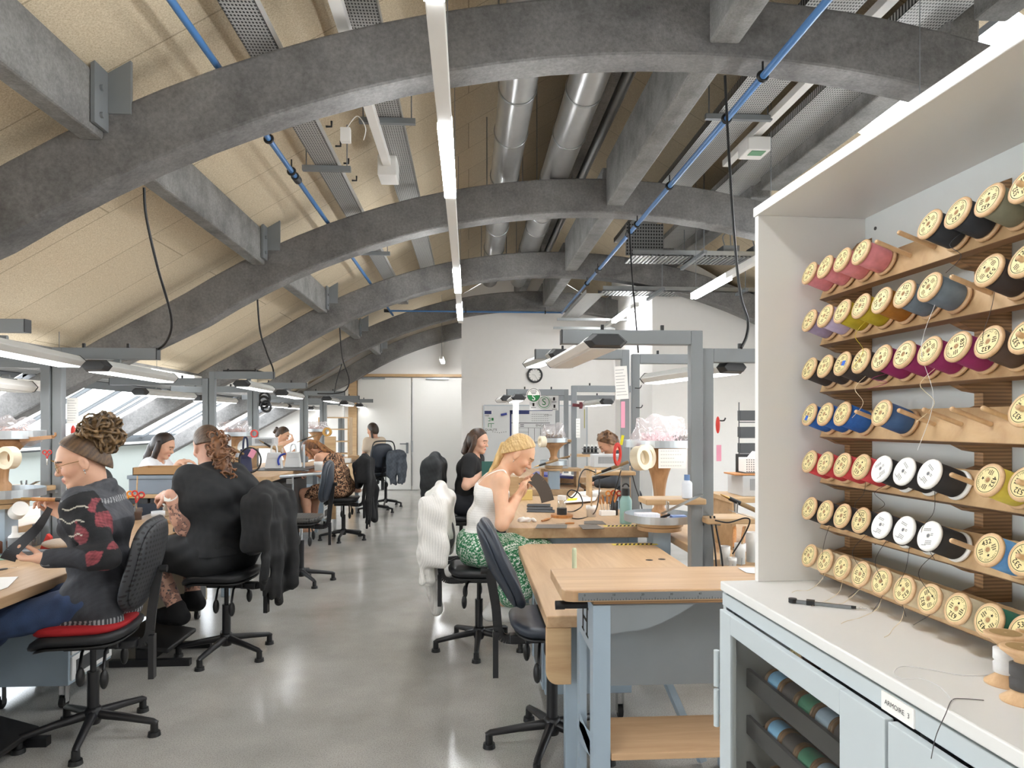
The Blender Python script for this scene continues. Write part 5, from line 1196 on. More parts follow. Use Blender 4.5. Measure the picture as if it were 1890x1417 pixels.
obj('earring', MB(RM[t].inverted()).ell(p.P(-.006, .09, -.043), (.005, .005, .005), 10, 8).torus(p.P(-.006, .089, -.055), p.hf, .007, .0014, 16, 6), M_CHROME, t)
wd = (p.wr['L'] - p.el['L']).normalized(); obj('wrist_watch', MB(RM[t].inverted()).cyl(p.wr['L'] - wd * .032, p.wr['L'] - wd * .012, .0265, n=24).box(p.wr['L'] - wd * .022 + V((0, -.026, -.012)), (.034, .012, .036)), plain('watch_grey', '#5c5d60', .35), t, .003)
TH1 = (p.wr['L'] + V((-.085, .01, .035)), p.wr['R'] + V((-.06, -.045, .035)))
a, b = W(14, 1033, 2.98), W(92, 938, 3.3)
st = [a, a + V((.02, 0, .035)), W(42, 1000, 3.02), W(68, 975, 3.1), W(82, 955, 3.2), b]
m = MB(); sp_ = spl(st, 6)
for i, (q0, q1) in enumerate(zip(sp_[:-1], sp_[1:])): m.bar(q0, q1 + (q1 - q0) * .15, .058 - .034 * i / len(sp_), .004, (-.5, .86, 0))
solo('leather_strap', m, M_LEA, 'black tapering leather strap held in the nearest woman\'s two hands', 'strap')
t2 = thing('hot_tool', 'pen-shaped heated tool with wooden handle held up by the nearest woman', 'tool', W(90, 921, 3.3))
a, b = W(24, 920, 3.3), W(152, 923, 3.32); d_ = (b - a)
obj('handle', wm(t2).cyl(a + d_ * .28, a + d_ * .64, .0095, n=14), M_HAND, t2); obj('sleeve', wm(t2).cyl(a + d_ * .62, b, .0105, n=14), M_BLACK, t2)
obj('brass_tip', wm(t2).cyl(a + d_ * .12, a + d_ * .28, .007, .008, 12).cyl(a, a + d_ * .13, .0012, .004, 10), plain('brass', '#9c7b4a', .3, .9), t2)
obj('cord', wm(t2).tube(spl([b, b + V((.03, .05, -.06)), W(160, 970, 3.5), W(140, 985, 3.75)]), .005, 6), M_BLACK, t2)
# --- the man in black, back to us
hip = V((CH2.x - .03, CH2.y + .03, .665)); p = Person(hip, PI - .42, (5, 13), 1.04, 1.42, pitch=14, hyaw=-24, vox=.006, hands={'L': W(313, 912, 4.2), 'R': W(330, 920, 4.95)}, feet={'L': W(326, 1122, 4.42), 'R': W(356, 1098, 4.72)}, elb={'L': V((-.25, -.35, -1)), 'R': V((.2, .6, -.8))}, neck_f=.01)
t = thing('person', 'long-haired man with ponytail in black T-shirt and shorts, tattooed legs, seen from behind', 'person', (hip.x, hip.y, 0), 0, 'people at the benches')
def tatt(P, c):
    k = np.zeros(len(P), bool)
    for q in 'LR': k |= ((np.linalg.norm(P - np.array(p.kn[q]), axis=1) + np.linalg.norm(P - np.array(p.an[q]), axis=1)) < .58)
    k |= (np.linalg.norm(P - np.array(p.el['L']), axis=1) < .2)
    n = vnoise(P, 55, 7) + .6 * vnoise(P, 130, 9); m = k & (n > .05); c[m] = c[m] * np.array([.55, .52, .55]); m = k & (np.abs(n) < .1); c[m] = C('#4a4348'); return c
bodyof(p, t, '#cfa08a', '#b77a6c', '#4a3728', hd={'L': ((V((-.8, .5, -.1)), V((.2, .5, -.8))), dict(curl=(40, 45, 30)))}, extra=tatt)
garment(p, t, 'black_t_shirt', lambda P: C('#202123') * (1 + .2 * vnoise(P, 80, 1))[:, None], ('pelvis', 'belly', 'chest', 'shoulder'), arms=.68, g=.016, ag=.026, disp=folds(34, .008, 6, (.3, .3, 1)), clips=[neckhole(p, .078, .035), above(p.hip + UP * .0, DN)])
garment(p, t, 'black_shorts', lambda P: C('#18191b') * (1 + .2 * vnoise(P, 50, 4))[:, None], ('pelvis',), legs=1.02, g=.014, lg=.028, disp=folds(40, .006, 9))
f = F(.006)
for q in 'LR': p.foot(f, q, .016)
f.build('shoes', CLOTH, t, C('#121214')); f = F(.006)
for q in 'LR': f.cap(p.kn[q].lerp(p.an[q], .74), p.an[q], .049, .047, .02)
f.build('socks', CLOTH, t, C('#151517'))
h = F(.0055); c_ = p.haircap(h, .010, -.012, .8, .004); h.clips.append(c_); h.build('hair', HAIR, t, haircol('#45352b', '#66503f', 220, 0, p))
h = F(.006); pb = p.P(-.105, -.005, .02); h.cap(p.P(-.08, 0, .03), pb, .028, .022, .02)
tl_ = [pb, pb + V((.03, -.02, -.02)), pb + V((.055, -.03, -.09)), pb + V((.065, -.03, -.17)), pb + V((.08, -.03, -.24))]; strands(h, tl_, .015, 20, .034, 4, .014)
for i, q_ in enumerate(tl_[1:]): curls(h, q_, .075, 34, 20 + i, .005, 5)
h.build('ponytail', HAIR, t, haircol('#523523', '#946644', 70, 3))
wd = (p.wr['L'] - p.el['L']).normalized(); obj('wrist_watch', MB(RM[t].inverted()).cyl(p.wr['L'] - wd * .05, p.wr['L'] - wd * .02, .037, n=24).box(p.wr['L'] - wd * .035 + V((-.01, -.035, .01)), (.04, .014, .04)), M_PAPER, t, .003)
# --- woman in white by the windows
hd0 = W(300, 832, 6.75); hip = V((hd0.x - .13, hd0.y, .66)); p = Person(hip, .0, (4, 12), .95, .95, pitch=22, vox=.009, hands={'R': W(332, 852, 6.55), 'L': W(340, 850, 6.9)}, elb={'R': V((-.2, -.4, -1))})
t = thing('person', 'long dark-haired woman in a white T-shirt working by the roof windows', 'person', (hip.x, hip.y, 0), 0, 'people at the benches')
bodyof(p, t, '#d8a88c', hd={'R': ((V((1, .1, .1)), V((0, .2, -1))), dict(curl=(25, 30, 20)))})
garment(p, t, 'white_t_shirt', C('#e6e7ea'), ('pelvis', 'belly', 'chest', 'shoulder'), arms=.55, g=.012, ag=.02, disp=folds(40, .004, 6), clips=[neckhole(p, .075, .03)])
garment(p, t, 'trousers', C('#2d3038'), ('pelvis',), legs=1.95, g=.016, lg=.01)
h = F(.007); c_ = p.haircap(h, .014, .012, .75, -.09); h.clips.append(c_); h.build('hair', HAIR, t, haircol('#1b1512', '#3a2b22')); h = F(.008)
for q in (1, -1): strands(h, [p.P(-.02, q * .075, .03), p.P(-.01, q * .088, -.06), p.P(-.01, q * .085, -.14), p.P(.015, q * .08, -.24)], .02, 9, .016, 5 + q)
strands(h, [p.P(-.09, 0, .04), p.P(-.10, 0, -.06), p.P(-.10, 0, -.16), p.P(-.09, 0, -.22)], .026, 10, .03, 9); h.build('long_hair', HAIR, t, haircol('#1d1613', '#3d2d24'))
# --- woman with tied hair, farther along the windows
hd0 = W(521, 806, 11.0); hip = V((hd0.x - .15, hd0.y, .70)); p = Person(hip, .05, (4, 14), .95, .92, pitch=25, vox=.010, hands={'R': W(540, 812, 10.7), 'L': W(545, 830, 11.2)}, elb={'R': V((.6, -1, .1))})
t = thing('person', 'woman with tied-up dark hair resting her chin on a hand, far along the windows', 'person', (hip.x, hip.y, 0), 0, 'people at the benches')
bodyof(p, t, '#dcae90', hd={'R': ((V((-.2, .3, .9)), V((-.8, 0, .2))), dict(curl=(50, 40, 30)))}); garment(p, t, 'pale_top', C('#e3d9cf'), ('pelvis', 'belly', 'chest'), g=.012); garment(p, t, 'trousers', C('#3a3c42'), ('pelvis',), legs=1.95, g=.016)
h = F(.008); c_ = p.haircap(h, .012, .012, .75, -.08); h.clips.append(c_); h.build('hair', HAIR, t, haircol('#2c2119', '#57402d')); h = F(.008); h.ell(p.P(-.115, 0, .02), (.045, .045, .045)); curls(h, p.P(-.115, 0, .02), .05, 20, 3, .008); h.build('hair_bun', HAIR, t, haircol('#2c2119', '#57402d'))
# --- woman in the leopard dress, bent over her work
hip = V((CH4.x - .02, CH4.y, .675)); p = Person(hip, PI - .25, (14, 48), 1.0, 1.08, pitch=62, hyaw=14, vox=.0085, hands={'L': W(572, 868, 8.6), 'R': W(575, 866, 9.0)}, feet={'L': (CH4.x - .42, CH4.y - .1, .2), 'R': (CH4.x - .42, CH4.y + .2, .2)}, elb={'L': V((.2, -.5, -1)), 'R': V((.2, .5, -1))}, neck_f=.0)
t = thing('person', 'brown-haired woman in a strappy leopard-print dress bending low over her bench', 'person', (hip.x, hip.y, 0), 0, 'people at the benches')
bodyof(p, t, '#d3a184', hd={'L': ((V((-.9, .2, -.3)), V((0, .4, -.8))), dict(curl=(40, 40, 30)))})
def leo(P):
    n = vnoise(P, 75, 4) + .5 * vnoise(P, 120, 6); out = np.tile(C('#c79b78'), (len(P), 1)); out[np.abs(n) > .28] = C('#2a1d18'); out[np.abs(n) > .95] = C('#8a5a3c'); return out
garment(p, t, 'leopard_dress', leo, ('pelvis', 'belly', 'chest'), legs=.98, g=.010, lg=.02, disp=folds(40, .004, 6), clips=[above(p.chest + p.s2 * .03, p.s2 - p.f2 * -.25)])
sp2 = MB(RM[t].inverted())
for q in (1, -1): sp2.tube(spl([p.chest + p.l * q * .06 - p.f2 * .118 - p.s2 * .01, p.nb + p.l * q * .085 - p.f2 * .085 - p.s2 * .03, p.nb + p.l * q * .095 + p.s2 * .025, p.chest + p.l * q * .07 + p.f2 * .12]), .005, 6)
obj('shoulder_straps', sp2, M_LEA, t)
h = F(.007); c_ = p.haircap(h, .014, .012, .75, -.09); h.clips.append(c_); h.build('hair', HAIR, t, haircol('#3d2618', '#8a5a34', 170, 0, p)); h = F(.007)
strands(h, [p.P(-.07, .02, .08), p.P(-.105, .02, .0), p.P(-.09, .04, -.09), p.nb - p.f2 * .075 + p.l * .05, p.nb - p.f2 * .10 - p.s2 * .07 + p.l * .05], .02, 18, .04, 3, .01); strands(h, [p.P(.0, .07, .07), p.P(.02, .088, .0), p.P(.05, .085, -.09)], .014, 8, .018, 8, .008)
h.build('long_hair', HAIR, t, haircol('#4b2e1c', '#a87445', 60, 4))
# --- woman with a braid by the doors
hip = V((CH5.x, CH5.y + .02, .76)); p = Person(hip, PI - .85, (3, 8), .93, .95, pitch=12, hyaw=12, vox=.010, hands={'L': W(668, 868, 11.5), 'R': W(672, 868, 12.0)})
t = thing('person', 'woman with a dark braid and cream top sitting with her back turned near the doors', 'person', (hip.x, hip.y, 0), 0, 'people at the benches')
bodyof(p, t, '#cf9d80', hd={'L': ((V((-.8, .5, -.1)), V((0, 0, -1))), dict(curl=(30, 30, 30)))}); garment(p, t, 'cream_top', C('#cdbba6'), ('pelvis', 'belly', 'chest', 'shoulder'), arms=.5, g=.014, ag=.02, clips=[neckhole(p, .08, .0)]); garment(p, t, 'trousers', C('#2d3038'), ('pelvis',), legs=1.95, g=.018)
h = F(.008); c_ = p.haircap(h, .012, .012, .75, -.09); h.clips.append(c_); h.build('hair', HAIR, t, haircol('#1f1815', '#453428')); h = F(.007)
for i in range(8): h.ell(p.P(-.05, .085, -.05 - .035 * i) + p.f * .0, (.02, .02, .024), None, .01)
h.build('braid', HAIR, t, haircol('#1f1815', '#453428'))
# --- blonde woman on the right
hip = V((CH7.x + .0, CH7.y, .685)); p = Person(hip, .02, (7, 26), 1.0, .93, pitch=34, hyaw=-3, vox=.0052, hands={'R': W(957, 915, 4.5), 'L': W(966, 905, 4.78)}, feet={'R': W(916, 1118, 4.5), 'L': W(934, 1108, 4.75)}, elb={'R': V((.25, -.25, -1)), 'L': V((.3, .4, -1))}, neck_f=.015)
t = thing('person', 'blonde woman with ponytail in white strappy top and green patterned skirt', 'person', (hip.x, hip.y, 0), 0, 'people at the benches')
hR = ((V((.35, .15, .95)), V((.9, .1, -.2))), dict(curl=(45, 60, 40), thumb=p.wr['R'] + V((.05, -.02, .085)))); hL = ((V((.2, -.2, .9)), V((.8, -.4, -.1))), dict(curl=(45, 60, 40)))
bodyof(p, t, '#dcae8f', '#c07d70', '#8a6a48', hd={'R': hR, 'L': hL})
garment(p, t, 'white_top', lambda P: C('#ebe9e6') * (1 + .06 * np.sin(P[:, 2] * 420))[:, None], ('pelvis', 'belly', 'chest'), g=.009, disp=folds(60, .003, 6), clips=[above(p.chest + p.s2 * .045, p.s2 + p.f2 * -.25), above(p.hip + UP * .05, DN)])
sp2 = MB(RM[t].inverted())
for q in (1, -1): sp2.tube(spl([p.chest + p.l * q * .075 + p.f2 * .108 + p.s2 * .02, p.nb + p.l * q * .095 + p.f2 * .058 - p.s2 * .03, p.nb + p.l * q * .098 + p.s2 * .024, p.nb + p.l * q * .085 - p.f2 * .07 - p.s2 * .04, p.chest + p.l * q * .06 - p.f2 * .115 + p.s2 * .0]), .0055, 6)
obj('shoulder_straps', sp2, M_PAPER, t)
def grn(P):
    n = vnoise(P, 380, 4) + .8 * vnoise(P, 470, 6); out = np.tile(C('#2f7a4f'), (len(P), 1)); out[n > .38] = C('#e9efe6'); out[n < -1.0] = C('#235c3c'); return out
def skadd(f):
    f.cap(p.kn['L'], p.kn['R'], .085, k=.05); f.cap(p.hj['L'].lerp(p.kn['L'], .5), p.hj['R'].lerp(p.kn['R'], .5), .10, k=.05)
    for q in 'LR': f.cap(p.kn[q], p.kn[q].lerp(p.an[q], .62) - V((.02, 0, 0)), .085, .10, .05)
    f.cap(p.kn['L'].lerp(p.an['L'], .6), p.kn['R'].lerp(p.an['R'], .6), .09, k=.05)
garment(p, t, 'green_skirt', grn, ('pelvis',), legs=1.0, g=.016, lg=.02, adds=skadd, disp=folds(50, .006, 3, (0, 1, .2)), clips=[above(p.hip + UP * .10, UP)], vox=.0045)
f = F(.006)
for q in 'LR': p.foot(f, q, .012)
f.build('shoes', CLOTH, t, C('#d8d6d2'))
h = F(.0045); c_ = p.haircap(h, .012, -.016, 1.0, -.09); h.clips.append(c_); h.build('hair', HAIR, t, haircol('#ae8a57', '#d8b983', 260, 0, p))
h = F(.005); pb = p.P(-.115, 0, .0); h.cap(p.P(-.095, 0, .01), pb, .024, .018, .015); strands(h, [pb, pb + V((-.03, -.01, -.07)), pb + V((-.075, -.015, -.17)), pb + V((-.125, -.02, -.27)), pb + V((-.15, -.02, -.36))], .012, 20, .02, 4, .006); h.build('ponytail', HAIR, t, haircol('#a07a45', '#e6c58c', 90, 3))
obj('earring', MB(RM[t].inverted()).torus(p.P(-.006, -.085, -.055), p.hf, .009, .0015, 16, 6), M_CHROME, t)
a = W(955, 905, 4.55); m = MB(); sp_ = spl([W(982, 880, 4.5), W(996, 892, 4.5), W(1006, 908, 4.5), W(1011, 925, 4.5)], 6)
for q0, q1 in zip(sp_[:-1], sp_[1:]): m.bar(q0, q1 + (q1 - q0) * .15, .005, .085, (1, .1, .6))
solo('leather_strap', m, plain('brown_leather', '#4a4038', .55), 'dark brown curved leather piece held by the blonde woman', 'leather')
# --- dark-haired woman behind her
hd0 = W(890, 830, 7.15); hip = V((hd0.x - .17, hd0.y, .675)); p = Person(hip, -.25, (5, 14), .97, 1.05, pitch=10, hyaw=-8, vox=.0085, hands={'R': W(893, 872, 6.95), 'L': W(910, 875, 7.3)}, elb={'R': V((-.1, -.5, -1))})
t = thing('person', 'dark-haired woman in a black T-shirt behind the blonde woman', 'person', (hip.x, hip.y, 0), 0, 'people at the benches')
bodyof(p, t, '#dcae94', hd={'R': ((V((1, 0, 0)), V((0, 0, -1))), dict(curl=(30, 30, 30)))}); garment(p, t, 'black_t_shirt', C('#1b1b1d'), ('pelvis', 'belly', 'chest', 'shoulder'), arms=.55, g=.013, ag=.022, disp=folds(40, .004, 6), clips=[neckhole(p, .07, .03)]); garment(p, t, 'trousers', C('#24262c'), ('pelvis',), legs=1.95, g=.016)
h = F(.007); c_ = p.haircap(h, .014, .012, .75, -.09); h.clips.append(c_); h.build('hair', HAIR, t, haircol('#2a1c14', '#503726')); h = F(.008)
for q in (1, -1): strands(h, [p.P(-.01, q * .076, .05), p.P(-.01, q * .09, -.04), p.P(-.03, q * .09, -.11), p.P(-.05, q * .1, -.16)], .019, 8, .014, 5 + q)
strands(h, [p.P(-.09, 0, .04), p.P(-.11, 0, -.06), p.P(-.12, 0, -.15)], .03, 8, .035, 9); h.build('long_hair', HAIR, t, haircol('#2a1c14', '#503726'))
# --- person hidden behind the tool carousel
hd0 = W(1135, 824, 7.6); hip = V((hd0.x + .15, hd0.y, .68)); p = Person(hip, PI - .2, (8, 20), .97, 1.0, pitch=40, vox=.010, hands={'L': hip + V((-.42, -.15, .16)), 'R': hip + V((-.42, .15, .16))})
t = thing('person', 'person with short wavy brown hair, head bowed, mostly hidden by the right carousel', 'person', (hip.x, hip.y, 0), 0, 'people at the benches')
bodyof(p, t, '#d3a184'); garment(p, t, 'dark_top', C('#3a3d42'), ('pelvis', 'belly', 'chest', 'shoulder'), arms=1.8, g=.014); garment(p, t, 'trousers', C('#24262c'), ('pelvis',), legs=1.95, g=.018)
h = F(.008); c_ = p.haircap(h, .018, .014, .75, -.09); curls(h, p.P(-.02, 0, .04), .095, 50, 8, .01); h.clips.append(c_); h.build('hair', HAIR, t, haircol('#4a3120', '#86603d', 70))
# ---------------------------------------------------------------- garments hung over chair backs
def drape(lab, name, M, w, drop_o, drop_i, col, th=.022, n=9, seed=1, wav=.02, sleeve=None, cat='jacket', vox=.008, mat=None, skew=0, point=0):
    """cloth over a chair back; local x points out behind the back, y across, z up from the top edge"""
    f = F(vox); M = Matrix(M); n = max(n, int(w / th * 1.1))
    for i in range(n):
        u = 2 * i / (n - 1) - 1; y = u * w / 2; k = 1 - u * u
        x = wav * (math.sin(u * 5.2 + seed) + .5 * math.sin(u * 9.7 + seed * 2)); dz = skew * y - point * (1 - abs(u)) + .02 * math.sin(u * 7 + seed)
        pts = [V((-.012, y * .92, .005 + .03 * k)), V((.045, y * .97, -.03 + .015 * k)), V((.06 + x * .4, y, -drop_o * .3)), V((.06 + x, y * 1.02, -drop_o * .65)), V((.05 + x * 1.4, y * (.98 + .05 * math.sin(seed)), -drop_o + dz))]
        pts = [M @ q for q in pts]
        for j, (a, b) in enumerate(zip(pts[:-1], pts[1:])): f.cap(a, b, th * (1 - .1 * j), th * (.9 - .1 * j), .022)
        i1 = M @ V((-.055, y * .95, -.05)); i2 = M @ V((-.06, y, -drop_i)); f.cap(pts[0], i1, th, th * .9, .022)
        if drop_i > .06: f.cap(i1, i2, th * .9, th * .7, .022)
        if abs(u) > .93:
            for q in range(24):
                zz = -.02 - (min(drop_o, drop_i + .10) - .05) * q / 23; f.cap(M @ V((.055 + x * .5, y, zz)), M @ V((-.058, y, zz)), th * .8, th * .75, .03)
    for sl in (sleeve or []):
        pts = [M @ V(z) for z in sl]
        for a, b in zip(pts[:-1], pts[1:]): f.cap(a, b, .045, .042, .035)
    f.disp = folds(30, .007, seed, (.2, 1, .15)); c0 = M @ V((0, 0, -drop_o)); t = thing(name, lab, cat, (c0.x, c0.y, c0.z))
    f.build('cloth', mat or CLOTH, t, col); return t
def backM(ch, rot, zs, top): return Matrix.Translation(V((ch.x, ch.y, 0))) @ Matrix.Rotation(rot, 4, 'Z') @ Matrix.Translation(V((-.275, 0, top))) @ Matrix.Rotation(PI, 4, 'Z')
blk = lambda h_, s_=1: (lambda P: C(h_) * (1 + .25 * vnoise(P, 70, s_))[:, None])
drape('black fleece draped over the back of the man\'s chair', 'fleece_jacket', backM(CH2, PI - .1, .545, 1.05), .40, .60, .26, blk('#1f1f20'), .03, 9, 2, sleeve=[[(.05, .14, -.1), (.1, .17, -.35), (.1, .16, -.62)]], vox=.007, skew=-.35, point=.12)
drape('black jacket hanging on the chair of the woman in the leopard dress', 'jacket', backM(CH4, PI, .54, 1.03), .38, .80, .2, blk('#171719', 3), .032, 9, 5, sleeve=[[(.04, .16, -.05), (.1, .19, -.4), (.1, .15, -.8)]], skew=.2)
drape('white knitted jumper hanging over the back of the blonde woman\'s chair', 'knitted_jumper', backM(CH7, -.08, .545, 1.03), .42, .56, .36, lambda P: C('#e4e1dc') * (1 + .10 * np.sin((P[:, 1] + P[:, 0]) * 420))[:, None], .03, 9, 8, sleeve=[[(.05, -.12, -.1), (.10, -.17, -.3), (.08, -.15, -.58), (.02, -.14, -.82)]], vox=.006)
drape('dark grey fluffy coat hanging on the chair of the dark-haired woman', 'coat', backM(CH9, -.1, .55, 1.12), .42, .66, .2, blk('#2f3133', 4), .04, 8, 3, vox=.009, sleeve=[[(.05, -.15, -.1), (.12, -.2, -.35), (.1, -.2, -.6)]])
drape('grey denim jacket hanging from the side of the chair by the doors', 'denim_jacket', Matrix.Translation(V((W(733, 836, 11.4).x, 11.4, W(733, 836, 11.4).z))) @ Matrix.Rotation(-1.2, 4, 'Z'), .24, .48, .3, blk('#4d535c', 4), .03, 6, 6, vox=.011)
# ---------------------------------------------------------------- tools and clutter
def at_(px, py, z): return atz(px, py, z)
def carousel(lab, p, z0, zlow, ztop, r=.205, lower=True):
    t = thing('tool_carousel', lab, 'tool carousel', (p.x, p.y, z0), 0, 'tool carousels')
    h1, h2 = zlow - z0, ztop - z0
    if lower:
        obj('foot', MB().bx(-.06, .06, -.06, .06, 0, h1 - .07), M_BLUE, t, .003)
        obj('base_disc', MB().cyl((0, 0, h1 - .07), (0, 0, h1 - .045), r * .62, n=32).cyl((0, 0, h1 - .04), (0, 0, h1 - .01), r * .66, n=32), M_PLYF, t, .004)
        obj('lower_tray', MB().lathe([(0, h1 - .008), (r, h1 - .008), (r, h1 + .04), (r - .004, h1 + .04), (r - .004, h1), (0, h1)], n=48, sm=False), M_ALU, t)
    pr = [(.05, h1), (.052, h1 + .06)] + [(.036 + (.115) * (k / 10) ** 2.6, h1 + .08 + (h2 - h1 - .10) * k / 10) for k in range(11)] + [(0, h2 - .012)]
    obj('flared_column', MB().lathe(pr, n=36), M_HAND if False else wood('carousel_plywood', '#9a6f48', '#c0946a', 2, 1.0), t)
    obj('upper_tray', MB().lathe([(0, h2 - .012), (r, h2 - .012), (r, h2 + .035), (r - .004, h2 + .035), (r - .004, h2 - .004), (0, h2 - .004)], n=48, sm=False), M_ALU, t)
    return t
def bag(lab, p, sx, sy, sz, seed, inner=None, ilab=None):
    f = F(.008); n = random.Random(seed); c = V(p) + V((0, 0, sz * .5))
    f.ell(c, (sx / 2, sy / 2, sz / 2), None, .03); f.cap(c + V((-sx * .42, 0, sz * .42)), c + V((sx * .40, 0, sz * .5)), .012, .010, .06); f.cap(c + V((-sx * .40, 0, -sz * .36)), c + V((sx * .40, 0, -sz * .36)), sy * .24, k=.05)
    f.disp = folds(58, .012, seed); t = thing('plastic_bag', lab, 'plastic bag', p, 0, 'clear plastic bags'); f.build('film', M_BAG, t, (1, 1, 1))
    if inner:
        m = MB(RM[t].inverted())
        for _ in range(260):
            a = V(p) + V((n.uniform(-.36, .36) * sx, n.uniform(-.26, .26) * sy, .012 + abs(n.gauss(0, .2)) * sz)); m.box(a, (n.uniform(.012, .035), n.uniform(.006, .016), .002), (n.uniform(0, 3), n.uniform(0, 3), n.uniform(0, 3)))
        o = obj('scraps', m, inner, t); o['kind'] = 'stuff'
    return t
CA = W(1217, 955, 4.61); za = CA.z - .04
carousel('wooden carousel with two round metal trays beside the big right lamp frame', CA, 0, .855, 1.35, .235)
bag('clear bag of pink scraps on the right carousel', V((CA.x + .0, CA.y - .02, 1.35)), .35, .23, .18, 3, plain('pink_scraps', '#f2d3d6', .8))
m = MB(); q = random.Random(4)
for _ in range(60): m.box(V((CA.x + .15 + q.uniform(-.05, .05), CA.y + q.uniform(-.08, .06), 1.365 + q.random() * .04)), (.03, .012, .002), (q.uniform(0, 3), q.uniform(0, 3), 0))
solo('brown_scraps', m, plain('dark_brown_scraps', '#4d3a31', .8), 'pile of dark brown scraps beside the bag of pink scraps', 'scraps')['kind'] = 'stuff'
def note(lab, p, w, h, mat=None, nrm=(0, -1, 0), lines=6, name='paper_note', tilt=0, ink=True, grp=None):
    t = thing(name, lab, 'paper', p, 0, grp); n = V(nrm).normalized(); x = V((0, 0, 1)).cross(-n).normalized() * -1; x = n.cross(V((0, 0, 1))); x.normalize(); x = -x; y = V((0, 0, 1))
    x2 = x * cos(tilt) + y * sin(tilt); y2 = y * cos(tilt) - x * sin(tilt)
    m = MB(); a = [x2 * sx * w / 2 + y2 * sy * h / 2 for sx, sy in ((-1, -1), (1, -1), (1, 1), (-1, 1))]; m.prism(a, n * -.0012); obj('sheet', m, mat or M_PAPER, t)
    if ink and lines:
        k = MB(); q = random.Random(len(lab))
        for i in range(lines):
            yy = h * (.38 - .76 * i / max(1, lines - 1)); ll = w * q.uniform(.5, .8); pp = -w * .42
            while pp < -w * .42 + ll: k.prism([n * .0006 + x2 * (pp + u) + y2 * (yy + v_) for u, v_ in ((0, 0), (w * .06, 0), (w * .06, h * .018), (0, h * .018))], n * .0002); pp += w * .085
        obj('writing', k, plain('pencil_grey', '#8e8e90', .9), t)
    return t
note('white handwritten note taped on the flared column of the right carousel', W(1241, 846, 4.33), .178, .122, lines=5)
def roll(lab, c, ax, r0, r1, h, mat, grp='tape rolls'): return solo('tape_roll', MB().ring(c, ax, r0, r1, h), mat, lab, 'tape roll', grp, .002)
roll('wide roll of masking tape hanging at the left of the right carousel', W(1176, 846, 4.31), (.6, -.75, .12), .045, .077, .06, M_TAPE); roll('second masking tape roll just behind the wide one on the right carousel', W(1187, 843, 4.38), (.6, -.75, .12), .045, .077, .045, M_TAPE)
solo('red_ring', MB().ring(W(1138, 838, 4.42), (.85, -.5, 0), .048, .075, .012), M_RED, 'flat red plastic ring hanging left of the right carousel', 'ring', bevel=.003)
solo('yellow_tag', MB().box(W(1148, 812, 4.5), (.018, .004, .065), (0, .2, 0)), M_YELL, 'yellow tag on the edge of the upper right carousel tray', 'tag')
def bottle(lab, p, r, h, mat, capm, cap_h=.03, cap_r=None, neck=.5, label=None, name='bottle', loop=False):
    t = thing(name, lab, 'bottle', p); b = h - cap_h
    obj('body', MB().lathe([(0, 0), (r * .92, 0), (r, .006), (r, b * .78), (r * .9, b * .86), (r * neck, b * .95), (r * neck, b), (0, b)], n=32), mat, t)
    cr = cap_r or r * neck * 1.12; obj('cap', MB().cyl((0, 0, b - .004), (0, 0, h), cr, cr * .96, 24), capm, t, .002)
    if loop: obj('carry_loop', MB().torus((0, 0, h + .012), (0, 1, 0), .022, .006, 20, 8, 0, PI), capm, t)
    if label: obj('label', MB().lathe([(r + .0006, h * label[0]), (r + .0006, h * label[1])], n=32), label[2], t)
    return t
bottle('pale teal metal drinking bottle with a black loop cap on the blonde woman\'s bench', at_(1155, 966, .78), .043, .25, plain('teal_enamel', '#8fb5b0', .35), M_BLACK, .045, .03, .62, name='drinking_bottle', loop=True)
bottle('milky plastic bottle with a blue cap beside the big grey posts', W(1268, 919, 3.58) , .027, .122, plain('milky_plastic', '#dfe3ea', .4), plain('blue_cap', '#5f7fae', .4), .025, name='plastic_bottle')
p = at_(1037, 954, .78); t = thing('glass_jar', 'clear glass jar with white lid on a black base and round wooden board', 'jar', p)
obj('wooden_board', MB().cyl((0, 0, 0), (0, 0, .02), .085, n=36), M_HAND, t, .004); obj('jar_base', MB().cyl((0, 0, .02), (0, 0, .07), .038, n=28), M_DKGR, t, .003); obj('jar_glass', MB().lathe([(.034, .07), (.034, .125), (.03, .135), (.0, .135)], n=28), M_CLEAR, t); obj('lid', MB().cyl((0, 0, .132), (0, 0, .165), .033, n=28), M_WHT2, t, .003)
def pot(lab, p, r, h, mat=None, stick=None, fill=None):
    t = thing('paste_pot', lab, 'pot', p, 0, 'paste pots'); obj('body', MB().lathe([(0, 0), (r * .86, 0), (r * .9, h * .6), (r, h * .62), (r, h), (r * .9, h), (r * .85, h * .75), (0, h * .75)], n=28), mat or M_WHT2, t)
    if stick: obj('stirring_stick', MB().cyl((0, 0, h * .5), stick, .0055, n=8), M_PLYF, t)
    if fill: obj('label', MB().lathe([(r * .9 + .0005, h * .1), (r * .91 + .0005, h * .55)], n=28), fill, t)
    return t
pot('white pot with an upright wooden stick on the blonde woman\'s bench', at_(1091, 953, .78), .040, .085, None, (.005, 0, .19))
t = thing('tool_block', 'cream plastic block holding a row of awls on the blonde woman\'s bench', 'tool block', at_(1121, 951, .78), .1); obj('block', MB().bx(-.06, .06, -.03, .03, 0, .04), M_WHT2, t, .004)
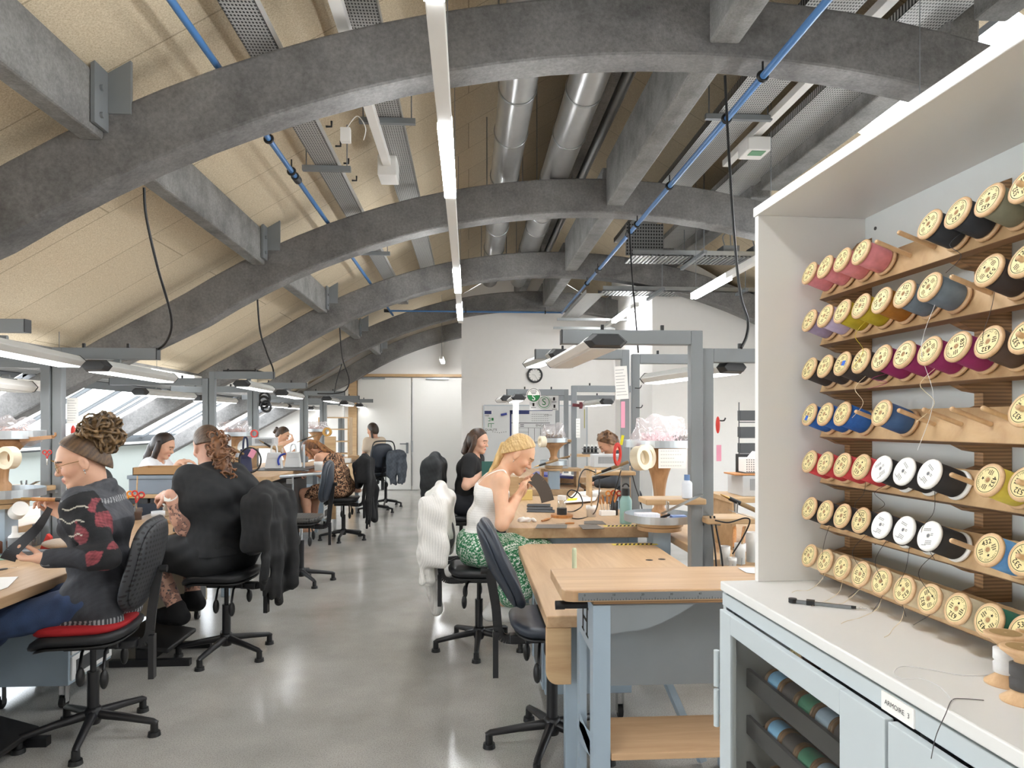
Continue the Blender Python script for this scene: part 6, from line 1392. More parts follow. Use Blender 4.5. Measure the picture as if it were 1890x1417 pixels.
for i in range(5):
    c = at_(1121, 951, .78) + V((-.045 + .022 * i, .0, .04)); tl = V((.012 * (i - 2), .02 * (i % 2), .12)); a = thing('awl', '%s of five wooden-handled awls standing in the cream block' % ['leftmost', 'second from left', 'middle', 'second from right', 'rightmost'][i], 'awl', c, 0, 'awls in the cream block')
    obj('handle', MB().tube([tl * .4, tl * .55, tl * .8, tl], [.005, .010, .011, .006], 10), M_HAND, a); obj('blade', MB().cyl((0, 0, 0), tl * .42, .0025, n=6), M_CHROME, a)
def toolcup(lab, p, r, h, mat, seed, n=5):
    t = thing('tool_cup', lab, 'cup', p, 0, 'tool cups'); obj('cup', MB().lathe([(0, 0), (r * .9, 0), (r, h), (r * .93, h), (r * .84, .006), (0, .006)], n=28), mat, t); q = random.Random(seed)
    return t
def scissors(lab, p, up, mat, s=1.0):
    t = thing('scissors', lab, 'scissors', p, 0, 'scissors'); u = V(up).normalized(); x = u.cross(V((0, 1, .2))).normalized()
    for k in (1, -1): obj('handle', MB().torus(u * .12 * s + x * k * .022 * s, x.cross(u), .018 * s, .0055 * s, 20, 8).tube([u * .105 * s + x * k * .015 * s, u * .06 * s], .005 * s, 8), mat, t)
    obj('blade', MB().bar((0, 0, 0), u * .075 * s, .012 * s, .003 * s, (0, 1, 0)), M_CHROME, t); return t
c = at_(1131, 952, .78) + V((.02, .06, 0)); toolcup('dark tool cup behind the cream awl block', c, .035, .11, M_DKGR, 1)
for i, (dx, lab, mm) in enumerate(((-.012, 'orange-handled scissors in the dark cup behind the awls', M_ORAN), (.012, 'red-handled scissors in the dark cup behind the awls', M_RED))): scissors(lab, c + V((dx, 0, .05)), (dx * 6, 0, 1), mm)
def flat(lab, pts, z, mat, th=.003, name='leather_piece', cat='leather', grp='leather pieces on the benches'):
    P = [at_(x, y, z) for x, y in pts]; return solo(name, MB().prism(P, (0, 0, th)), mat, lab, cat, grp)
flat('grey-brown leather rectangle lying near the front edge of the blonde woman\'s bench', [(988, 975), (1046, 975), (1047, 968), (992, 968)], .78, M_LEAG); flat('grey leather piece with a wavy edge, front one of the pair by the teal bottle', [(1068, 969), (1076, 977), (1116, 976), (1100, 968)], .7805, M_LEAG, .003); flat('grey leather piece with a wavy edge, back one of the pair by the teal bottle', [(1078, 962), (1078, 967), (1119, 968), (1112, 962), (1098, 961)], .781, M_LEAG)
for i, (y0, w) in enumerate(((945, 52), (940, 48), (934, 44))): flat('%s dark leather strip in the heap by the blonde woman\'s hands' % ('front', 'middle', 'back')[i], [(972, y0), (972 + w, y0 + 1), (972 + w, y0 - 4), (974, y0 - 4)], .781 + .004 * i, M_LEA, .003, 'leather_strip')
f = F(.006); c = at_(972, 962, .78)
for i in range(9): f.cap(c + V((random.uniform(-.06, .06), random.uniform(-.04, .04), .006)), c + V((random.uniform(-.06, .06), random.uniform(-.04, .04), .018)), .014, .010, .01)
f.disp = folds(140, .004, 2); t = thing('crumpled_cloth', 'crumpled white cloth by the blonde woman\'s elbow', 'cloth', c); f.build('cloth', CLOTH, t, C('#efedea'))
def stick(lab, a, b, r, mat, name='wooden_awl', cat='awl', grp=None):
    t = thing(name, lab, cat, a, 0, grp); m = wm(t); d = V(b) - V(a); obj('handle', m.tube([a, V(a) + d * .25, V(a) + d * .42, V(a) + d * .5], [r * .7, r, r * .85, r * .5], 10), mat, t); obj('blade', wm(t).cyl(V(a) + d * .48, b, r * .25, r * .1, 8), M_CHROME, t); return t
stick('wooden-handled awl lying beside the crumpled white cloth', at_(1000, 961, .79), at_(1030, 952, .787), .009, M_HAND); stick('small brown-handled knife lying in front of the glass jar', at_(1060, 965, .786), at_(1026, 966, .784), .007, M_HAND, 'knife', 'knife')
flat('large sheet of white film lying behind the jar on the blonde woman\'s bench', [(1040, 928), (1098, 924), (1110, 904), (1062, 908)], .80, M_PAPER, .002, 'paper_sheet', 'paper', None); flat('yellow slip of paper on the white film', [(1046, 924), (1064, 923), (1066, 919), (1048, 920)], .803, M_YELL, .001, 'paper_slip', 'paper', None)
solo('cardboard_box', MB().box(at_(972, 924, .78) + V((0, .1, .045)), (.12, .08, .09)), plain('yellow_card', '#d4b873', .8), 'yellowish cardboard box behind the blonde woman\'s forearms', 'box', bevel=.003)
def cord(lab, pts, r=.0045, grp='black tool cords'): return solo('black_cable', MB().tube(spl(pts, 7), r, 7), M_BLACK, lab, 'cord', grp)
def holder(lab, post, z, x0, x1, d=.2, flip=1):
    """wooden board clamped to a lamp frame post with a metal cradle and a hot tool"""
    t = thing('tool_holder', lab, 'tool holder', (post.x, post.y, z), 0, 'tool holders'); obj('board', wm(t).bx(x0, x1, post.y - d * .75, post.y + d * .25, z - .03, z), M_PLYF, t, .006)
    obj('clamp', wm(t).bx(post.x - .045, post.x + .045, post.y - .05, post.y + .05, z - .05, z - .03), M_GREY, t); return t
def cradle(lab, a, b, grp='tool rests'):
    t = thing('tool_rest', lab, 'tool rest', a, 0, grp); a, b = V(a), V(b); d = (b - a); s = V((0, 0, 1)).cross(d).normalized(); m = wm(t); m.bar(a, b, .05, .003); obj('sheet_metal_ramp', m, M_GALV, t)
    u = d.normalized(); up = s.cross(u) * -1; obj('fork', wm(t).bar(a + u * .03 + s * .014, a + u * .03 + s * .024 + V((0, 0, .05)), .016, .003, u).bar(a + u * .03 - s * .014, a + u * .03 - s * .024 + V((0, 0, .05)), .016, .003, u), M_GALV, t); return t
def hot(lab, a, b, grp='hot tools'):
    t = thing('hot_tool', lab, 'tool', a, 0, grp); a, b = V(a), V(b); d = b - a
    obj('sleeve', wm(t).cyl(a + d * .5, b, .012, .012, 14), plain('tan_cork', '#8f7452', .7), t); obj('handle', wm(t).cyl(a + d * .22, a + d * .5, .010, .0115, 14), M_BLACK, t); obj('brass_tip', wm(t).cyl(a, a + d * .22, .003, .007, 10), plain('brass', '#9c7b4a', .3, .9), t); return t
def post_at(px, d, z): return V((gx(px, d), d, z))
holder('wooden board clamped to the near right lamp frame, above the round metal tray', post_at(1291, 3.62, 1.1), 1.105, W(1192, 920, 3.55).x, W(1306, 920, 3.55).x, .17); cradle('metal tool rest under the board on the near right lamp frame', W(1222, 948, 3.5), W(1296, 912, 3.5))
holder('wooden board clamped to the right-hand near post, in front of the grey boxes', post_at(1318, 3.66, 1.0), 1.0, W(1303, 945, 3.6).x, W(1400, 945, 3.6).x, .2); cradle('metal tool rest beside the white hutch', W(1348, 942, 3.45), W(1410, 962, 3.45)); hot('hot tool with brass tip and brown handle beside the white hutch', W(1330, 912, 3.45), W(1402, 945, 3.45))
holder('wooden board clamped to the second right lamp frame, left of the right carousel', post_at(1157, 5.3, 1.13), 1.13, W(1098, 866, 5.25).x, W(1172, 866, 5.25).x, .2); cradle('metal tool rest on the second right lamp frame', W(1092, 880, 5.1), W(1150, 862, 5.1)); hot('hot tool with black handle resting on the second right lamp frame', W(1096, 876, 5.08), W(1160, 852, 5.08))
holder('wooden board clamped to the third right lamp frame', post_at(1046, 8.2, 1.3), 1.3, W(1010, 850, 8.15).x, W(1060, 850, 8.15).x, .2); hot('hot tool lying on the third right lamp frame board', W(1012, 852, 7.9), W(1052, 842, 7.9)); hot('hot tool behind the blonde woman\'s face, left of the third right frame', W(985, 862, 6.8), W(1030, 848, 6.8))
cord('black cord looping above the glass jar on the blonde woman\'s bench', [W(1100, 872, 5.1), W(1080, 866, 5.1), W(1070, 880, 5.05), W(1066, 905, 5), W(1056, 918, 5), W(1047, 912, 5), W(1055, 904, 5), W(1070, 912, 5), W(1075, 932, 4.95), W(1060, 943, 4.9), at_(1048, 944, .786)])
cord('black cord hanging from the tool rest down to the bench by the white pot', [W(1106, 882, 5.08), W(1106, 905, 5.05), W(1102, 935, 4.95), at_(1092, 951, .786), at_(1070, 957, .786), at_(1056, 956, .786)])
cord('black cords hanging beside the teal bottle', [W(1146, 868, 5.2), W(1140, 890, 5.2), W(1132, 915, 5.2), W(1128, 940, 5.15)]); cord('black cord falling behind the teal bottle to the bench', [W(1166, 870, 5.25), W(1172, 895, 5.25), W(1182, 925, 5.2), W(1186, 945, 5.15)])
cord('left of the two black cords falling beside the hutch', [W(1311, 952, 3.6), W(1316, 985, 3.6), W(1320, 1020, 3.6), W(1322, 1046, 3.6)], .005); cord('right of the two black cords falling beside the hutch', [W(1318, 952, 3.6), W(1324, 985, 3.6), W(1331, 1020, 3.6), W(1334, 1046, 3.6)], .005); cord('thin black cord sagging from the tool beside the hutch', [W(1320, 960, 3.55), W(1345, 964, 3.5), W(1374, 956, 3.5), W(1384, 962, 3.5), W(1372, 990, 3.55), W(1352, 1022, 3.6)], .004)
def device(lab, p, sx, sy, sz, top=None, name='power_unit'):
    t = thing(name, lab, 'power unit', p, 0, 'grey power units'); obj('casing', MB().bx(-sx / 2, sx / 2, -sy / 2, sy / 2, 0, sz), plain('light_grey_casing', '#c2c4c6', .45), t, .004); obj('vent_panel', MB().bx(-sx * .36, sx * .42, -sy / 2 - .002, -sy / 2, sz * .3, sz * .85), perf('vent_grille', '#a9abad', '#555759', 120, 120, 'XZ'), t); return t
d0 = W(1400, 912, 4.3); dv_ = device('grey power unit with perforated front beside the hutch, carrying a tissue box', V((d0.x, d0.y, d0.z)), .30, .25, .125)
rs_ = thing('riser_shelf', 'wooden riser shelf on the bench right of the big grey posts', 'shelf', (d0.x, d0.y, .74)); hh = d0.z - .74; obj('shelf_board', MB().bx(-.26, .5, -.2, .2, hh - .03, hh), M_PLYF, rs_, .003)
for x in (-.24, .46): obj('support', MB().bx(x, x + .025, -.18, .18, 0, hh - .03), M_PLYF, rs_)
tb = d0 + V((-.02, -.0, .128)); solo('leather_sheet', MB().box(tb + V((-.06, -.03, .004)), (.24, .18, .008)), M_HAND, 'brown sheet lying on the grey power unit beside the hutch', 'leather')
t = thing('tissue_box', 'patterned tissue box in a grey tray beside the hutch', 'tissue box', tb + V((.0, 0, .012))); m_, _n, _b2 = dots('floral_print', '#e6e4e2', '#55555a', (70, 70), .26, .6, 'XZ')
obj('box', MB().bx(-.085, .095, -.06, .06, .0, .09), m_, t, .003); obj('tissue', MB().prism([(-.05, 0, .09), (.06, 0, .09), (.03, .01, .125), (-.02, -.01, .13)], (.0, .012, 0)), M_PAPER, t); obj('tray', MB().bx(-.10, .115, .06, .068, -.008, .11).bx(-.10, .115, -.068, .068, -.01, -.001), M_DKGR, t)
solo('wire_rack', MB().bx(0, .008, 0, .008, 0, .6).bx(.2, .208, 0, .008, 0, .6).bx(.0, .2, 0, .008, .1, .11).bx(.0, .2, 0, .008, .25, .26).bx(.0, .2, 0, .008, .4, .41).bx(.02, .18, .01, .08, .11, .2).bx(.02, .18, .01, .08, .26, .36).bx(.02, .18, .01, .08, .42, .52), M_DKST, 'dark rack of small drawers standing beyond the tissue box', 'rack').location = V((W(1392, 900, 6.6).x, 6.6, 1.1))
for i, (px, py, r, h) in enumerate(((1338, 1042, .028, .10), (1366, 1040, .03, .11), (1388, 1036, .035, .16), (1352, 1046, .022, .05))): pot('white pot %s under the riser shelf by the hutch' % ('nearest the grey posts', 'in the middle', 'tallest, against the hutch edge', 'smallest, in front')[i], at_(px, py, .745), r, h, M_WHT2, (.03, 0, .2) if i == 1 else None)
for i, px in enumerate((1345, 1361)): stick('%s of two wooden file handles standing below the riser shelf' % ('left', 'right')[i], at_(px, 1008, .745) + V((0, -.1, .13)), at_(px, 1046, .745) + V((-.02, -.1, 0)), .012, M_HAND, 'file', 'file', 'files by the hutch')
flat('printed sheet lying at the right end of the cutting table', [(1362, 1048), (1393, 1047), (1393, 1058), (1378, 1057)], .902, M_PAPG, .001, 'printed_sheet', 'paper', None)
solo('thread_cone', MB().lathe([(0, 0), (.018, 0), (.0125, .02), (.011, .19), (.008, .20), (0, .20)], n=20).add([], []), plain('pale_green_thread', '#c8cfae', .6), 'slim pale green thread cone standing on the low right workbench', 'thread cone').location = V((W(1060, 1040, 3.3).x, W(1060, 1040, 3.3).y, .70))
# things in the trays of the right carousel
m_, _n, _b2 = dots('blue_white_stripes', '#e8e8ee', '#3c4f9c', (36, .001), .5, .6, 'XZ'); nt_ = m_.node_tree
t = thing('striped_box', 'blue and white striped box in the lower tray of the right carousel', 'box', (CA.x - .1, CA.y - .06, .862)); obj('card', MB().bx(-.075, .075, -.05, .05, 0, .042), m_, t, .002)
solo('black_pliers', MB().bar((0, 0, .02), (.09, .02, .045), .02, .012).bar((.0, .02, .02), (-.05, -.02, .05), .014, .01), M_BLACK, 'black pliers lying in the lower tray of the right carousel', 'pliers').location = V((CA.x - .02, CA.y - .08, .862))
solo('blue_packet', MB().box((0, 0, .016), (.1, .06, .03)), plain('blue_packet', '#7d94c4', .5), 'pale blue packet in the lower tray of the right carousel', 'packet', bevel=.004).location = V((CA.x + .1, CA.y - .09, .862))
# far right benches
for lab, px, y, z0, zl, zt, r in (('wooden tool carousel with a clear bag, in front of the whiteboard', 1022, 7.5, .78, 1.05, 1.30, .15),): cc = W(px, 840, y); carousel(lab, cc, z0, zl, zt, r); bag('clear bag holding a brown lump on the carousel by the whiteboard', V((cc.x, cc.y, zt)), .24, .16, .17, 7, plain('brown_lump', '#7a5a3c', .8))
roll('masking tape roll hanging on the carousel by the whiteboard', W(996, 815, 7.3), (.9, .3, 0), .035, .06, .06, M_TAPE)
device('grey power unit below the red ring, right of the second frame', V((W(1124, 862, 6.5).x, 6.5, 1.08)), .30, .2, .12); device('grey power unit behind the blonde woman\'s bench', V((W(1030, 862, 7.7).x, 7.7, .99)), .22, .16, .10)
for lab, px, d, z in (('wooden riser under the power unit right of the second frame', 1124, 6.5, 1.08), ('wooden riser under the power unit behind the blonde woman\'s bench', 1030, 7.7, .99), ('wooden riser under the small rack of dark bottles', 1086, 8.62, 1.105)):
    q_ = W(px, 800, d); zb = .86 if d > 8 else .78; solo('riser_shelf', MB().bx(q_.x - .2, q_.x + .25, d - .12, d + .14, z - .03, z - .001).bx(q_.x - .19, q_.x - .165, d - .1, d + .1, zb, z - .03).bx(q_.x + .2, q_.x + .225, d - .1, d + .1, zb, z - .03), M_PLYF, lab, 'shelf', 'riser shelves')
flat('blue plastic folder lying on the raised far right bench', [(982, 878), (1058, 884), (1056, 879), (990, 873)], .865, plain('blue_folder', '#3f4aa0', .4), .025, 'plastic_folder', 'folder', None)
flat('white papers lying behind the blue folder', [(1036, 878), (1064, 880), (1062, 868), (1042, 866)], .88, M_PAPER, .01, 'paper_stack', 'paper', None)
q_ = W(902, 866, 6.9); t = thing('teal_book', 'teal folder standing beside the dark-haired woman', 'folder', (q_.x, q_.y, q_.z - .07)); obj('cover', MB().bx(-.07, .07, -.008, .008, 0, .15), plain('teal_cover', '#2f5f58', .5), t); 
solo('folder_stand', MB().bx(q_.x - .05, q_.x + .3, 6.86, 7.1, .70, q_.z - .072), M_PLYF, 'wooden end block of the bench under the teal folder', 'block')
solo('bottle_rack', MB().bx(0, .2, 0, .1, 0, .02).bx(0, .2, 0, .1, .06, .07), M_DKST, 'small rack of dark bottles below the third right frame', 'rack').location = V((W(1078, 838, 8.6).x + .1, 8.65, 1.105))
for i in range(4): bottle('%s dark bottle in the small rack below the third right frame' % ('leftmost', 'second', 'third', 'rightmost')[i], V((W(1078, 838, 8.6).x + .03 + .047 * i, 8.65, 1.125)), .018, .1, M_DKGR, M_PAPER, .02, name='small_bottle')
# marks on the frames: papers, signs, clamps
note('white sheets of paper clipped to the second right lamp frame post', W(1147, 706, 5.22), .095, .25, None, (-.2, -1, 0), 9, tilt=.06); note('pink slip hanging under the white sheets on the second right frame', W(1150, 765, 5.24), .03, .2, M_PINK, (0, -1, 0), 0)
note('white papers in blue clip on the third right lamp frame', W(1067, 790, 7.95), .05, .22, None, (.2, -1, 0), 6); note('pink paper stuck on the near right post edge', W(1327, 836, 3.62), .03, .085, M_PINK, (.3, -1, 0), 0)
solo('red_clamp', MB().box(W(1066, 748, 7.98), (.12, .06, .035), (0, .1, 0)).box(W(1072, 748, 7.95), (.03, .06, .075)), plain('dark_red_clamp', '#5e1f26', .4), 'dark red screw clamp on a post of the third right lamp frame', 'clamp', bevel=.004)
for i, (px, py, d, lab) in enumerate(((1176, 716, 5.28, 'upper small hook on the second right frame'), (1178, 752, 5.28, 'lower small hook on the second right frame'), (1331, 776, 3.64, 'small hook with a red tag on the near right frame'))): solo('wire_hook', MB().tube(spl([W(px - 4, py, d), W(px + 5, py, d - .02), W(px + 8, py - 5, d - .02)]), .004, 6), M_DKGR, lab, 'hook', 'wire hooks')
solo('red_tag', MB().ell(W(1325, 784, 3.6), (.012, .008, .045)), M_RED, 'red oval tag hanging on the near right post', 'tag')
GREEN = plain('sign_green', '#1f7a3f', .5)
def ssign(lab, p, r, border=True):
    t = thing('round_sign', lab, 'sign', p); n = V((0, -1, 0)); D = MB().cyl((0, .004, 0), (0, 0, 0), r, n=40); obj('disc', D, M_PAPER, t)
    m = MB(); m.lathe([(r * .86, .0012), (r * .93, .0012)], (0, 0, 0), (0, -1, 0), 40, False); obj('ring', m, M_INK, t)
    pts = [V((r * .85 * cos(a), -.0014, r * .85 * sin(a))) for a in [PI + PI * i / 20 for i in range(21)]]; obj('green_field', MB().add(pts, [tuple(range(21))]), GREEN, t)
    obj('letter', MB().text('S', r * 1.15, (0, -.002, -r * .38), (1, 0, 0), (0, 0, 1)), M_PAPER, t)
    k = MB()
    for i, w_ in enumerate((1.0, 1.15, .9, .7)):
        for j in range(6): k.bx(-r * .42 * w_ + j * r * .14 * w_, -r * .42 * w_ + j * r * .14 * w_ + r * .10, -.0018, -.0014, r * (.62 - .15 * i), r * (.70 - .15 * i))
    obj('lettering', k, M_INK, t); return t
ssign('round green and white sign with a large S on the third right lamp frame', W(985, 729, 8.22), .086)
YW = 12.545
t = thing('safety_poster', 'white poster with a green ring and S hanging under the third right frame', 'poster', aty(1004, 742, 8.45)); pw, ph = .36, .20
obj('sheet', MB().bx(-pw / 2, pw / 2, 0, .003, -ph / 2, ph / 2), M_PAPG, t); k = MB().lathe([(.062, .001), (.07, .001)], (.0, 0, 0), (0, -1, 0), 40, False).lathe([(.083, .001), (.086, .001)], (.0, 0, 0), (0, -1, 0), 40, False).text('S', .12, (0, -.002, 0), (1, 0, 0), (0, 0, 1)); obj('emblem', k, GREEN, t)
k = MB()
for x, z in ((-.13, -.03), (.125, .04), (.13, -.05)): k.bx(x - .012, x + .012, -.001, -.0004, z - .02, z + .02).bx(x - .03, x + .03, -.001, -.0004, z - .04, z - .034)
obj('small_marks', k, M_INK, t)
# whiteboard and wall clock
A = lambda px, py: aty(px, py, YW)
wb0, wb1 = A(893, 748), A(1083, 862); t = thing('whiteboard', 'long white planning board on the back wall behind the right benches', 'whiteboard', ((wb0.x + wb1.x) / 2, YW, wb1.z - .2))
obj('board', wm(t).bx(wb0.x, wb1.x, YW - .012, YW - .001, wb1.z - .2, wb0.z), M_PAPG, t); obj('frame', wm(t).bx(wb0.x, wb1.x, YW - .018, YW, wb0.z - .012, wb0.z + .012).bx(wb0.x - .012, wb0.x + .012, YW - .018, YW, wb1.z - .2, wb0.z).bx(wb1.x - .012, wb1.x + .012, YW - .018, YW, wb1.z - .2, wb0.z), M_ALU, t)
y = YW - .0135; k = wm(t); X = (1, 0, 0); Z_ = (0, 0, 1)
def tx(m, s, px, py, sz, al='LEFT'): c = aty(px, py, y); m.text(s, sz, c, X, Z_, 0, al)
def rec(m, x0, y0, x1, y1): a, b = aty(x0, y1, y), aty(x1, y0, y); m.bx(a.x, b.x, y - .001, y, a.z, b.z)
NAVY = plain('navy_print', '#2c3566', .6); q1 = wm(t); rec(q1, 894, 758, 907, 764); rec(q1, 941, 757, 944, 850); rec(q1, 941, 757, 1020, 758); rec(q1, 941, 758, 977, 764); obj('title_bands', q1, NAVY, t); q1 = wm(t); y -= .0008
tx(q1, 'QHSE', 894.5, 761, .062); tx(q1, 'PRODUCTION', 942, 761, .06); obj('title_lettering', q1, M_PAPER, t); tx(k, 'HSE', 895, 767, .045); tx(k, 'QUALITE', 895, 793, .055); tx(k, 'ENGAGEMENT', 989, 785, .06); tx(k, 'LIVRAISON', 975, 817, .055); tx(k, 'ASTREINTE', 1004, 766, .03)
for (a, b, c_, d_) in ((944, 780, 1015, 781), (957, 780, 957.6, 850), (975, 789, 975.6, 815), (986, 790, 986.6, 815), (997, 790, 997.6, 815), (957, 789, 1015, 789.5), (957, 797, 975, 797.4), (957, 806, 975, 806.4), (957, 815, 1015, 815.5), (960, 783, 967, 784), (960, 786, 967, 787)): rec(k, a, b, c_, d_)
for i in range(4):
    for j in range(8): rec(k, 981 + j * 4, 764 + i * 4, 984 + j * 4, 764.5 + i * 4)
for j in range(7): rec(k, 909 + j * 4, 798 - abs(3 - j) * .6, 910.5 + j * 4, 799 - abs(3 - j) * .6)
obj('lettering', k, M_INK, t); q1 = wm(t)
for (a, b, c_, d_) in ((901, 771, 905, 772), (904, 771, 905, 776), (901, 776, 905, 777), (907, 771, 911, 776), (901, 781, 912, 782), (901, 781, 902, 788), (906, 781, 907, 789)): rec(q1, a, b, c_, d_)
obj('green_cross_chart', q1, GREEN, t); ob_ = obj('magnetic_eraser', wm(t).box(aty(930, 764.5, y - .012), (.11, .03, .04), (0, -.18, 0)), plain('blue_eraser', '#2d3a86', .5), t)
q1 = wm(t); rec(q1, 1078, 755, 1079.5, 790); obj('yellow_strip', q1, plain('olive_yellow', '#a9a24a', .6), t)
c = A(987, 692); t = thing('wall_clock', 'round white clock with black rim on the back wall', 'clock', (c.x, YW, c.z)); obj('rim', MB().torus((0, -.02, 0), (0, 1, 0), .128, .018, 40, 8), M_DKGR, t); obj('dial', MB().cyl((0, 0, 0), (0, -.014, 0), .125, n=40), M_PAPER, t); k = MB()
for i in range(12): a = 2 * PI * i / 12; k.box((.10 * sin(a), -.0155, .10 * cos(a)), (.008, .002, .02), (0, a, 0))
obj('hour_marks', k, M_INK, t); obj('hour_hand', MB().bar((0, -.018, 0), (-.055, -.018, .012), .002, .009, (0, 1, 0)), M_INK, t); obj('minute_hand', MB().bar((0, -.020, 0), (.048, -.020, -.085), .002, .006, (0, 1, 0)), M_INK, t)
q_ = W(952, 800, 8.25); solo('white_post', MB().bx(q_.x - .035, q_.x + .035, 8.22, 8.28, .86, W(952, 744, 8.25).z), M_WHT2, 'white square post rising behind the blonde woman\'s head', 'post', bevel=.003)
# ---------------------------------------------------------------- left benches
ZA = .75
cl_ = W(2, 850, 4.0); CL0 = carousel('wooden tool carousel at the left edge with a masking tape roll', cl_, .75, 1.08, 1.42, .22, True); roll('masking tape roll hanging on the left edge carousel', W(8, 845, 3.72), (.3, 1, 0), .037, .062, .05, M_TAPE)
bag('clear crumpled bag on the left edge carousel', V((cl_.x + .02, cl_.y, 1.42)), .34, .24, .085, 9, plain('pale_scraps', '#c9a59a', .8))
obj('hanging_arm', wm(CL0).bar(W(40, 812, 3.95), W(98, 806, 3.95), .03, .02).tube(spl([W(96, 806, 3.95), W(102, 804, 3.95), W(102, 798, 3.95)]), .006, 6), wood('carousel_arm', '#9a6f48', '#c0946a', 0), CL0)
scissors('red-handled scissors hanging from the arm of the left carousel', W(87, 858, 3.9), (0, 0, 1), M_RED, .6)
bottle('white squeeze bottle with a round grey label on the nearest left bench', at_(27, 1022, ZA), .033, .16, M_WHT2, M_WHT2, .04, .014, .5, (.2, .6, plain('grey_round_label', '#8b8d90', .6)), 'squeeze_bottle')
pot('white tub with a tilted lid behind the squeeze bottle', at_(44, 1008, ZA), .045, .08); solo('round_cover', MB().cyl(W(30, 946, 3.95), W(38, 938, 3.9), .042, .042, 28), M_WHT2, 'round white lid propped up behind the squeeze bottle', 'lid', bevel=.004)
solo('tool_tray', MB().bx(0, .26, 0, .07, 0, .045), M_DKST, 'long dark grey block on the nearest left bench beside the woman\'s strap', 'tray', bevel=.004).location = at_(70, 1030, ZA) + V((0, 0, 0))
solo('red_stapler', MB().prism([(0, 0, 0), (.06, 0, 0), (.06, 0, .07), (.04, 0, .09)], (0, .03, 0)), M_RED, 'bright red holder behind the long dark grey block', 'holder', bevel=.003).location = at_(66, 1018, ZA) + V((0, .1, 0))
solo('leather_bundle', MB().ell((0, 0, .03), (.10, .06, .03)), plain('beige_cloth_bundle', '#b5a595', .85, bump=.5), 'beige cloth bundle behind the red holder on the left bench', 'cloth').location = at_(110, 1012, ZA)
flat('green cutting mat at the left edge of the nearest left bench', [(-20, 1036), (20, 1032), (30, 1024), (-20, 1026)], ZA + .001, plain('green_mat', '#8fb0a0', .6), .003, 'cutting_mat', 'mat', None); flat('white paper sheet on the nearest left bench by the woman\'s hand', [(-20, 1096), (14, 1084), (34, 1064), (-20, 1066)], ZA + .001, M_PAPER, .001, 'paper_sheet', 'paper', None)
stick('thin steel tool lying on the paper at the left edge', at_(-6, 1052, ZA + .012), at_(34, 1046, ZA + .01), .006, M_DKST, 'steel_tool', 'tool')
for i, (px, py, r, h, mat) in enumerate(((6, 1012, .03, .11, plain('brown_jar', '#6f3f26', .3)), (-2, 990, .04, .13, M_WHT2), (58, 1002, .03, .1, M_CLEAR), (66, 998, .022, .13, plain('dark_jar', '#565a5c', .4)))): bottle(('brown jar at the left edge of the nearest bench', 'white jar at the left edge behind the brown one', 'clear jar behind the white tub', 'dark slim jar behind the white tub')[i], at_(px, py + 8, ZA), r, h, mat, M_WHT2 if i != 3 else M_DKGR, .025, r * .8, .75, name='jar')
holder('wooden board clamped to the nearest left lamp frame, holding a tool rest', V((XL, 4.62, 1.1)), 1.10, W(32, 890, 4.5).x, XL + .03, .2); cradle('metal tool rest on the left edge board of the nearest left frame', W(36, 905, 4.35), W(70, 888, 4.35)); cradle('metal tool rest sticking out from the nearest left frame beside the woman\'s face', W(108, 862, 4.3), W(150, 874, 4.3)); hot('dark tool clamped on the nearest left frame beside the woman\'s face', W(94, 850, 4.3), W(140, 862, 4.3))
cord('black cord running down the nearest left post, left one', [W(124, 880, 4.5), W(125, 930, 4.5), W(128, 975, 4.45), W(130, 1000, 4.4)]); cord('black cord running down the nearest left post, right one', [W(130, 880, 4.5), W(134, 930, 4.5), W(131, 970, 4.45), W(136, 1000, 4.4)])
note('yellow sticky note high on the nearest left post, upper one', W(94, 735, 4.5), .05, .07, M_YELL, (-.2, -1, 0), 0, tilt=.15); note('yellow sticky note high on the nearest left post, lower crooked one', W(90, 755, 4.49), .065, .07, M_YELL, (-.3, -1, 0), 0, tilt=-.5); note('white list clipped on the nearest left post', W(134, 758, 4.52), .07, .17, None, (.1, -1, 0), 9); note('white strip of paper above the yellow notes', W(95, 705, 4.55), .03, .12, None, (.1, -1, 0), 0)
solo('red_tag', MB().ell(W(135, 797, 4.5), (.017, .012, .045)), M_RED, 'red oval tag hanging below the white list on the left post', 'tag'); note('white card with black marks behind the woman\'s glasses', W(129, 855, 4.45), .06, .05, None, (0, -1, 0), 3)
# around the man
pot('white tin with grey stripes in front of the man\'s forearm', at_(292, 964, ZA), .048, .085, plain('striped_tin', '#cfd1d3', .35)); pot('white pot with a slanting stick by the man\'s wrist', at_(310, 942, ZA), .045, .08, None, (.07, 0, .30)); pot('brown pot with a white rim half hidden by the woman\'s shoulder', V((-2.57, 5.5, ZA)), .045, .09, plain('brown_pot', '#6e5f57', .5), (.01, 0, .34))
c = V((-2.55, 5.28, ZA)); toolcup('dark cup of scissors half hidden behind the woman\'s shoulder', c, .045, .12, M_DKGR, 2)
for dx, mm, lab in ((-.03, M_ORAN, 'orange-handled scissors, left of the pair behind the woman\'s shoulder'), (.01, M_ORAN, 'orange-handled scissors, right of the pair behind the woman\'s shoulder'), (.07, M_RED, 'red-handled scissors behind the woman\'s shoulder')): scissors(lab, c + V((dx, 0, .09)), (dx * 3, 0, 1), mm, 1.1)
stick('wooden mallet handle lying beside the striped tin', at_(312, 963, ZA + .014), at_(286, 967, ZA + .012), .013, M_HAND, 'mallet', 'mallet'); solo('wooden_block', MB().bx(0, .1, 0, .05, 0, .03), M_PLYF, 'small wooden block on the bench beside the man', 'block', bevel=.003).location = at_(318, 966, ZA)
flat('wooden ruler strip lying before the man\'s forearm', [(305, 953), (340, 948), (340, 946), (305, 950)], ZA + .002, M_PLYF, .004, 'wooden_strip', 'strip', None)
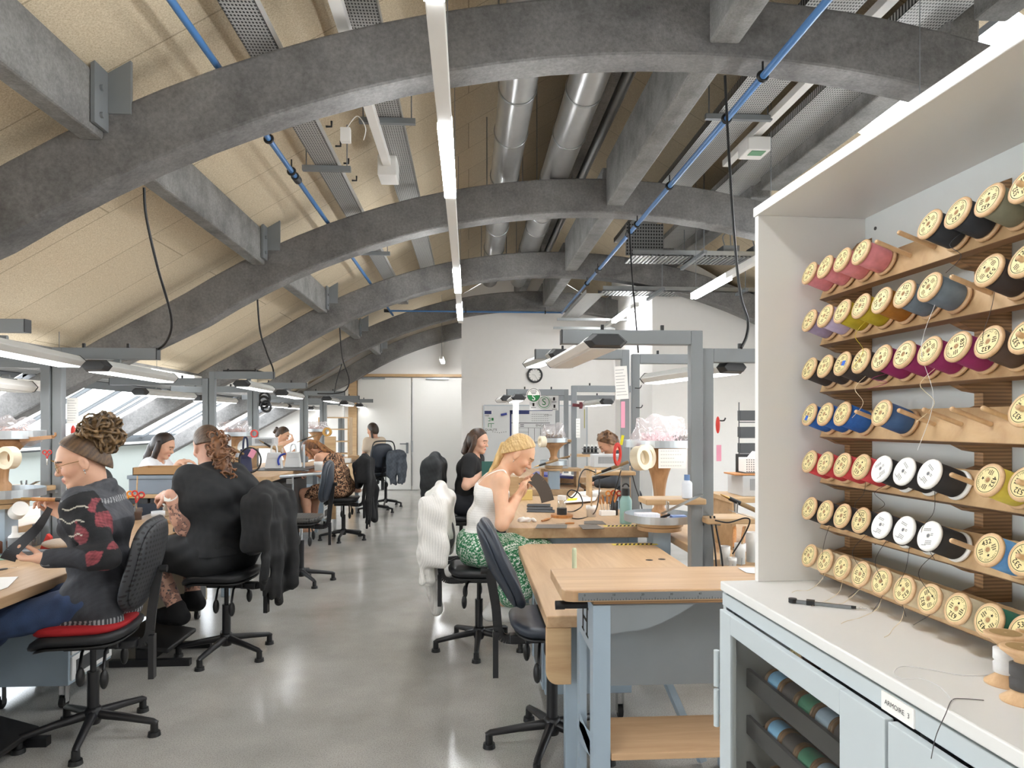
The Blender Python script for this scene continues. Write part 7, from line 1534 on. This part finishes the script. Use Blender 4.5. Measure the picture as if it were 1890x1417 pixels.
q0 = W(331, 905, 5.75); rs2 = thing('riser_shelf', 'wooden riser shelf with dark drawers behind the man\'s hands', 'shelf', (q0.x, 5.75, .86)); hh = q0.z - .86; obj('shelf_board', MB().bx(-.34, .36, -.15, .2, hh - .03, hh), M_PLYF, rs2, .003)
for i in range(3): obj('drawer', MB().bx(-.3 + .2 * i, -.12 + .2 * i, -.14, .15, .0, hh - .034), M_DKGR, rs2, .003)
t = thing('plastic_crate', 'grey plastic crate on the riser shelf behind the man', 'crate', (q0.x, 5.75, q0.z)); obj('body', MB().bx(-.27, .27, -.13, .18, 0, .12), plain('crate_grey', '#818c98', .5), t, .005); obj('rim', MB().bx(-.28, .28, -.14, .19, .12, .15), plain('crate_grey', '#818c98', .5), t, .004)
solo('cardboard_tray', MB().bx(-.25, .27, -.12, .14, 0, .006).bx(-.25, .27, -.12, -.114, 0, .06).bx(-.25, .27, .134, .14, 0, .06).bx(-.25, -.244, -.12, .14, 0, .06).bx(.264, .27, -.12, .14, 0, .06), plain('brown_card', '#a9845b', .8), 'brown cardboard tray standing on the grey crate', 'tray').location = V((q0.x + .02, 5.75, q0.z + .151))
# raised bench: bags
def handbag(lab, p, w, h, d, mat, rot=0.0, grp='handbags on the raised bench'):
    t = thing('handbag', lab, 'handbag', p, rot, grp); m = MB(); a = [(-w / 2, -d / 2, 0), (w / 2, -d / 2, 0), (w / 2, d / 2, 0), (-w / 2, d / 2, 0), (-w * .38, -d * .2, h), (w * .38, -d * .2, h), (w * .38, d * .2, h), (-w * .38, d * .2, h)]
    obj('body', m.add(a, [(3, 2, 1, 0), (4, 5, 6, 7), (0, 1, 5, 4), (1, 2, 6, 5), (2, 3, 7, 6), (3, 0, 4, 7)]), mat, t, .008)
    for s in (-1, 1): obj('handle', MB().tube(spl([(-w * .17, s * d * .22, h * .85), (-w * .17, s * d * .2, h * 1.15), (-w * .12, s * d * .2, h * 1.42), (0, s * d * .2, h * 1.5), (w * .12, s * d * .2, h * 1.42), (w * .17, s * d * .2, h * 1.15), (w * .17, s * d * .22, h * .85)], 5), .006, 8), mat, t)
    obj('flap', MB().bx(-w * .36, w * .36, -d * .34, -d * .30, h * .62, h * .96), mat, t, .004); return t
pb = lambda px, d: V((W(px, 800, d).x, d, .957))
handbag('white leather handbag on the raised bench, left one of the two', pb(513, 8.35), .20, .19, .12, M_PAPG, .1); handbag('white leather handbag on the raised bench, right one behind the leopard dress woman\'s bench end', pb(547, 8.55), .19, .19, .12, M_PAPG, .05); handbag('navy leather bag standing on the raised bench just behind the man', pb(462, 7.55), .13, .26, .12, plain('navy_leather', '#23284a', .5), .5)
solo('bench_mat', MB().bx(W(478, 800, 8.2).x, W(575, 800, 8.2).x, 8.0, 8.75, .951, .956), M_BLKM, 'black mat under the white handbags on the raised bench', 'mat')
solo('blue_strap', MB().torus(pb(533, 8.3) + V((0, 0, .09)), (0, 1, 0), .085, .012, 24, 8, -.6, 1.6), plain('royal_blue_leather', '#2e45a4', .5), 'curved royal blue leather strap between the two white handbags', 'strap')
t = thing('bag_frame', 'black oval wire bag frame with a pink tag beside the navy bag', 'frame', pb(470, 7.4)); obj('wire', MB().torus((0, 0, .15), (.3, 1, 0), .13, .009, 30, 8), M_BLACK, t); obj('tag', MB().box((.03, -.02, .22), (.06, .004, .09), (0, .5, 0)), M_PINK, t)
a, b = W(500, 881, 7.2), W(612, 872, 8.1); solo('clamp_bar', MB().cyl(a, b, .018, n=16).cyl(W(540, 876, 7.5), W(540, 938, 7.5), .012, n=12).box(W(535, 888, 7.45), (.06, .06, .05)), M_ALU, 'silver clamp bar sticking out from the raised bench into the aisle', 'clamp'); solo('tool_stand', MB().cyl(W(561, 868, 8.3), W(561, 820, 8.3), .014, n=12).cyl(W(561, 869, 8.3), W(561, 866, 8.3), .06, n=20), M_ALU, 'slim metal stand in front of the right white handbag', 'stand')
pot('white cup standing on the raised bench above the empty chair', V((W(592, 860, 8.0).x, 8.0, .955)), .05, .10)
for lab, px, y in (('wooden tool carousel with a clear bag behind the man\'s head', 440, 7.9), ('wooden tool carousel beyond the leopard dress woman', 590, 11.9)):
    cc = W(px, 830, y); z0 = .95 if y < 9 else .86; carousel(lab, V((cc.x - .05, cc.y, 0)), z0, z0 + .17, 1.36, .2); bag('clear bag on the %s' % ('carousel behind the man\'s head' if y < 9 else 'carousel beyond the leopard dress woman'), V((cc.x - .05, cc.y, 1.36)), .36, .24, .14, 11 + int(y), plain('pale_scraps', '#c9a59a', .8))
roll('amber tape roll hanging above the leopard dress woman', W(603, 797, 9.4), (.2, 1, 0), .035, .062, .04, M_TAPE2); solo('red_ring', MB().ring(W(469, 800, 7.7), (.2, 1, 0), .03, .045, .01), M_RED, 'red ring hanging beside the carousel behind the man', 'ring')
for i, (px, py, d, lab) in enumerate(((410, 815, 7.6, 'grey power unit just right of the man\'s head'), (497, 814, 8.6, 'grey power unit above the navy bag'))):
    q_ = W(px, py, d); device(lab, V((q_.x, d, q_.z - .05)), .26, .2, .10); solo('riser_shelf', MB().bx(q_.x - .16, q_.x + .18, d - .12, d + .12, q_.z - .08, q_.z - .051).bx(q_.x - .15, q_.x - .13, d - .1, d + .1, .95, q_.z - .08).bx(q_.x + .15, q_.x + .17, d - .1, d + .1, .95, q_.z - .08), M_PLYF, 'wooden riser under the %s' % lab, 'shelf', 'riser shelves')
hot('hot tool slanting below the power unit by the man\'s head', W(405, 815, 7.3), W(450, 838, 7.3)); hot('hot tool slanting above the left white handbag', W(478, 812, 8.3), W(520, 836, 8.3)); hot('long dark tool slanting over the woman with tied hair', W(548, 816, 9.3), W(585, 802, 9.6))
cord('black cord looping beside the navy bag', [W(400, 835, 7.4), W(420, 842, 7.4), W(445, 852, 7.4), W(446, 870, 7.4), W(432, 862, 7.4)]); 
m = MB()
for i, (px, py, r) in enumerate(((488, 735, .075), (487, 742, .07), (491, 750, .065))): m.torus(W(px, py, 8.68 - i * .02), (.3, 1, .1 * i), r, .016, 26, 8)
solo('hose_coil', m, M_DKGR, 'coiled dark grey hose hanging on a post of the third left lamp frame', 'hose')
w0 = W(632, 850, 13.9); t = thing('wooden_rack', 'plywood rack beside the white doors in the far left corner', 'rack', (w0.x - .1, 13.9, .86)); obj('side', MB().bx(-.3, -.27, -.2, .2, 0, .75), M_PLYF, t); obj('side', MB().bx(.27, .3, -.2, .2, 0, .75), M_PLYF, t)
for z in (.02, .26, .5, .73): obj('shelf', MB().bx(-.27, .27, -.2, .2, z, z + .02), M_PLYF, t)
solo('white_box', MB().bx(-.2, .1, -.12, .12, 0, .22), M_WHT2, 'white box standing on the plywood rack by the doors', 'box', bevel=.005).location = V((w0.x - .1, 13.9, 1.612))
for i, (px, d, z) in enumerate(((640, 11.2, .86), (655, 12.2, .86), (625, 10.8, .86))): solo('card_box', MB().bx(-.09, .09, -.06, .06, 0, .07), (M_PAPER, M_PLYF, M_PAPG)[i], ('white carton', 'brown carton', 'pale grey carton')[i] + ' on the far left bench in front of the braided woman', 'box', 'cartons on the far left bench', .003).location = V((W(px, 800, d).x, d, z))
t = thing('shelf_block', 'upright wooden panel at the end of the far left bench behind the leopard dress woman', 'panel', (W(612, 850, 10.1).x, 10.15, .1)); obj('board', MB().bx(-.08, .08, -.02, .02, 0, 1.2), M_PLYF, t, .004)
# under the benches
solo('floor_pot', MB().lathe([(0, 0), (.05, 0), (.06, .11), (.054, .11), (.046, .01), (0, .01)], n=24), plain('grey_cup', '#9b9ea3', .5), 'grey cup on the black footrest at the bottom left corner', 'cup').location = V((-2.16, 3.12, .118))
